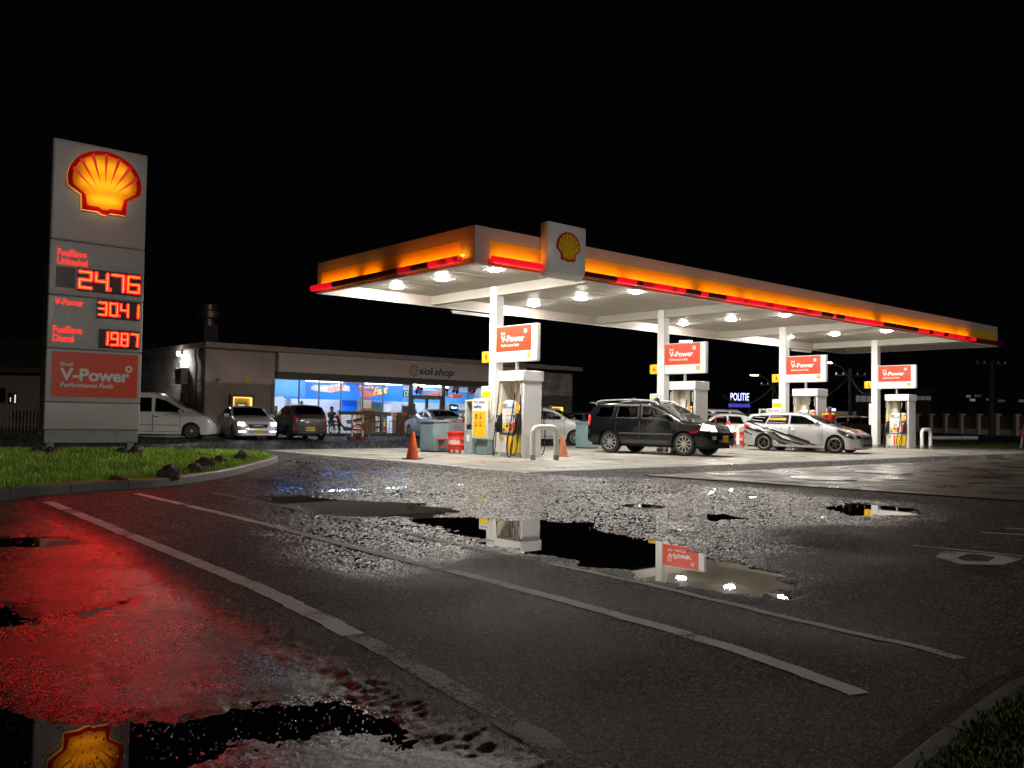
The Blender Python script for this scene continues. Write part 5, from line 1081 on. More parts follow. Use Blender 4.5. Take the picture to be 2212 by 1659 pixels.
        # doors: panels standing a hair proud of a dark gap
        for (x0, x1) in s.doors:
            for sd in (1, -1):
                zl = s.sill + .10; zh = s.belt - .03; q = [(x0, zl), (x1, zl), (x1, zh), (x0, zh)]
                mb = MB(); s.side(mb, q, sd, .004, 4, s.arch); d_ = mb.build('door', s.paint, s.t); 
                mb = MB(); s.ringp(mb, [(x0-.012, zl-.012), (x1+.012, zl-.012), (x1+.012, zh+.012), (x0-.012, zh+.012)], sd, .014, .0055, s.arch); mb.build('door_gap', SEAM, d_)
                xh = x0 + .13; zh_ = s.belt - .13; yh = float(s.y(xh, zh_)); mb = MB(); mb.box(xh-.09, xh+.09, sd*yh + (.0 if sd > 0 else -.04), sd*yh + (.04 if sd > 0 else 0), zh_-.018, zh_+.018); mb.build('door_handle', s.__dict__.get('handle', s.paint), d_, bevel=.008)
        for xw in s.wx:
            for sd in (1, -1): wheel(s.t, xw, sd*(s.W/2 - s.ww/2 - .035), s.wr, s.ww, sd, s.spokes, s.alloy)
        if s.__dict__.get('mirror'):
            xm, zm = s.mirror
            for sd in (1, -1):
                ym = float(s.y(xm, s.belt-.02)); mb = MB(); mb.cbox((xm, sd*(ym+.13), zm), .12, .20, .14); mb.tube([(xm+.02, sd*(ym-.02), zm-.06), (xm, sd*(ym+.08), zm-.04)], .02, 6); mb.build('door_mirror', s.__dict__.get('mirrorm', s.paint), s.t, bevel=.03, seg=2)
        if s.seats:
            for xx in s.__dict__.get('seatx', (.15, -.75)):
                for yy in (-.38, .38):
                    mb = MB(); z0 = s.sill+.05; mb.box(xx-.25, xx+.25, yy-.24, yy+.24, z0, z0+.28); mb.prism([(xx-.22, z0+.28), (xx-.08, z0+.28), (xx-.22, z0+.85), (xx-.32, z0+.85)], lambda a, b: (a, yy-.23, b), (0, .46, 0)); mb.box(xx-.32, xx-.22, yy-.12, yy+.12, z0+.87, z0+1.05); mb.build('seat', SEATM, s.t, bevel=.03)
            mb = MB(); xd = s.screens[0][1] if s.screens else 1; xd = max(a[2] for a in s.screens if a[0] == 'windscreen') if any(a[0] == 'windscreen' for a in s.screens) else .9
            mb.box(xd-.75, xd-.1, -s.W/2+.16, s.W/2-.16, s.sill+.3, s.belt-.04); mb.build('dashboard', DARK, s.t, bevel=.04)
            mb = MB(); a = np.linspace(0, 2*math.pi, 20, endpoint=False); yy = .38*s.__dict__.get('drv', -1); mb.tube([(xd-.85-.07*math.sin(q), yy+.18*math.cos(q), s.belt-.02+.17*math.sin(q)) for q in a], .015, 6, closed=True); mb.build('steering_wheel', DARK, s.t)
    def arch(s, x, z): return z > s.zb(x) + .02
    def side(s, mb, poly, sd, off, cuts=3, keep=None):
        bm = bmesh.new(); vs_ = [bm.verts.new((a, b, 0)) for a, b in poly]; f = bm.faces.new(vs_); bmesh.ops.triangulate(bm, faces=[f])
        for _ in range(cuts):
            ed = [e for e in bm.edges if e.calc_length() > .10]
            if not ed: break
            bmesh.ops.subdivide_edges(bm, edges=ed, cuts=1); bmesh.ops.triangulate(bm, faces=[f for f in bm.faces if len(f.verts) > 3])
        bm.verts.index_update(); P = np.array([v.co[:2] for v in bm.verts]); Y = s.y(P[:, 0], P[:, 1]) + off
        fs = []
        for f in bm.faces:
            c = f.calc_center_median()
            if keep is not None and not all(keep(v.co.x, v.co.y) for v in f.verts): continue
            ix = [v.index for v in f.verts]; up = f.normal.z > 0
            fs.append(ix if (up == (sd < 0)) else ix[::-1])
        mb.add(np.stack([P[:, 0], sd*Y, P[:, 1]], -1), fs, True); bm.free()
    def ringp(s, mb, poly, sd, w_, off, keep=None):
        poly = np.array(poly, float); n = len(poly); out = []; c = poly.mean(0)
        sgn = np.sign(sum(poly[i][0]*poly[(i+1) % n][1] - poly[(i+1) % n][0]*poly[i][1] for i in range(n)))
        inn = []
        for i in range(n):
            a, b, d = poly[i-1], poly[i], poly[(i+1) % n]; e1 = (b-a)/np.linalg.norm(b-a); e2 = (d-b)/np.linalg.norm(d-b); n1 = np.array([-e1[1], e1[0]])*sgn; n2 = np.array([-e2[1], e2[0]])*sgn; k = n1+n2; k = k/np.linalg.norm(k); inn.append(b + k*w_/max(k @ n1, .4))
        for i in range(n):
            j = (i+1) % n; L = max(2, int(np.linalg.norm(poly[j]-poly[i])/.08)); t_ = np.linspace(0, 1, L+1)[:, None]
            A = poly[i]*(1-t_) + poly[j]*t_; B = inn[i]*(1-t_) + inn[j]*t_
            if keep is not None: 
                zz = np.array([max(q[1], float(s.zb(q[0]))+.015) for q in A]); A[:, 1] = zz; B[:, 1] = np.maximum(B[:, 1], zz)
            g = np.stack([np.stack([Q[:, 0], sd*(s.y(Q[:, 0], Q[:, 1]) + off), Q[:, 1]], -1) for Q in (A, B)]); mb.grid(g)
    def topgrid(s, mb, xa, xb, va, vb, off, nv=14):
        rows = []
        for x in np.linspace(xa, xb, max(4, int((xb-xa)/.03))):
            dz = (s.zt(x+.02) - s.zt(x-.02))/.04; k = 1/math.hypot(1, dz); yt = s.ytop(x); v = np.linspace(va, vb, nv)
            rows.append(np.stack([np.full(nv, x - dz*k*off), yt*v, s.zt(x) - s.crown*v*v + k*off], -1))
        mb.grid(np.array(rows))
    def endx(s, yy, z, front):
        xs = np.linspace(0, s.L2, 260)*(1 if front else -1); ok = (s.y(xs, z) >= abs(yy)) & (s.zt(xs) - s.crown*(yy/np.maximum(s.W/2, .1))**2 >= z) & (s.zb(xs) <= z + .02)
        i = np.where(ok)[0]; return xs[i[-1]] if len(i) else (s.L2 if front else -s.L2)
    def end(s, name, poly, m, front=True, off=.006, both=True, parent=None, n=6, dep=.0):
        """patch on nose or tail: quad in (y, z) given as four corners"""
        res = []
        for sd in ((1, -1) if both else (1,)):
            q = np.array(poly, float); g = []
            for a in np.linspace(0, 1, n):
                row = []
                for b in np.linspace(0, 1, n+2):
                    p = q[0]*(1-a)*(1-b) + q[1]*(1-a)*b + q[2]*a*b + q[3]*a*(1-b); x = s.endx(p[0], p[1], front); row.append((x + (off if front else -off), sd*p[0], p[1]))
                g.append(row)
            g = np.array(g); g[:, :, 0] = g[:, :, 0]
            mb = MB(); mb.grid(g); res.append(mb.build(name, m, parent or s.t))
        return res
    def sidep(s, name, poly, m, off=.006, both=True, parent=None, cuts=4, keep=False):
        for sd in ((1, -1) if both is True else (both,)):
            mb = MB(); s.side(mb, poly, sd, off, cuts, s.arch if keep else None); o = mb.build(name, m, parent or s.t)
        return o
    def plate(s, txt, front, z, w_=.34, h=.13, y0=0.0):
        x = s.endx(0, z, front) + (.012 if front else -.012); sg = 1 if front else -1; mb = MB(); mb.box(min(x, x-sg*.03), max(x, x-sg*.03), y0-w_/2, y0+w_/2, z-h/2, z+h/2); o = mb.build('number_plate', PLATE, s.t)
        mb = MB(); mb.text(txt, (x + sg*.003, y0 - sg*w_*.42, z - h*.28), (0, sg, 0), (0, 0, 1), w_*.84, h*.56, .02); mb.build('plate_lettering', DARK, o)
def heading(hx, hy): return math.atan2(hy, hx)

# silver people carrier behind the price sign
c = Car('silver people carrier with a sloping nose parked behind the tall price sign', 'van', (*at(341, 37.3, 950), 0.0), heading(.86, -.51), name='parked_van', L=4.84, W=1.8, belt=1.05, wr=.335, wx=(-1.45, 1.45), tb=.17, rc=.14, rr=.42, sill=.22, paint=paint('silver_paint', (.80, .78, .75), .05),
    top=[(-2.42, .95), (-2.38, 1.3), (-2.2, 1.82), (-1.7, 1.93), (-.2, 1.95), (.25, 1.86), (.75, 1.58), (1.25, 1.28), (1.6, 1.10), (2.1, .97), (2.33, .82), (2.42, .55)], bot=[(-2.42, .3), (-2.2, .22), (2.1, .2), (2.42, .26)],
    windows=[('q', [(-2.1, 1.12), (-1.35, 1.12), (-1.35, 1.68), (-1.95, 1.68)]), ('m', [(-1.15, 1.12), (-.1, 1.12), (-.12, 1.70), (-1.15, 1.70)]), ('f', [(.02, 1.12), (1.18, 1.12), (.92, 1.30), (.45, 1.58), (.02, 1.70)])], screens=[('windscreen', .28, 1.24, .93), ('rear_window', -2.40, -2.24, .85)], doors=[(-1.2, -.06), (-.03, 1.02)], mirror=(1.02, 1.15), seatx=(.2, -.7, -1.5), spokes=10, handle=CHROME, glass=glass_mat('van_glass', (.12, .13, .13)))
c.end('headlight', [(.42, .66), (.80, .70), (.76, .90), (.45, .88)], mat('amber_headlamp', (.45, .28, .12), .15, coat=1), True); c.end('tail_light', [(.62, .8), (.8, .8), (.78, 1.2), (.66, 1.2)], TAIL, False)
c.end('grille', [(-.4, .62), (.4, .62), (.4, .74), (-.4, .74)], DARK, True, both=False); c.plate('PZ 41 07', True, .42); c.sidep('trim_strip', [(-1.2, .56), (1.0, .56), (1.0, .60), (-1.2, .60)], mat('silver_trim', (.35, .33, .31), .4), keep=True)
# white saloon nose-on
WHP = paint('white_car_paint', (.85, .85, .87), 0, .22)
c = Car('white saloon with both headlights glowing facing out beside the silver van', 'car', (*at(529, 39.2, 950), 0.0), heading(-.2, -.98), L=4.5, W=1.76, belt=.93, wr=.315, wx=(-1.35, 1.38), tb=.36, rc=.09, rr=.38, paint=WHP, spokes=5,
    top=[(-2.33, .62), (-2.3, .95), (-1.7, 1.04), (-1.1, 1.32), (-.5, 1.44), (.0, 1.44), (.35, 1.36), (1.0, 1.02), (1.6, .92), (2.1, .80), (2.3, .66), (2.36, .50)], bot=[(-2.36, .28), (2.0, .17), (2.36, .2)],
    windows=[('r', [(-1.15, 1.0), (-.32, 1.0), (-.32, 1.30), (-.7, 1.29)]), ('f', [(-.22, 1.0), (.78, 1.0), (.25, 1.28), (-.22, 1.31)])], screens=[('windscreen', .32, 1.0, .94), ('rear_window', -1.62, -1.02, .9)], doors=[(-1.1, -.27), (-.24, .82)], mirror=(.72, 1.02))
BLUEWH = lamp('headlamp_blue_white', (.72, .74, 1.0), 60); c.end('headlight', [(.50, .60), (.82, .62), (.80, .74), (.52, .72)], HLITB, True)
for o in c.end('lamp_core', [(.56, .61), (.79, .62), (.78, .73), (.56, .73)], BLUEWH, True, off=.012): pass
c.end('running_light', [(.50, .335), (.78, .335), (.78, .375), (.50, .375)], lamp('running_lamp', (.75, .78, 1), 9), True, off=.012); c.end('grille', [(-.36, .50), (.36, .50), (.42, .66), (-.42, .66)], DARK, True, both=False); c.end('lower_grille', [(-.40, .28), (.40, .28), (.38, .40), (-.38, .40)], mat('grille_grey', (.3, .3, .3), .5), True, both=False, off=.004); c.plate('PF 32 08', True, .36); c.end('tail_light', [(.5, .78), (.8, .78), (.8, .92), (.5, .92)], TAIL, False)
mb = MB(); xg = c.endx(0, .58, True); ring(mb, (xg+.02, 0, .58), (0, 1, 0), (0, 0, 1), .06, .045); mb.build('badge', CHROME, c.t)
# dark hatchback tail-on
DKP = paint('dark_grey_paint', (.05, .048, .05), 0, .35, .1, .3)
c = Car('dark grey hatchback seen from behind with its right door open', 'car', (*at(643, 40.2, 950), 0.0), heading(.19, .98), L=3.75, W=1.66, belt=.95, wr=.30, wx=(-1.18, 1.2), tb=.28, rc=.11, rr=.30, paint=DKP, spokes=9,
    top=[(-1.87, .60), (-1.85, .95), (-1.72, 1.12), (-1.42, 1.46), (-1.0, 1.53), (-.1, 1.53), (.3, 1.42), (.9, 1.08), (1.4, .96), (1.75, .76), (1.87, .5)], bot=[(-1.87, .28), (-1.7, .24), (1.8, .22)],
    windows=[('r', [(-1.3, 1.02), (-.45, 1.02), (-.45, 1.40), (-1.15, 1.36)]), ('f', [(-.35, 1.02), (.75, 1.02), (.2, 1.36), (-.35, 1.40)])], screens=[('windscreen', .3, .92, .93), ('rear_window', -1.72, -1.40, .92)], doors=[(-1.2, -.42), (-.38, .78)], mirror=(.68, 1.05))
c.end('tail_light', [(.58, .84), (.80, .84), (.76, 1.06), (.62, 1.06)], mat('tail_lens_big', (.5, .03, .02), .12, coat=1, emit=(1, .03, .02), es=.05), False); c.end('reflector', [(.55, .42), (.74, .42), (.74, .54), (.55, .54)], TAIL, False); c.plate('PZ 60 91', False, .47, .40, .17)
c.end('bumper_panel', [(-.3, .36), (.3, .36), (.3, .62), (-.3, .62)], mat('bumper_dark', (.03, .028, .028), .4), False, both=False, off=.003); mb = MB(); mb.lathe([(.06, -.02), (.06, .10), (.045, .10)], (-1.92, -.45, .28), 14, 'x'); mb.build('exhaust', STEEL, c.t)
c.end('tailgate_trim', [(-.45, .80), (.45, .80), (.45, .85), (-.45, .85)], CHROME, False, both=False)
mb = MB(); rotd = Matrix.Rotation(R(-62), 3, 'Z'); q = [(0, .35), (-1.0, .35), (-1.0, .96), (-.95, 1.40), (-.5, 1.34), (0, .97)]
f = lambda a, b: tuple(rotd @ Vector((a, 0, b)) + Vector((.75, -.80, 0))); dv = tuple(rotd @ Vector((0, .05, 0)))
mb.prism([(0, .35), (-1.0, .35), (-1.0, .96), (0, .96)], f, dv)
for a, b in (((-1.0, .96), (-.95, 1.42)), ((-.95, 1.42), (-.5, 1.38)), ((-.5, 1.38), (0, .97))): mb.tube([f(*a), f(*b)], .035, 6)
od = mb.build('open_door', DKP, c.t, bevel=.01); od['label'] = 'open right front door'
mb = MB(); mb.add([f(-.95, .98), f(-.05, .98), f(-.5, 1.33), f(-.93, 1.38)], [(0, 1, 2, 3)]); mb.build('door_window', TINT, od)
mb = MB(); mb.tube([(-1.2, .2, 1.52), (-1.3, .2, 1.75)], .006, 5); mb.build('antenna', BLACK, c.t)
# white saloon rear quarter in front of the shop
c = Car('pale silver saloon seen from its left rear in front of the shop door', 'car', (*at(938, 46.2, 945), 0.02), heading(.20, .98), L=4.55, W=1.74, belt=.95, wr=.31, wx=(-1.33, 1.36), tb=.36, rc=.10, rr=.34, paint=paint('pale_silver', (.66, .67, .72), .1), spokes=10,
    top=[(-2.27, .7), (-2.24, 1.02), (-1.6, 1.08), (-1.0, 1.36), (-.4, 1.47), (.05, 1.47), (.4, 1.38), (1.1, 1.02), (1.7, .93), (2.1, .80), (2.27, .52)], bot=[(-2.27, .3), (-2.0, .22), (2.0, .2), (2.27, .24)],
    windows=[('r', [(-1.15, 1.02), (-.32, 1.02), (-.32, 1.33), (-.75, 1.32)]), ('f', [(-.22, 1.02), (.85, 1.02), (.3, 1.30), (-.22, 1.34)])], screens=[('windscreen', .38, 1.08, .94), ('rear_window', -1.55, -.95, .93)], doors=[(-1.1, -.27), (-.24, .9)], mirror=(.78, 1.05), glass=glass_mat('saloon_glass', (.2, .22, .24)))
TL2 = mat('tail_lens_bright', (.55, .02, .015), .12, coat=1, emit=(1, .02, .02), es=.15); c.end('tail_light', [(.44, .80), (.84, .78), (.83, .98), (.52, .98)], TL2, False); c.plate('PV 22 58', False, .84, .38, .14); c.end('headlight', [(.45, .62), (.82, .64), (.8, .78), (.5, .76)], HLENS, True); c.end('bumper_light', [(.5, .36), (.62, .36), (.62, .40), (.5, .40)], AMBERL, False); mb = MB(); xg = c.endx(0, .98, False); ring(mb, (xg-.012, 0, 1.0), (0, -1, 0), (0, 0, 1), .05, .035); mb.build('badge', CHROME, c.t)
# silver hatchback with a driver, leaving behind the nearest pump
c = mpv = Car('silver hatchback with its driver inside passing behind the nearest fuel pump', 'car', (*at(1185, 38.3, 955), 0.0), heading(.52, -.854), L=4.3, W=1.72, belt=.98, wr=.31, wx=(-1.3, 1.36), tb=.26, rc=.12, rr=.40, paint=paint('silver_hatch', (.6, .6, .6), .2), spokes=8,
    top=[(-2.15, .8), (-2.1, 1.1), (-1.75, 1.48), (-1.1, 1.58), (-.1, 1.58), (.4, 1.46), (1.05, 1.10), (1.6, .95), (2.0, .78), (2.15, .5)], bot=[(-2.15, .28), (2.0, .2), (2.15, .25)],
    windows=[('r', [(-1.6, 1.05), (-.45, 1.05), (-.45, 1.45), (-1.4, 1.40)]), ('f', [(-.35, 1.05), (1.0, 1.05), (.35, 1.36), (-.35, 1.45)])], screens=[('windscreen', .38, 1.08, .94), ('rear_window', -2.06, -1.74, .9)], doors=[(-1.25, -.42), (-.39, .9)], mirror=(.85, 1.08), glass=CLEARG)
c.end('headlight', [(.45, .66), (.80, .68), (.77, .84), (.5, .82)], HLENS, True); c.end('tail_light', [(.6, .85), (.8, .85), (.78, 1.1), (.64, 1.1)], TAIL, False); c.sidep('trim_strip', [(-.9, .58), (.95, .58), (.95, .63), (-.9, .63)], ALLOY, keep=True)
# dark saloon behind it
c = Car('black saloon half hidden behind the tail of the black off-roader', 'car', (*at(1268, 44.5, 950), 0.0), heading(.8, -.6), L=4.5, W=1.74, belt=.95, wr=.31, wx=(-1.33, 1.36), tb=.36, rc=.10, rr=.34, paint=paint('black_saloon', (.012, .012, .014), 0), spokes=5,
    top=[(-2.25, .7), (-2.2, 1.02), (-1.6, 1.08), (-1.0, 1.38), (-.4, 1.47), (.05, 1.47), (.4, 1.38), (1.1, 1.02), (1.7, .93), (2.1, .80), (2.25, .52)], bot=[(-2.25, .3), (-2.0, .22), (2.0, .2), (2.25, .24)],
    windows=[('r', [(-1.15, 1.02), (-.32, 1.02), (-.32, 1.35), (-.75, 1.33)]), ('f', [(-.22, 1.02), (.85, 1.02), (.3, 1.31), (-.22, 1.36)])], screens=[('windscreen', .38, 1.08, .94), ('rear_window', -1.55, -.95, .93)], doors=[(-1.1, -.27), (-.24, .9)], mirror=(.78, 1.05))
c.end('headlight', [(.45, .62), (.82, .64), (.8, .78), (.5, .76)], HLENS, True); c.end('tail_light', [(.44, .80), (.84, .78), (.83, .98), (.52, .98)], TAIL, False)
# black off-roader
BLK = paint('black_car_paint', (.005, .006, .007), 0, .12, .35, .25)
sux, suy = 22.72, 18.85
c = suv = Car('black off-roader with roof rails and glowing headlights beside the second pump', 'car', (sux, suy, 0.0), heading(.17, -.985), L=4.68, W=1.83, belt=1.08, wr=.365, ww=.235, wx=(-1.35, 1.365), tb=.19, rc=.10, rr=.34, sill=.30, fend=.03, paint=BLK, spokes=10, handle=BLK,
    top=[(-2.34, .85), (-2.31, 1.18), (-2.12, 1.50), (-1.85, 1.66), (-.8, 1.71), (.1, 1.68), (.45, 1.58), (1.05, 1.24), (1.25, 1.14), (1.95, 1.05), (2.22, .93), (2.34, .68)], bot=[(-2.34, .42), (-2.1, .34), (2.0, .30), (2.34, .38)],
    windows=[('q', [(-2.0, 1.14), (-1.24, 1.14), (-1.16, 1.55), (-1.72, 1.54)], CHROME), ('r', [(-1.12, 1.14), (-.26, 1.14), (-.26, 1.56), (-1.04, 1.56)]), ('f', [(-.16, 1.14), (.98, 1.14), (.40, 1.48), (.22, 1.54), (-.16, 1.56)])], screens=[('windscreen', .42, 1.14, .95), ('rear_window', -2.30, -2.08, .9)], doors=[(-1.08, -.22), (-.19, .98)], mirror=(.82, 1.20), mirrorm=BLK, seatx=(.15, -.75), glass=glass_mat('off_roader_glass', (.30, .33, .33)))
c.end('headlight', [(.46, .76), (.86, .80), (.80, 1.0), (.50, .97)], HLIT, True); WARMW = lamp('headlamp_warm_white', (1, .93, .75), 110); c.end('lamp_core', [(.54, .78), (.80, .79), (.78, .95), (.54, .94)], WARMW, True, off=.014)
c.sidep('headlamp_side', [(1.93, .80), (2.2, .78), (2.2, .92), (2.0, .99)], HLIT); c.end('grille', [(-.42, .72), (.42, .72), (.44, .96), (-.44, .96)], mat('grille_black', (.02, .02, .02), .25), True, both=False); c.end('fog_lamp', [(.62, .52), (.76, .52), (.76, .62), (.62, .62)], HLENS, True); c.end('bumper_grille', [(-.45, .42), (.45, .42), (.45, .52), (-.45, .52)], mat('bumper_mesh', (.03, .03, .03), .5), True, both=False); c.end('bumper_line', [(-.8, .66), (.8, .66), (.8, .68), (-.8, .68)], CHROME, True, both=False); c.plate('PF 21 35', True, .55, .36, .20, 0)
mb = MB(); xg = c.endx(0, .84, True); ring(mb, (xg+.012, 0, .84), (0, 1, 0), (0, 0, 1), .07, .05); mb.build('badge', STEEL, c.t)
LIT_T = mat('tail_lens_lit', (.6, .02, .015), .15, coat=1, emit=(1, .03, .03), es=1.1); c.end('tail_light', [(.66, .92), (.84, .92), (.80, 1.25), (.70, 1.25)], TAIL, False); c.sidep('tail_light', [(-2.27, .93), (-2.14, .90), (-2.12, 1.20), (-2.22, 1.27)], LIT_T)
c.sidep('side_moulding', [(-.95, .64), (.98, .64), (.98, .685), (-.95, .685)], mat('moulding', (.06, .06, .065), .3), keep=True, off=.012); c.sidep('lower_cladding', [(-.95, .36), (.98, .36), (.98, .46), (-.95, .46)], mat('cladding', (.03, .03, .032), .5), keep=True)
RAIL = mat('rail_silver', (.5, .5, .52), .3, metal=.8)
for sd in (1, -1):
    mb = MB(); yr = float(c.ytop(-.8))*sd*1.0; pts = spline([(-2.0, yr, 1.57), (-1.85, yr, 1.70), (-.8, yr, 1.745), (.1, yr, 1.71), (.38, yr, 1.58)], 8); mb.tube(pts, .026, 8); mb.build('roof_rail', RAIL, c.t)
    mb = MB(); c.side(mb, [(-1.14, 1.545), (-.24, 1.55), (-.24, 1.60), (-1.1, 1.60)], sd, .05); c.side(mb, [(-.18, 1.55), (.25, 1.535), (.2, 1.58), (-.18, 1.60)], sd, .05); mb.build('wind_deflector', mat('deflector', (.08, .08, .09), .15), c.t)
mb = MB(); xs_ = -2.16; mb.box(xs_-.14, xs_+.12, -.66, .66, 1.62, 1.665); mb.build('roof_spoiler', mat('spoiler_grey', (.05, .05, .055), .25), c.t, bevel=.015)
# silver estate with black and white stripes
SIL = paint('estate_silver', (.50, .50, .52), .3)
wgx, wgy = 30.45, 18.15
c = wag = Car('silver estate car with black and white flash stripes on its side at the third pump', 'car', (wgx, wgy, 0.0), heading(.16, -.987), L=4.5, W=1.74, belt=.96, wr=.315, ww=.205, wx=(-1.32, 1.38), tb=.30, rc=.10, rr=.40, sill=.20, paint=SIL, spokes=5, alloy=ALLOYD, handle=CHROME,
    top=[(-2.24, .8), (-2.2, 1.06), (-2.08, 1.30), (-1.9, 1.41), (-1.0, 1.48), (-.1, 1.46), (.3, 1.37), (1.0, 1.07), (1.3, .98), (1.8, .86), (2.15, .68), (2.25, .50)], bot=[(-2.25, .28), (-2.0, .2), (2.0, .15), (2.25, .18)],
    windows=[('q', [(-1.95, 1.08), (-1.28, 1.02), (-1.12, 1.345), (-1.78, 1.32)]), ('r', [(-1.22, 1.02), (-.36, 1.02), (-.36, 1.36), (-1.06, 1.35)]), ('f', [(-.30, 1.02), (.88, 1.02), (.28, 1.29), (.1, 1.34), (-.30, 1.36)])], screens=[('windscreen', .30, 1.05, .95), ('rear_window', -2.19, -1.95, .92)], doors=[(-1.2, -.33), (-.30, .92)], mirror=(.76, 1.05), mirrorm=mat('mirror_chrome', (.6, .6, .62), .15, metal=.9))
for sd in (1, -1):
    o = None
c.sidep('headlight', [(1.45, .80), (1.72, .60), (2.08, .50), (2.02, .62), (1.72, .79), (1.5, .87)], HDARK); c.end('headlight_front', [(.50, .52), (.80, .52), (.74, .68), (.52, .64)], HDARK, True); c.end('grille', [(-.42, .50), (.42, .50), (.40, .60), (-.40, .60)], mat('grille_smoke', (.05, .035, .03), .25), True, both=False); c.end('lower_grille', [(-.5, .24), (.5, .24), (.45, .36), (-.45, .36)], DARK, True, both=False); c.end('front_reflector', [(.62, .18), (.78, .18), (.78, .22), (.62, .22)], TAIL, True)
c.sidep('tail_light', [(-2.15, .80), (-1.92, .90), (-1.72, .96), (-1.95, .98), (-2.14, .98)], LIT_T); c.end('tail_light', [(.5, .82), (.82, .82), (.8, .98), (.6, .98)], TAIL, False); c.plate('PH 17 42', False, .62); c.end('bumper_crease', [(-.84, .44), (.84, .44), (.84, .47), (-.84, .47)], SEAM, True, both=False, off=.003)
STB, STG, STW = mat('stripe_black', (.012, .012, .013), .25), mat('stripe_grey', (.12, .12, .125), .3), mat('stripe_white', (.78, .78, .8), .25)
def stripes(m, name, polys, off):
    for sd in (-1, 1):
        mb = MB()
        for q in polys: c.side(mb, q, sd, off, 4, lambda x, z: z > c.zb(x) + .005)
        mb.build(name, m, c.t)
stripes(STW, 'white_stripe', [[(-2.05, 1.02), (-1.9, 1.10), (-.55, .74), (.55, .27), (.2, .26), (-1.0, .55)], [(-1.95, .92), (-1.4, .82), (-.9, .55), (-.3, .30), (-.75, .26), (-1.0, .42)]], .008)
stripes(STG, 'grey_stripe', [[(-1.35, .74), (-.85, .72), (-.9, .60), (-.2, .30), (-.7, .26), (-.85, .45), (-.98, .36), (-1.1, .55)], [(-.9, .72), (-.45, .62), (.65, .30), (.35, .26), (-.25, .45), (-.3, .52)]], .011)
stripes(STB, 'black_stripe', [[(-2.08, 1.09), (-1.98, 1.15), (-1.25, .86), (-1.28, .80), (-1.42, .90)], [(-1.3, .86), (-1.22, .90), (-.60, .72), (.75, .27), (.58, .26), (-.62, .66)], [(-2.12, .86), (-2.06, .92), (-1.0, .60), (-1.0, .54)], [(-1.02, .70), (-.9, .72), (-.55, .50), (.35, .27), (.12, .26), (-.62, .44)], [(-.92, .46), (-.84, .40), (-.28, .26), (-.55, .26)], [(-1.75, .86), (-1.45, .80), (-1.15, .64), (-1.2, .60)], [(-.45, .64), (-.3, .66), (.5, .40), (.46, .36)], [(-2.2, .74), (-2.16, .77), (-1.78, .62), (-1.80, .59)]], .014)
mb = MB(); c.side(mb, [(-1.14, 1.16), (-.46, 1.16), (-.46, 1.25), (-1.10, 1.25)], -1, .010); mb.mat(1); c.side(mb, [(-1.16, 1.07), (-.5, 1.07), (-.5, 1.085), (-1.16, 1.085)], -1, .010); c.side(mb, [(-1.08, 1.29), (-.6, 1.30), (-.6, 1.312), (-1.06, 1.30)], -1, .010); c.side(mb, [(-1.85, 1.16), (-1.40, 1.12), (-1.38, 1.14), (-1.82, 1.18)], -1, .010); c.side(mb, [(-1.75, 1.26), (-1.3, 1.24), (-1.28, 1.255), (-1.72, 1.275)], -1, .010); mb.build('window_sticker', [mat('sticker_orange', (.6, .32, .06), .4), mat('sticker_pale', (.45, .45, .47), .4)], c.t)
mb = MB(); c.topgrid(mb, 1.12, 1.55, -.85, .85, .006, 10); mb.mat(1); c.topgrid(mb, 1.56, 2.02, -.8, .8, .006, 10); mb.mat(2); c.topgrid(mb, 1.40, 1.70, -.7, .1, .010, 8); mb.build('bonnet_print', [mat('bonnet_blue', (.05, .06, .25), .2, coat=1, var=.5, scale=9), mat('bonnet_brown', (.30, .20, .13), .2, coat=1, var=.5, scale=9), mat('bonnet_orange', (.55, .22, .06), .2, coat=1, var=.5, scale=9)], c.t)
mb = MB(); mb.tube([(-1.6, 0, 1.44), (-1.85, 0, 1.62)], .006, 5); mb.build('antenna', BLACK, c.t)
for xw in c.wx:
    for sd in (1, -1):
        mb = MB(); mb.lathe([(.222, sd*.104), (.205, sd*.108), (.198, sd*.095)], n=40, axis='y'); o = mb.build('rim_lip', ALLOY, [w_ for w_ in c.t.children if w_.name.startswith('wheel') and abs(w_.location.x - xw) < .01 and w_.location.y*sd > 0][0])
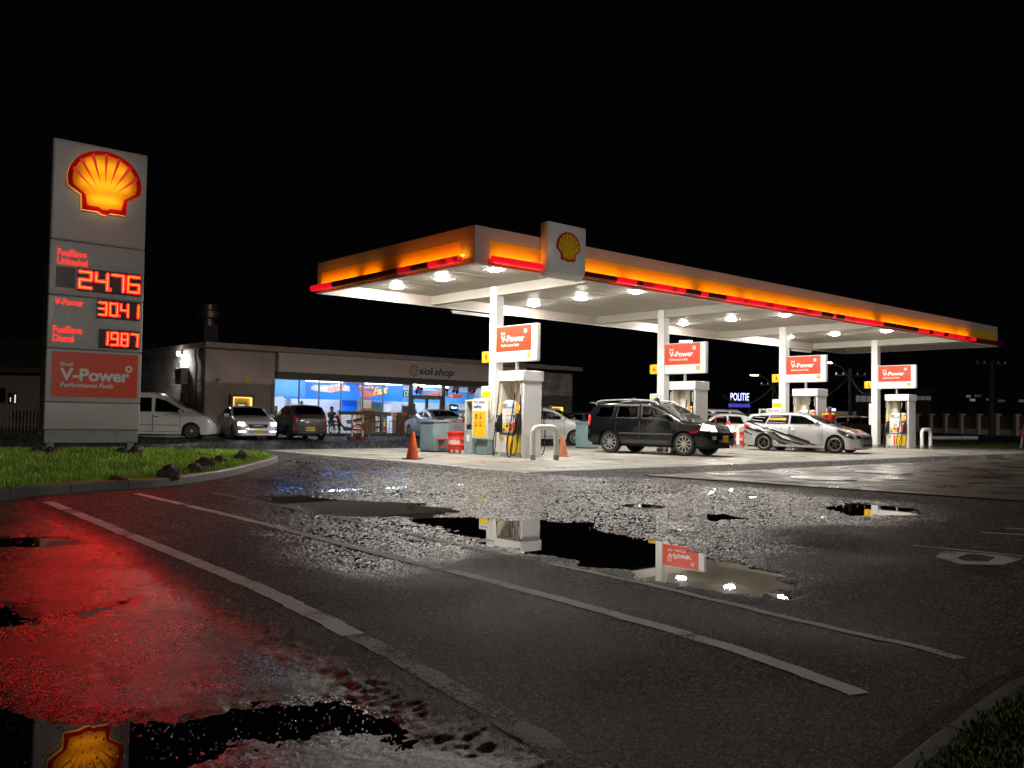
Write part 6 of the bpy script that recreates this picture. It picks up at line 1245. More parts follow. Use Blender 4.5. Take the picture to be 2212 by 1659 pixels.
# far cars
def simple_car(lab, px, depth, hd, pm, kind='hatch', name='parked_car', zo=0.0, glass=TINT):
    x, y = at(px, depth, 940)
    if kind == 'wagon4':
        c = Car(lab, 'car', (x, y, gz(x, y)), heading(*hd), name=name, L=4.7, W=1.86, belt=1.12, wr=.36, wx=(-1.4, 1.42), tb=.14, rc=.08, rr=.3, sill=.3, paint=pm, spokes=6, glass=glass,
            top=[(-2.35, .9), (-2.33, 1.4), (-2.25, 1.78), (-2.0, 1.84), (.3, 1.82), (.6, 1.66), (1.0, 1.24), (1.2, 1.15), (2.1, 1.06), (2.3, .95), (2.35, .7)], bot=[(-2.35, .4), (2.35, .36)],
            windows=[('q', [(-2.1, 1.2), (-1.2, 1.2), (-1.2, 1.68), (-2.05, 1.68)]), ('r', [(-1.0, 1.2), (-.2, 1.2), (-.2, 1.68), (-1.0, 1.68)]), ('f', [(-.08, 1.2), (.92, 1.2), (.55, 1.58), (-.08, 1.68)])], screens=[('windscreen', .58, 1.08, .94), ('rear_window', -2.33, -2.22, .88)], doors=[(-1.1, -.15), (-.12, .95)], mirror=(.82, 1.25))
        c.end('headlight', [(.5, .8), (.85, .8), (.82, .98), (.52, .98)], HLENS, True)
    else:
        c = Car(lab, 'car', (x, y, gz(x, y)), heading(*hd), name=name, L=3.9, W=1.68, belt=.96, wr=.30, wx=(-1.2, 1.25), tb=.26, rc=.11, rr=.30, paint=pm, spokes=7, glass=glass,
            top=[(-1.95, .60), (-1.92, 1.0), (-1.78, 1.2), (-1.5, 1.48), (-1.0, 1.55), (-.1, 1.54), (.3, 1.44), (.95, 1.10), (1.45, .97), (1.8, .78), (1.95, .5)], bot=[(-1.95, .28), (1.95, .22)],
            windows=[('r', [(-1.3, 1.03), (-.45, 1.03), (-.45, 1.42), (-1.15, 1.39)]), ('f', [(-.35, 1.03), (.8, 1.03), (.22, 1.37), (-.35, 1.42)])], screens=[('windscreen', .32, .96, .93), ('rear_window', -1.78, -1.48, .92)], doors=[(-1.2, -.42), (-.38, .82)], mirror=(.7, 1.06))
        c.end('headlight', [(.45, .62), (.8, .64), (.77, .8), (.5, .78)], HLENS, True)
    c.end('tail_light', [(.58, .84), (.80, .84), (.76, 1.08), (.62, 1.08)], TL2, False); return c
simple_car('boxy white off-roader with dark windows parked beyond the second pump', 1572, 50.5, (.80, -.6), paint('off_white', (.55, .55, .56), .1), 'wagon4')
simple_car('dark hatchback with its tail towards the red extinguisher trolley', 1634, 47.5, (.1, .99), DKP)
simple_car('silver hatchback seen from behind beyond the attendant', 1822, 62, (-.35, .94), paint('far_silver', (.55, .57, .62), .3))
simple_car('brown hatchback half hidden behind the farthest column', 1866, 60, (.2, .98), paint('far_brown', (.10, .07, .05), .4))
simple_car('pale hatchback whose roof shows between the silver van and the block wall', 386, 45.5, (.15, .98), paint('far_beige', (.45, .43, .40), .3))
simple_car('small white car low behind the white off-roader and the second pump', 1540, 44.5, (-.9, .4), paint('far_white', (.6, .6, .6), .1))

# ============================================================ MOTORBIKE
mx, my = at(748, 46.6, 935)
t = thing('motorbike', 'red and white step-through motorbike parked in front of the shop window', 'motorbike', (mx, my, gz(mx, my)), heading(-.80, .60))
for x, nm in ((-.60, 'wheel'), (.62, 'wheel')):
    mb = MB(); mb.lathe([(.30, -.03), (.285, -.045), (.25, -.04), (.25, .04), (.285, .045), (.30, .03), (.30, -.03)], n=32, axis='y'); wh = mb.build('wheel', BLACK, t); wh.location = (x, 0, .30)
    mb = MB(); mb.lathe([(.25, -.025), (.235, -.02), (.235, .02), (.25, .025)], n=32, axis='y'); mb.lathe([(.06, -.05), (.06, .05), (0, .05)], n=12, axis='y')
    for k in range(10): a = k*math.pi/5; mb.tube([(.05*math.cos(a), 0, .05*math.sin(a)), (.24*math.cos(a), 0, .24*math.sin(a))], .006, 4)
    mb.build('rim', STEEL, wh)
MRED = mat('bike_red', (.65, .015, .02), .2, coat=1)
mb = MB(); mb.tube([(-.05, 0, .42), (.1, 0, .38), (.28, 0, .55), (.42, 0, .92)], [.05, .06, .05, .045], 8); mb.tube([(-.6, .07, .30), (-.05, .07, .36)], .025, 6); mb.tube([(-.6, -.07, .30), (-.05, -.07, .36)], .025, 6); mb.build('frame', DARK, t)
mb = MB(); mb.tube([(.44, .06, .92), (.62, .06, .30)], .022, 8); mb.tube([(.44, -.06, .92), (.62, -.06, .30)], .022, 8); mb.build('fork', STEEL, t)
mb = MB(); mb.prism([(.20, .50), (.34, .42), (.50, .85), (.56, .98), (.46, 1.04), (.36, .9)], lambda a, b: (a, -.15, b), (0, .30, 0)); mb.build('leg_shield', MRED, t, bevel=.03)
mb = MB(); mb.lathe([(.33, -.06), (.345, 0), (.33, .06)], (.62, 0, .30), 20, 'y', R(20), R(165)); mb.build('front_mudguard', MRED, t)
mb = MB(); mb.lathe([(.33, -.06), (.345, 0), (.33, .06)], (-.60, 0, .30), 20, 'y', R(40), R(160)); mb.build('rear_mudguard', DARK, t)
mb = MB(); mb.prism([(-.90, .80), (-.05, .58), (.0, .68), (-.35, .76), (-.92, .87)], lambda a, b: (a, -.11, b), (0, .22, 0)); mb.build('tail_fairing', mat('bike_white', (.55, .5, .5), .25, coat=1), t, bevel=.03)
mb = MB(); mb.prism([(-.88, .86), (-.35, .76), (.02, .70), (.02, .78), (-.4, .84), (-.85, .93)], lambda a, b: (a, -.12, b), (0, .24, 0)); mb.build('seat', BLACK, t, bevel=.03)
mb = MB(); mb.cbox((-.05, 0, .33), .38, .2, .2); mb.lathe([(.12, -.12), (.12, .12), (0, .12)], (.05, 0, .33), 16, 'y'); mb.build('engine', STEEL, t, bevel=.03)
mb = MB(); mb.tube([(.05, -.13, .25), (-.3, -.14, .25), (-.75, -.15, .36)], [.02, .035, .045], 10); mb.build('exhaust', CHROME, t)
mb = MB(); mb.tube([(.38, .36, 1.04), (.44, .2, 1.06), (.46, 0, 1.02), (.44, -.2, 1.06), (.38, -.36, 1.04)], .016, 8); mb.build('handlebar', DARK, t)
for sd in (1, -1):
    mb = MB(); mb.tube([(.44, sd*.2, 1.06), (.42, sd*.28, 1.24)], .008, 6); mb.lathe([(0, -.02), (.05, -.015), (.055, .01), (0, .015)], (.42, sd*.28, 1.27), 14, 'x'); mb.build('mirror', DARK, t)
mb = MB(); mb.lathe([(.0, .66), (.07, .64), (.10, .58), (.10, .5), (0, .48)], (0, 0, .97), 16, 'x'); mb.build('headlight', HLENS, t)
mb = MB(); mb.cbox((-.93, 0, .84), .06, .14, .08); mb.build('tail_light', TAIL, t, bevel=.01)
# ============================================================ SMALL THINGS ON THE FORECOURT
IX = 16.45
Yx = lambda px, X=IX: float(onX(px, 975, X)[0])
def zx(px, py, X=IX): return float(onX(px, py, X)[1])
TEAL = mat('bin_teal', (.16, .24, .26), .5, dirt=.35, dirtcol=(.07, .08, .08), scale=3, var=.12)
def metal_bin(lab, x, y, w_=.62, dp=.60, h=.98):
    t = thing('metal_bin', lab, 'metal bin', (x, y, 0), 0, 'grey green metal bins'); mb = MB(); mb.box(-dp/2, dp/2, -w_/2, w_/2, .04, h-.06); mb.build('body', TEAL, t, bevel=.012)
    mb = MB(); mb.box(-dp/2-.03, dp/2+.03, -w_/2-.03, w_/2+.03, h-.058, h); mb.build('lid', TEAL, t, bevel=.01); mb = MB(); mb.box(-dp/2-.006, -dp/2+.01, -w_/2+.07, w_/2-.07, .12, h-.16); mb.build('door', TEAL, t, bevel=.004); mb = MB(); mb.box(-dp/2+.02, dp/2-.02, -w_/2+.02, w_/2-.02, 0, .039); mb.build('plinth', DARK, t); return t
yb = Yx(933); metal_bin('square grey green metal bin beside the red bench left of the nearest pump', IX+.1, yb, .72, .62)
metal_bin('grey green metal bin behind the tail of the black off-roader', 24.0, float(onX(1268, 970, 24.0)[0]))
# bench
REDW = mat('bench_red', (.45, .085, .04), .55, dirt=.2); t = thing('red_bench', 'low red wooden bench between the metal bin and the red sand barrel', 'bench', (IX+.1, Yx(954), 0))
mb = MB(); mb.box(-.16, .16, -.42, .42, .38, .44); mb.build('seat', REDW, t, bevel=.008)
for a in (-.11, .11):
    for b in (-.36, .36): mb = MB(); mb.box(a-.03, a+.03, b-.03, b+.03, 0, .38); mb.build('leg', REDW, t)
mb = MB(); mb.box(-.12, -.10, -.36, .36, .14, .2); mb.box(.10, .12, -.36, .36, .14, .2); mb.build('stretcher', REDW, t)
def sand_barrel(lab, x, y, ang0):
    t = thing('sand_barrel', lab, 'sand barrel', (x, y, 0), 0, 'red sand barrels'); r = .27
    mb = MB(); mb.lathe([(0, .10), (r, .10), (r, .25), (r+.012, .262), (r, .274), (r, .42), (r+.012, .432), (r, .444), (r, .58), (r+.012, .59), (0, .595)], n=36); mb.build('drum', RED, t, sharp=50)
    mb = MB(); mb.lathe([(r+.02, .596), (r+.02, .64), (0, .66)], n=36); lid = mb.build('lid', RED, t, sharp=50); mb = MB(); mb.tube([(0, -.07, .655), (0, -.06, .69), (0, .06, .69), (0, .07, .655)], .01, 6); mb.build('lid_handle', RED, lid)
    for k in range(3): a = k*2.1+.3; mb = MB(); mb.tube([(.2*math.cos(a), .2*math.sin(a), .10), (.21*math.cos(a), .21*math.sin(a), 0)], .02, 8); mb.build('foot', RED, t)
    pv, pf = text_shape('ZANDBAK', .04, 0); lo, hi = pv.min(0), pv.max(0); q = (pv-lo)/(hi-lo); a = ang0 + (q[:, 0])*1.75; mb = MB(); mb.add(np.stack([(r+.0035)*np.cos(a), (r+.0035)*np.sin(a), .285 + q[:, 1]*.125], -1), [tuple(f) for f in pf]); mb.build('lettering', WHITE_CLEAN, t); return t
va = math.atan2(-21, -16.5)
sand_barrel('red sand barrel with white lettering between the red bench and the grey service unit', IX+.02, Yx(985), va-1.30); 
b4x, b4y = 32.1, float(onX(1600, 965, 32.1)[0]); sand_barrel('red sand barrel behind the nose of the black off-roader under the white hoop', b4x, b4y, va-1.75)
def cone(lab, x, y, h, col, band):
    t = thing('traffic_cone', lab, 'traffic cone', (x, y, gz(x, y) if not (x > 12.2 and y > 13.5) else 0.0), 0, 'orange traffic cones')
    mb = MB(); mb.lathe([(.035, h), (.04, h-.005), (.165, .03), (.15, .03)], n=28); mb.lathe([(0, h-.01), (.035, h)], n=28); cn = mb.build('cone', col, t)
    mb = MB(); mb.box(-.21, .21, -.21, .21, 0, .03); mb.build('base', mat('cone_base', (.05, .02, .015), .6) if not band else col, t, bevel=.012, rz=.5)
    if band: mb = MB(); mb.lathe([(.04+.125*.38+.002, h*.62), (.04+.125*.60+.002, h*.40)], n=28); mb.build('band', band, cn)
CO = mat('cone_orange', (.70, .12, .03), .45, dirt=.3, dirtcol=(.3, .08, .04), scale=5); CF = mat('cone_faded', (.55, .20, .11), .5, dirt=.3, dirtcol=(.3, .15, .1), scale=5)
x, y = gnd(891, 992, 0); cone('bright orange traffic cone standing alone on the slab left of the nearest pump', x, y, .70, CO, None); x, y = gnd(1215, 986, 0); cone('faded orange traffic cone with a red band right of the white hoop', x, y, .62, CF, mat('cone_band', (.8, .12, .06), .4))
def hoop(lab, x, y, ang=0.0, wd=.60, h=.86):
    t = thing('hoop_guard', lab, 'hoop guard', (x, y, 0), ang, 'white steel hoop guards'); k = .17; P = [(-wd/2, 0, .08)] + [(-wd/2, 0, h-k)] + [(-wd/2 + k - k*math.cos(a), 0, h-k + k*math.sin(a)) for a in np.linspace(.25, math.pi/2, 6)]; P += [(-a, b, c) for a, b, c in P[::-1]]
    mb = MB(); mb.tube(P, .072, 14); mb.build('pipe', WHITE_CLEAN, t)
    for s in (-1, 1): mb = MB(); mb.lathe([(.076, 0), (.076, .13), (.0, .13)], (s*wd/2, 0, 0), 16); mb.build('foot', GREY, t)
x, y = gnd(1169, 995, 0); hoop('white steel hoop guard in front of the nearest fuel pump', x+.35, y+.25, R(-12), .72); x, y = gnd(1992, 972.5, 0); hoop('white steel hoop guard in front of the farthest fuel pump', 39.9, 17.9, R(-10)); hoop('white steel hoop guard beside the red sand barrel behind the off-roader nose', b4x-.15, b4y-.45, R(-60), .8, .9)
# service unit with safety panel
UNIT = mat('unit_grey', (.30, .36, .38), .45, dirt=.2)
def service_unit(lab, x, ya, yb_, yc):
    """ya..yb_: glass fronted tower, yb_..yc: safety panel and box below"""
    t = thing('service_unit', lab, 'service unit', (x, (ya+yc)/2, 0), 0, 'grey service units on the pump islands'); o = (ya+yc)/2
    mb = MB(); mb.box(-.02, .40, yb_-o+.002, ya-o, 0, .72); mb.build('lower_cabinet', UNIT, t, bevel=.012); mb = MB(); mb.box(-.026, -.02, yb_-o+.13, ya-o-.13, .38, .58); mb.build('label_plate', WHITE_CLEAN, t)
    mb = MB(); mb.box(.0, .38, ya-o-.05, ya-o, .72, 1.62); mb.box(.0, .38, yb_-o, yb_-o+.05, .72, 1.62); mb.box(.0, .38, yb_-o+.05, ya-o-.05, 1.57, 1.62); mb.build('frame', mat('unit_cream', (.62, .60, .48), .45), t)
    mb = MB(); mb.box(.16, .36, yb_-o+.052, ya-o-.052, .74, 1.56); mb.build('tank', mat('unit_inside', (.25, .31, .33), .4), t); mb = MB(); mb.add([(.05, yb_-o+.05, .9), (.05, ya-o-.05, .9), (.05, ya-o-.05, 1.56), (.05, yb_-o+.05, 1.56)], [(0, 1, 2, 3)]); mb.build('pane', GLASS, t)
    mb = MB(); mb.box(.02, .15, yb_-o+.07, ya-o-.07, .73, .88); mb.build('paper_bin', DARK, t)
    mb = MB(); mb.box(-.03, .03, yc-o, yb_-o-.012, .48, 1.64); pn = mb.build('safety_panel', WHITE_CLEAN, t, bevel=.008); mb = MB(); mb.box(-.036, -.031, yc-o+.04, yb_-o-.05, .53, 1.28); mb.build('yellow_field', YEL, pn)
    mb = MB(); wd = yb_-yc-.16; mb.text('For your', (-.037, yb_-o-.08, 1.49), (0, -1, 0), (0, 0, 1), wd, .10, .02); mb.text('safety', (-.037, yb_-o-.08, 1.345), (0, -1, 0), (0, 0, 1), wd*.72, .115, .02); mb.build('lettering', BLUEINK, pn)
    mb = MB()
    for r_ in range(2):
        for c_ in range(2):
            y_ = yb_-o-.20-c_*.20; z_ = 1.16-r_*.22
            if r_ == 0 and c_ == 0: mb.mat(1); mb.prism([(-.05, -.04), (.05, -.04), (0, .05)], lambda a, b: (-.039, y_+a, z_+b), (.001, 0, 0)); mb.mat(0)
            else: ring(mb, (-.039, y_, z_), (0, -1, 0), (0, 0, 1), .052, .034)
            mb.mat(0).box(-.040, -.037, y_-.05, y_+.05, z_-.11, z_-.065)
    mb.build('pictogram', [REDINK, DARK], pn)
    mb = MB(); mb.box(.06, .52, yc-o+.06, yb_-o-.08, 0, .42); mb.build('lower_box', TEAL, t, bevel=.015); mb = MB(); mb.box(.05, .53, yc-o+.05, yb_-o-.07, .42, .455); mb.build('box_lid', TEAL, t, bevel=.008); return t
ya, ybb, yc = Yx(1003), Yx(1020.5), Yx(1052); service_unit('grey service unit with yellow safety panel beside the nearest column', IX, ya, ybb, yc)
d4 = PXS[2]-PXS[0]; service_unit('grey service unit with safety panel beside the third column behind the striped estate', IX+d4, ya, ybb, yc)
def safety_board(lab, x, side):
    t = thing('safety_board', lab, 'safety board', (x, 20.19, 1.02), 0, 'safety boards on the canopy columns'); s = side
    a, b = sorted((0, s*.05)); mb = MB(); mb.box(a, b, -.05, .42, 0, 1.0); mb.build('board', WHITE_CLEAN, t, bevel=.01); X = s*.053
    mb = MB(); mb.box(min(X, s*.05), max(X, s*.05), -.01, .38, .66, .84); mb.mat(1).box(min(X, s*.05), max(X, s*.05), -.01, .38, .06, .63); mb.build('printed_field', [YEL, mat('board_ochre', (.55, .40, .10), .4)], t)
    uy = -1 if s < 0 else 1; y0 = .36 if s < 0 else .0; mb = MB(); mb.text('For your safety', (s*.054, y0, .89), (0, uy, 0), (0, 0, 1), .36, .065, .01); mb.build('lettering', BLUEINK, t)
    mb = MB()
    for z_ in (.22, .44): mb.box(min(s*.053, s*.056), max(s*.053, s*.056), .26 if s < 0 else .03, .34 if s < 0 else .11, z_, z_+.1); mb.mat(1).box(min(s*.053, s*.056), max(s*.053, s*.056), .02 if s < 0 else .14, .23 if s < 0 else .35, z_+.05, z_+.065); mb.mat(0)
    mb.build('tick_box', [WHITE_CLEAN, DARK], t)
for k, s, lab in ((0, -1, 'white and yellow safety board on the left face of the nearest column'), (1, -1, 'safety board on the second column just above the black off-roader roof'), (2, -1, 'safety board on the left face of the third column above the estate roof'), (2, 1, 'safety board on the right face of the third column'), (3, 1, 'pale safety board on the right face of the farthest column')):
    safety_board(lab, COLX[k] + (-.004 if s < 0 else .304), s)
# extinguisher trolley by the third island
ex, ey = 32.2, float(onX(1566, 955, 32.2)[0]); t = thing('extinguisher_trolley', 'red fire extinguisher trolley standing behind the bonnet of the black off-roader', 'extinguisher trolley', (ex, ey, 0), .4)
mb = MB(); mb.tube([(-.25, .35, .1), (-.25, .35, 1.25), (-.25, -.0, 1.25)], .022, 8); mb.tube([(-.25, -.3, .1), (-.25, -.3, .8)], .022, 8); mb.box(-.3, .2, -.34, .38, .1, .14); mb.build('frame', RED, t)
for y_, r_, h_ in ((.12, .13, .95), (-.15, .10, 1.1)):
    mb = MB(); mb.lathe([(0, .14), (r_, .16), (r_, h_-.12), (r_*.6, h_-.03), (.03, h_), (.03, h_+.08), (0, h_+.08)], (0, y_, 0), 20); cyl = mb.build('cylinder', RED, t); mb = MB(); mb.tube([(0, y_, h_+.06), (.1, y_, h_+.05), (.16, y_, h_-.2), (.12, y_, .4)], .012, 6); mb.build('hose', BLACK, cyl); mb = MB(); mb.lathe([(r_+.003, .45), (r_+.003, .62)], (0, y_, 0), 20); mb.build('label', WHITE_CLEAN, cyl)
for s in (-1, 1): mb = MB(); mb.lathe([(0, -.02), (.1, -.02), (.1, .02), (0, .02)], (-.25, s*.38, .1), 18, 'y'); mb.build('wheel', BLACK, t)
# wooden barrier before the shop
bx0, by0 = at(760, 40.6, 950); bx1, by1 = at(783, 40.6, 950); u_ = np.array([bx1-bx0, by1-by0]); u_ /= np.linalg.norm(u_); L0 = np.linalg.norm([bx1-bx0, by1-by0])
t = thing('post_barrier', 'red and white post barrier with a long wooden beam in front of the motorbike', 'barrier', (bx0, by0, gz(bx0, by0)), math.atan2(u_[1], u_[0]))
mb = MB(); mb.box(-.62, L0+1.30, -.05, .05, 1.12, 1.27); mb.build('beam', mat('beam_wood', (.22, .17, .11), .6, dirt=.3), t, bevel=.012)
for x_ in (0, L0):
    mb = MB(); mb.tube([(x_, 0, .1), (x_, 0, .42)], .042, 12); mb.mat(1).tube([(x_, 0, .42), (x_, 0, .75)], .0421, 12); mb.mat(0).tube([(x_, 0, .75), (x_, 0, 1.12)], .042, 12); mb.build('post', [WHITE, RED], t); mb = MB(); mb.lathe([(0, 0), (.22, 0), (.26, .12), (.24, .14), (0, .14)], (x_, 0, 0), 20); mb.build('foot', mat('tub_red', (.25, .07, .045), .6), t)

# ============================================================ PEOPLE
def skin_mesh(name, J, bones, m, parent, root='pelvis', sub=2):
    names = list(J); me = bpy.data.meshes.new(name); me.from_pydata([J[n_][:3] for n_ in names], [(names.index(a), names.index(b)) for a, b in bones], [])
    o = link(bpy.data.objects.new(name, me)); md = o.modifiers.new('s', 'SKIN'); md.use_smooth_shade = True
    for i, n_ in enumerate(names):
        r_ = J[n_][3]; v = me.skin_vertices[0].data[i]; v.radius = r_ if hasattr(r_, '__len__') else (r_, r_); v.use_root = n_ == root
    sb = o.modifiers.new('u', 'SUBSURF'); sb.levels = sub; sb.render_levels = sub
    dg = bpy.context.evaluated_depsgraph_get(); dg.update(); me2 = bpy.data.meshes.new_from_object(o.evaluated_get(dg)); o.modifiers.clear(); o.data = me2; me2.name = name; bpy.data.meshes.remove(me)
    me2.materials.clear(); me2.materials.append(m); me2.polygons.foreach_set('use_smooth', [True]*len(me2.polygons)); o.parent = parent; return o
def person(lab, loc, rz, skin, shirt, legs, pose='stand', hair=None, yoke=None, vest=False, group=None, head_tilt=0.0):
    t = thing('person', lab, 'person', loc, rz, group)
    J = dict(pelvis=(0, 0, .95, .125), waist=(.0, 0, 1.10, .12), chest=(.01, 0, 1.32, .145), collar=(0, 0, 1.46, .085), neck=(.01, 0, 1.53, .058), skull=(.03+head_tilt*.4, 0, 1.63, (.082, .095)), crown=(.02+head_tilt*.6, 0, 1.71, (.075, .088)), jaw=(.085+head_tilt, 0, 1.585, .04), nose=(.125+head_tilt, 0, 1.64, .016))
    B = [('pelvis', 'waist'), ('waist', 'chest'), ('chest', 'collar'), ('collar', 'neck'), ('neck', 'skull'), ('skull', 'crown'), ('skull', 'jaw'), ('skull', 'nose')]
    for s, n_ in ((1, 'l'), (-1, 'r')):
        if pose == 'sit': q = dict(el=(.10, s*.25, 1.18), wr=(.33, s*.19, 1.22), hd=(.41, s*.17, 1.25), kn=(.46, s*.13, .98), an=(.55, s*.14, .58), toe=(.70, s*.14, .54))
        else: q = dict(el=(-.01, s*.27, 1.15), wr=(.17, s*.20, .98), hd=(.25, s*.17, .96), kn=(.03, s*.11, .50), an=(0, s*.11, .09), toe=(.15, s*.12, .04))
        J.update({'sh'+n_: (0, s*.165, 1.43, .066), 'el'+n_: (*q['el'], .045), 'wr'+n_: (*q['wr'], .031), 'pa'+n_: (*q['hd'], (.022, .036)), 'hip'+n_: (.02 if pose == 'sit' else 0, s*.09, .92, .095), 'kn'+n_: (*q['kn'], .06), 'an'+n_: (*q['an'], .042), 'to'+n_: (*q['toe'], .038), 'ear'+n_: (.02+head_tilt*.4, s*.088, 1.635, .018)})
        B += [('collar', 'sh'+n_), ('sh'+n_, 'el'+n_), ('el'+n_, 'wr'+n_), ('wr'+n_, 'pa'+n_), ('pelvis', 'hip'+n_), ('hip'+n_, 'kn'+n_), ('kn'+n_, 'an'+n_), ('an'+n_, 'to'+n_), ('skull', 'ear'+n_)]
        hx, hy, hz = q['hd']
        for k in range(5):
            if k == 4: a, b = (hx+.01, hy-s*.035, hz+.005), (hx+.045, hy-s*.045, hz-.01)
            else: y_ = hy + s*(-.024 + k*.017); ln = (.05, .058, .055, .042)[k]; a, b = (hx+.045, y_, hz-.004), (hx+.045+ln*.75, y_, hz-.004-ln*.55)
            J['f%d%s' % (k, n_)] = (*a, .010); J['g%d%s' % (k, n_)] = (*b, .008); B += [('pa'+n_, 'f%d%s' % (k, n_)), ('f%d%s' % (k, n_), 'g%d%s' % (k, n_))]
    skin_mesh('body', J, B, skin, t)
    S = {k: J[k] for k in ('pelvis', 'waist', 'chest', 'collar')}; S['pelvis'] = (0, 0, .93, .137); S['waist'] = (*J['waist'][:3], .135); S['chest'] = (*J['chest'][:3], .165); S['collar'] = (0, 0, 1.455, .10); BS = [('pelvis', 'waist'), ('waist', 'chest'), ('chest', 'collar')]
    for n_ in 'lr':
        a, b = np.array(J['sh'+n_][:3]), np.array(J['el'+n_][:3]); S['sh'+n_] = (*a, .082); S['sl'+n_] = (*(a*.25+b*.75), .066); BS += [('collar', 'sh'+n_), ('sh'+n_, 'sl'+n_)]
    sh = skin_mesh('shirt', S, BS, shirt, t)
    if yoke is not None:
        sh.data.materials.append(yoke)
        for p in sh.data.polygons:
            if p.center[2] > 1.395 and abs(p.center[1]) > .055: p.material_index = 1
    if vest:
        V_ = {k: (*S[k][:3], S[k][3]*1.06) for k in ('pelvis', 'waist', 'chest')}; skin_mesh('vest', V_, [('pelvis', 'waist'), ('waist', 'chest')], vest, t)
    T = dict(pelvis=(0, 0, .96, .135)); BT = []
    for n_ in 'lr':
        h_, k_, a_ = (np.array(J[q+n_][:3]) for q in ('hip', 'kn', 'an')); T.update({'hip'+n_: (*h_, .108), 'kn'+n_: (*k_, .076), 'an'+n_: (*(k_*.1+a_*.9), .066)}); BT += [('pelvis', 'hip'+n_), ('hip'+n_, 'kn'+n_), ('kn'+n_, 'an'+n_)]
    skin_mesh('trousers', T, BT, legs, t)
    for s in (1, -1): mb = MB(); mb.lathe([(0, -.008), (.011, -.004), (.011, .004), (0, .008)], (.108+head_tilt*.8, s*.034, 1.665), 10, 'x'); mb.build('eye', DARK, t)
    if hair is not None:
        mb = MB(); q = np.linspace(0, math.pi*.52, 8); mb.lathe([(.104*math.sin(a) + 1e-4, .108*math.cos(a)) for a in q], (.012+head_tilt*.5, 0, 1.685), 20); mb.build('hair', hair, t)
    for s in (1, -1):
        n_ = 'l' if s > 0 else 'r'; a, b = Vector(J['an'+n_][:3]), Vector(J['to'+n_][:3]); mb = MB(); mb.tube([a + Vector((-.05, 0, -.05)), a*.5+b*.5 + Vector((0, 0, -.02)), b + Vector((.04, 0, -.01))], [.05, .055, .04], 10); mb.build('shoe', DARK, t)
    return t
SKD, SKM = mat('skin_dark', (.16, .075, .045), .5, var=.1), mat('skin_mid', (.35, .19, .13), .5, var=.1); HAIR = mat('hair_black', (.012, .01, .009), .6); NAVY = mat('trousers_navy', (.02, .022, .04), .8)
person('attendant in a red work shirt with yellow shoulders standing behind the striped estate', (31.9, 18.05, 0), math.atan2(-18, -31)+.5, SKD, mat('shirt_red', (.62, .025, .02), .7), NAVY, yoke=mat('shirt_yellow', (.85, .55, .03), .7), head_tilt=.02)
pX = onY(893, 900, FY+1.4)[0]; person('person in an orange safety vest standing inside the shop doorway', (pX, FY+1.4, FZ-.02), R(-70), SKD, mat('shirt_grey', (.1, .1, .11), .8), NAVY, hair=HAIR, vest=mat('vest_orange', (.85, .13, .02), .6))
pX = onY(652, 900, FY+2.7)[0]; person('person in a pale blue shirt behind the counter at the left of the shop', (pX+.1, FY+3.0, FZ-.02), R(-20), SKM, mat('shirt_blue', (.25, .40, .62), .8), NAVY, hair=HAIR)
pX = onY(714, 900, FY+1.1)[0]; person('person in dark clothes sitting at the shop window behind the open car door', (pX, FY+1.0, FZ-.30), R(30), SKD, mat('shirt_dark', (.02, .022, .03), .8), NAVY, 'sit', hair=HAIR)
t = thing('stool_box', 'low dark seat under the person in dark clothes at the shop window', 'seat', (pX-.02, FY+1.0, FZ-.02)); mb = MB(); mb.box(-.2, .2, -.2, .2, .42, .50); mb.build('seat', DARK, t, bevel=.02)
for a in (-.16, .16):
    for b in (-.16, .16): mb = MB(); mb.tube([(a, b, 0), (a, b, .42)], .018, 6); mb.build('leg', DARK, t)
def rider(lab, car, x, y_, sk, sh, hr=HAIR):
    o = car.t; a = o.rotation_euler[2]; X = o.location[0] + x*math.cos(a) - y_*math.sin(a); Y = o.location[1] + x*math.sin(a) + y_*math.cos(a)
    return person(lab, (X, Y, car.belt-.56-.85+.36), a, sk, sh, NAVY, 'sit', hair=hr)
rider('driver in a pale blue shirt in the silver hatchback behind the nearest pump', mpv, .12, -.38, SKD, mat('shirt_pale', (.35, .45, .6), .8))
rider('driver of the black off-roader with an arm near the open front window', suv, .12, -.40, SKM, mat('shirt_white', (.22, .22, .25), .8)); rider('passenger in a checked shirt on the rear seat of the black off-roader', suv, -.72, -.40, SKD, mat('shirt_check', (.12, .14, .17), .8, var=.6, scale=25))

# ============================================================ BACKGROUND
POLEM = mat('pole_wood', (.045, .038, .03), .85, dirt=.3); WIRE = mat('wire', (.05, .05, .05), .6); LAMPB = mat('lamp_head', (.06, .06, .06), .5)
def street_lamp(lab, x, y, h, ax, ay, col, s, size=(.55, .26), pole_r=.075, z0=0.0):
    t = thing('street_lamp', lab, 'street lamp', (x, y, z0), 0, 'street lamps around the station'); mb = MB(); mb.tube([(0, 0, 0), (0, 0, h-.9)], [pole_r*1.3, pole_r], 10); mb.build('pole', POLEM, t); L = math.hypot(ax, ay); a = math.atan2(ay, ax)
    mb = MB(); mb.tube([(0, 0, h-1.1), (ax*.4, ay*.4, h-.35), (ax, ay, h+.04)], .035, 8); mb.build('arm', LAMPB, t)
    mb = MB(); rm = Matrix.Rotation(a, 3, 'Z'); mb.cbox((ax+.25*math.cos(a), ay+.25*math.sin(a), h+.06), .75, .3, .12, rm); hd = mb.build('head', LAMPB, t, bevel=.03)
    mb = MB(); c_ = (ax+.28*math.cos(a), ay+.28*math.sin(a), h-.03); mb.cbox(c_, size[0], size[1], .05, rm); mb.build('lens', lamp('lens_%s' % lab.split()[0], col, s), hd); return t
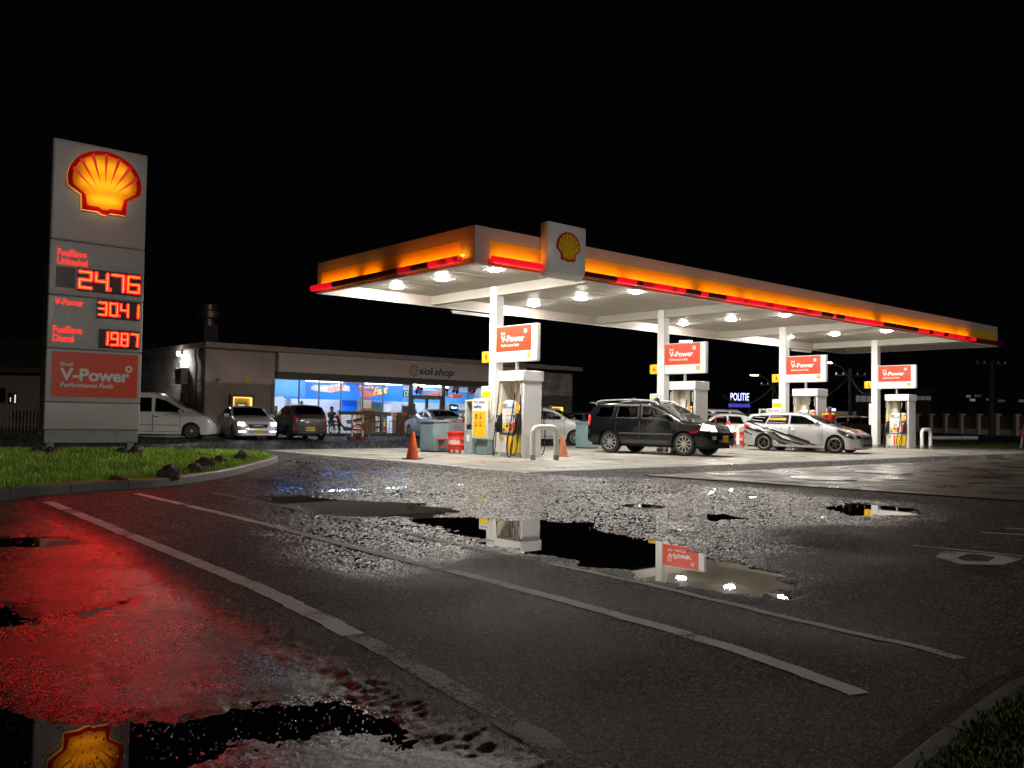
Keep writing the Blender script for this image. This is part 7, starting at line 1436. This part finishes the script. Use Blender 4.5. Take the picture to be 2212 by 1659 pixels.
def top_at(px, py, depth): d = ray(px, py); p = EYE + d*(depth/(d @ _fw)); return p
p = top_at(1474, 737, 70); q = top_at(1453, 737, 70); street_lamp('bright white street lamp glowing above the second brand board', q[0], q[1], p[2]-.0, p[0]-q[0], p[1]-q[1], (.95, .95, 1), 60, (.95, .4), z0=0)
p = top_at(1637, 810, 72); q = top_at(1671, 816, 72); street_lamp('yellowish street lamp on the utility pole right of the blue lit letters', q[0], q[1], p[2], p[0]-q[0], p[1]-q[1], (1, .85, .5), 30, (.6, .22)); pole1 = q
p = top_at(1793, 783, 62); q = top_at(1836, 790, 62); street_lamp('warm street lamp right of the third brand board', q[0], q[1], p[2], p[0]-q[0], p[1]-q[1], (1, .82, .6), 60, (.7, .25)); pole2 = q
def utility_pole(lab, px, depth, top_py, arm_py, wires=(), r_=.12):
    b = top_at(px, 940, depth); zt_ = top_at(px, top_py, depth)[2]; za = top_at(px, arm_py, depth)[2]; z0 = gz(b[0], b[1])
    t = thing('utility_pole', lab, 'utility pole', (b[0], b[1], z0), 0, 'wooden utility poles'); mb = MB(); mb.tube([(0, 0, 0), (0, 0, zt_-z0)], [r_*1.3, r_], 10); mb.build('pole', POLEM, t)
    mb = MB(); n_ = _r; mb.tube([(-1.1*n_[0], -1.1*n_[1], za-z0), (1.1*n_[0], 1.1*n_[1], za-z0)], .06, 6); arm = mb.build('crossarm', POLEM, t)
    mb = MB()
    for k in (-1, -.5, .5, 1): mb.lathe([(.05, 0), (.06, .08), (.03, .16), (0, .16)], (k*n_[0], k*n_[1], za-z0+.05), 8)
    mb.build('insulator', WHITE, arm)
    for (ex_, ey_, ed) in wires:
        e = top_at(ex_, ey_, ed) - np.array([b[0], b[1], z0]); s0 = np.array([0, 0, za-z0]); mb = MB(); P = [s0*(1-u) + e*u - np.array([0, 0, 1.1*4*u*(1-u)]) for u in np.linspace(0, 1, 14)]; mb.tube(P, .035, 5); mb.build('cable', mat('cable_grey', (.12, .11, .10), .5), t)
    return t
utility_pole('thin utility pole with cables behind the third pump number sign', 1671, 72.6, 815, 832, [(1560, 853, 75), (1700, 829, 70)]); utility_pole('utility pole with a crossarm and cables right of the third brand board', 1837, 62.6, 795, 811, [(1700, 849, 70), (1900, 822, 60)]); utility_pole('tall lone utility pole by the wall at the far right', 2142, 64, 777, 786, [], .15)
# police post with lit letters
px0, py0 = at(1490, 92, 900); px1, py1 = at(1755, 88, 900); a = math.atan2(py1-py0, px1-px0); Lp = math.hypot(px1-px0, py1-py0)
zr = top_at(1600, 893, 90)[2]; t = thing('police_post', 'long low dark building behind the blue lit letters', 'building', (px0, py0, 0), a); mb = MB(); mb.box(0, Lp, 0, 6, -.3, zr-.55); mb.build('wall', mat('post_wall', (.28, .24, .21), .8), t); mb = MB(); mb.box(-.5, Lp+.5, -.6, 6.5, zr-.548, zr); mb.build('roof', mat('post_roof', (.26, .21, .18), .7), t)
for k in range(7): mb = MB(); x_ = 1+k*(Lp-3)/6; mb.box(x_, x_+1.1, -.05, 0, .9, 1.35); mb.build('window', mat('dark_pane', (.02, .02, .025), .15), t)
s0, s1_ = top_at(1578, 866, 90), top_at(1618, 866, 90); hh = top_at(1598, 850, 90)[2]; u_ = (s1_-s0); wl = np.linalg.norm(u_[:2]); u_ = np.array([u_[0], u_[1], 0])/wl
t = thing('police_sign', 'blue white lit block letters on the roof of the low building', 'sign', (s0[0], s0[1], zr)); mb = MB(); zl = s0[2]-zr+.05; mb.text('POLITIE', (0, 0, zl), u_, (0, 0, 1), wl, hh-s0[2], .01); mb.build('lettering', lamp('police_letters', (.5, .55, 1), 2.6), t)
mb = MB(); mb.tube([(0, 0, 0), (0, 0, zl+.2)], .05, 6); mb.tube([tuple(u_*wl), tuple(u_*wl + np.array([0, 0, zl+.2]))], .05, 6); mb.tube([(0, 0, zl-.05), tuple(u_*wl + np.array([0, 0, zl-.05]))], .04, 6); mb.build('frame', GREY, t)
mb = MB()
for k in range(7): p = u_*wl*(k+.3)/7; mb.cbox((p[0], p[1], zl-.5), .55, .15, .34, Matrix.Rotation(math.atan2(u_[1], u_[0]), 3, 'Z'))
mb.build('lower_letters', lamp('police_lower', (.10, .10, .7), .5), t)  # dim emission of the lower row imitates a reflection
# wall with white pillars at the right
zf = .35
ptsF = [at(px, d_, 930) for px, d_ in ((1880, 82), (1945, 79), (1982, 77), (2012, 75.5), (2044, 74), (2078, 72.5), (2115, 71), (2155, 69.5), (2197, 68), (2245, 66.5), (2300, 65))]
t = thing('boundary_wall', 'low pale boundary wall with square pillars along the far road at the right', 'wall', (ptsF[5][0], ptsF[5][1], zf)); o = np.array([ptsF[5][0], ptsF[5][1]]); PLM = mat('pillar_white', (.42, .36, .33), .7, dirt=.3)
for x_, y_ in ptsF: mb = MB(); a, b = np.array([x_, y_])-o; mb.cbox((a, b, .72), .36, .36, 1.7, Matrix.Rotation(YAW, 3, 'Z')); mb.cbox((a, b, 1.6), .46, .46, .08, Matrix.Rotation(YAW, 3, 'Z')); mb.build('pillar', PLM, t)
for (x0_, y0_), (x1_, y1_) in zip(ptsF[:-1], ptsF[1:]):
    a = np.array([x0_, y0_])-o; b = np.array([x1_, y1_])-o; L = np.linalg.norm(b-a); an = math.atan2(*(b-a)[::-1]); mid = (a+b)/2; mb = MB(); mb.cbox((mid[0], mid[1], .15), L-.38, .14, .55, Matrix.Rotation(an, 3, 'Z')); mb.build('wall_panel', PLM, t)
    mb = MB(); mb.cbox((mid[0], mid[1], .95), L-.38, .04, 1.0, Matrix.Rotation(an, 3, 'Z')); mb.build('infill_panel', mat('infill_brown', (.10, .055, .045), .8), t)
for k, (px, lab) in enumerate(((2026, 'white kerb block on the far road, left of three'), (2056, 'white kerb block on the far road, middle of three'), (2093, 'white kerb block on the far road, right of three'))):
    x_, y_ = at(px, 60, 940); t = thing('kerb_block', lab, 'kerb block', (x_, y_, gz(x_, y_)), YAW-math.pi/2, 'white kerb blocks on the far road'); mb = MB(); mb.box(-.55, .55, -.15, .15, 0, .22); mb.build('block', WHITE, t, bevel=.02); mb = MB(); mb.box(-.5, .5, -.16, -.151, .02, .05); mb.build('stain_band', GREY, t)
x_, y_ = at(2207, 30, 940); t = thing('marker_post', 'leaning red and white marker post at the right edge', 'marker post', (*at(2205, 44, 940), .0)); mb = MB(); mb.tube([(0, 0, 0), (.06, -.05, .5)], .05, 8); mb.mat(1).tube([(.06, -.05, .5), (.14, -.12, 1.15)], .05, 8); mb.build('post', [mat('post_pale', (.5, .35, .3), .6), RED], t); mb = MB(); mb.lathe([(.10, 0), (.10, .04), (0, .04)], n=12); mb.build('base', GREY, t)
vx, vy = at(2180, 47, 945)
n = 9000; X = vx + rng.normal(0, 3.2, n); Y = vy + rng.normal(0, 2.0, n); grass('grass', X, Y, ground_base(X, Y)[0], .05, .14, mat('verge_blade', (0.07, 0.10, 0.02), 0.6))['label'] = 'patch of grass beside the far road at the right edge'
# far lit buildings beyond the road
def far_hall(lab, pxa, pxb, depth, pyt, pyw0, pyw1, s, wins):
    a_, b_ = at(pxa, depth, 870), at(pxb, depth, 870); an = math.atan2(b_[1]-a_[1], b_[0]-a_[0]); L = math.hypot(b_[0]-a_[0], b_[1]-a_[1]); zt_ = top_at((pxa+pxb)/2, pyt, depth)[2]; z1, z0 = top_at((pxa+pxb)/2, pyw0, depth)[2], top_at((pxa+pxb)/2, pyw1, depth)[2]
    t = thing('far_building', lab, 'building', (a_[0], a_[1], 0), an, 'lit halls far beyond the road'); mb = MB(); mb.box(0, L, 0, 8, -.5, zt_); mb.build('wall', mat('far_wall', (.06, .055, .05), .8), t); mb = MB(); mb.box(-.4, L+.4, -.5, 8.5, zt_, zt_+.35); mb.build('roof', mat('far_roof', (.05, .05, .05), .8), t)
    for (u0, u1) in wins: mb = MB(); mb.box(u0*L, u1*L, -.12, -.02, z0, z1); w_ = mb.build('window', lamp('far_window_%d' % int(s*100), (.75, .88, 1.0), s), t)
far_hall('far lit hall seen between the third brand board and the farthest column', 1845, 1885, 120, 838, 855, 868, .09, [(.1, .3), (.35, .62), (.67, .98)]); far_hall('far lit hall just right of the farthest fuel pump', 1975, 2012, 120, 846, 856, 864, .06, [(.05, .3), (.36, .62), (.68, .95)])
for k, (px, py, w_, s) in enumerate(((2092, 856, .5, .08), (2101, 864, .6, .14), (2112, 855, .8, .012), (2135, 863, .5, .03), (2163, 866, .8, .02), (2208, 866, .8, .05), (1794, 885, .8, 2.0))):
    p = top_at(px, py, 115 if k < 6 else 75); z0 = 0.3; side_ = 'far lamp on a short post beyond the boundary wall'
    t = thing('area_lamp', ['left small lamp of the pair beyond the boundary wall', 'brighter right small lamp of the pair beyond the boundary wall', 'faint lamp left of the lone utility pole, the higher one', 'faint lamp just left of the lone utility pole', 'faint lamp just right of the lone utility pole', 'small lamp at the right edge beyond the boundary wall', 'short bright tube lamp behind the head of the attendant'][k], 'lamp', (p[0], p[1], z0), YAW-math.pi/2, 'small lamps beyond the road')
    mb = MB(); mb.tube([(0, 0, 0), (0, 0, p[2]-z0-.15)], .06, 6); mb.build('post', POLEM, t); mb = MB(); mb.cbox((0, 0, p[2]-z0), w_*1.1, .2, .22 if k == 6 else .32); mb.build('lens', lamp('area_lamp_%d' % k, (.8, .85, 1) if k < 6 else (.6, .6, 1), s), t, bevel=.05)
t = thing('notice_sign', 'pale sign with a yellow panel standing behind the far silver hatchback', 'sign', (*at(1822, 66, 900), .2), YAW-math.pi/2); mb = MB(); mb.box(-.95, .95, 0, .12, .9, 1.75); mb.mat(1).box(-.75, .75, -.01, 0, 1.0, 1.55); mb.build('panel', [mat('sign_pale', (.45, .42, .38), .5), mat('sign_ochre', (.5, .33, .06), .5)], t, bevel=.0)
for s in (-1, 1): mb = MB(); mb.tube([(s*.7, .06, 0), (s*.7, .06, .9)], .04, 6); mb.build('post', GREY, t)
# house and picket fence at the far left
hx0, hy0 = at(-260, 52, 900); hx1, hy1 = at(300, 56, 900); an = math.atan2(hy1-hy0, hx1-hx0); L = math.hypot(hx1-hx0, hy1-hy0); zt_ = top_at(60, 805, 53)[2]
t = thing('dark_house', 'long dark house at the far left behind the price sign', 'house', (hx0, hy0, 0), an); mb = MB(); mb.box(0, L, 0, 8, -.2, zt_); mb.build('wall', mat('house_wall', (.20, .15, .13), .8), t); mb = MB(); mb.box(-.5, L+.5, -1.0, 9, zt_, zt_+.3); mb.prism([(-1.0, zt_+.3), (9, zt_+.3), (4, zt_+2.4)], lambda a, b: (-.5, a, b), (L+1, 0, 0)); mb.build('roof', mat('house_roof', (.05, .035, .03), .8), t)
zz = lambda py: top_at(40, py, 53)[2]
for u0, u1, za_, zb_ in ((.30, .465, 838, 870), (.475, .49, 848, 872), (.495, .51, 848, 872)): mb = MB(); mb.box(u0*L, u1*L, -.05, 0, zz(zb_), zz(za_)); mb.build('window', mat('house_pane', (.01, .01, .012), .15), t)
mb = MB(); mb.box(.483*L, .486*L, -.06, -.052, zz(868), zz(858)); mb.box(.500*L, .505*L, -.06, -.052, zz(870), zz(852)); mb.build('lit_slit', lamp('slit_light', (1, .9, .85), .9), t)
fx0, fy0 = at(-230, 44, 920); fx1, fy1 = at(95, 46, 920); an = math.atan2(fy1-fy0, fx1-fx0); L = math.hypot(fx1-fx0, fy1-fy0); zt_ = top_at(40, 872, 45)[2]
t = thing('picket_fence', 'dim picket fence at the far left beyond the grass', 'fence', (fx0, fy0, 0), an); mb = MB()
for k in range(int(L/.16)): mb.box(k*.16, k*.16+.07, 0, .03, .05, zt_ - .06*(k % 2))
mb.build('pickets', mat('picket', (.22, .16, .14), .7), t); mb = MB(); mb.box(0, L, .03, .07, .3, .38); mb.box(0, L, .03, .07, zt_-.35, zt_-.27); mb.build('rail', mat('picket', (.2, .2, .2)), t)
for k in range(4): mb = MB(); x_ = k*L/3.001; mb.box(x_, x_+.12, .08, .20, 0, zt_+.05); mb.build('post', mat('picket', (.2, .2, .2)), t)
# street lamps on this side of the road are not built
# added lamp mast stands in for them, lighting the station from out of view
t = thing('added_lamp_mast', 'added lamp mast behind the camera, standing in for unseen street lamps', 'added lamp mast', (9.0, -70.0, 0)); mb = MB(); mb.tube([(0, 0, 0), (0, 0, 20.2)], [.16, .09], 12); mb.build('mast', POLEM, t); mb = MB(); mb.box(-1.0, 1.0, -.04, .04, 19.9, 20.0); mb.build('crossarm', LAMPB, t)
for sx in (-.55, .55):
    rm = Matrix.Rotation(R(-10), 3, 'X'); mb = MB(); mb.cbox((sx, .2, 20.3), .9, .25, .6, rm); hd = mb.build('lamp_head', LAMPB, t, bevel=.03); mb = MB(); mb.cbox((sx, .2 + .135, 20.3 - .034), .8, .02, .5, rm); mb.build('lens', lamp('added_mast_lens', (1, .92, .84), E_ADDED_MAST), hd)
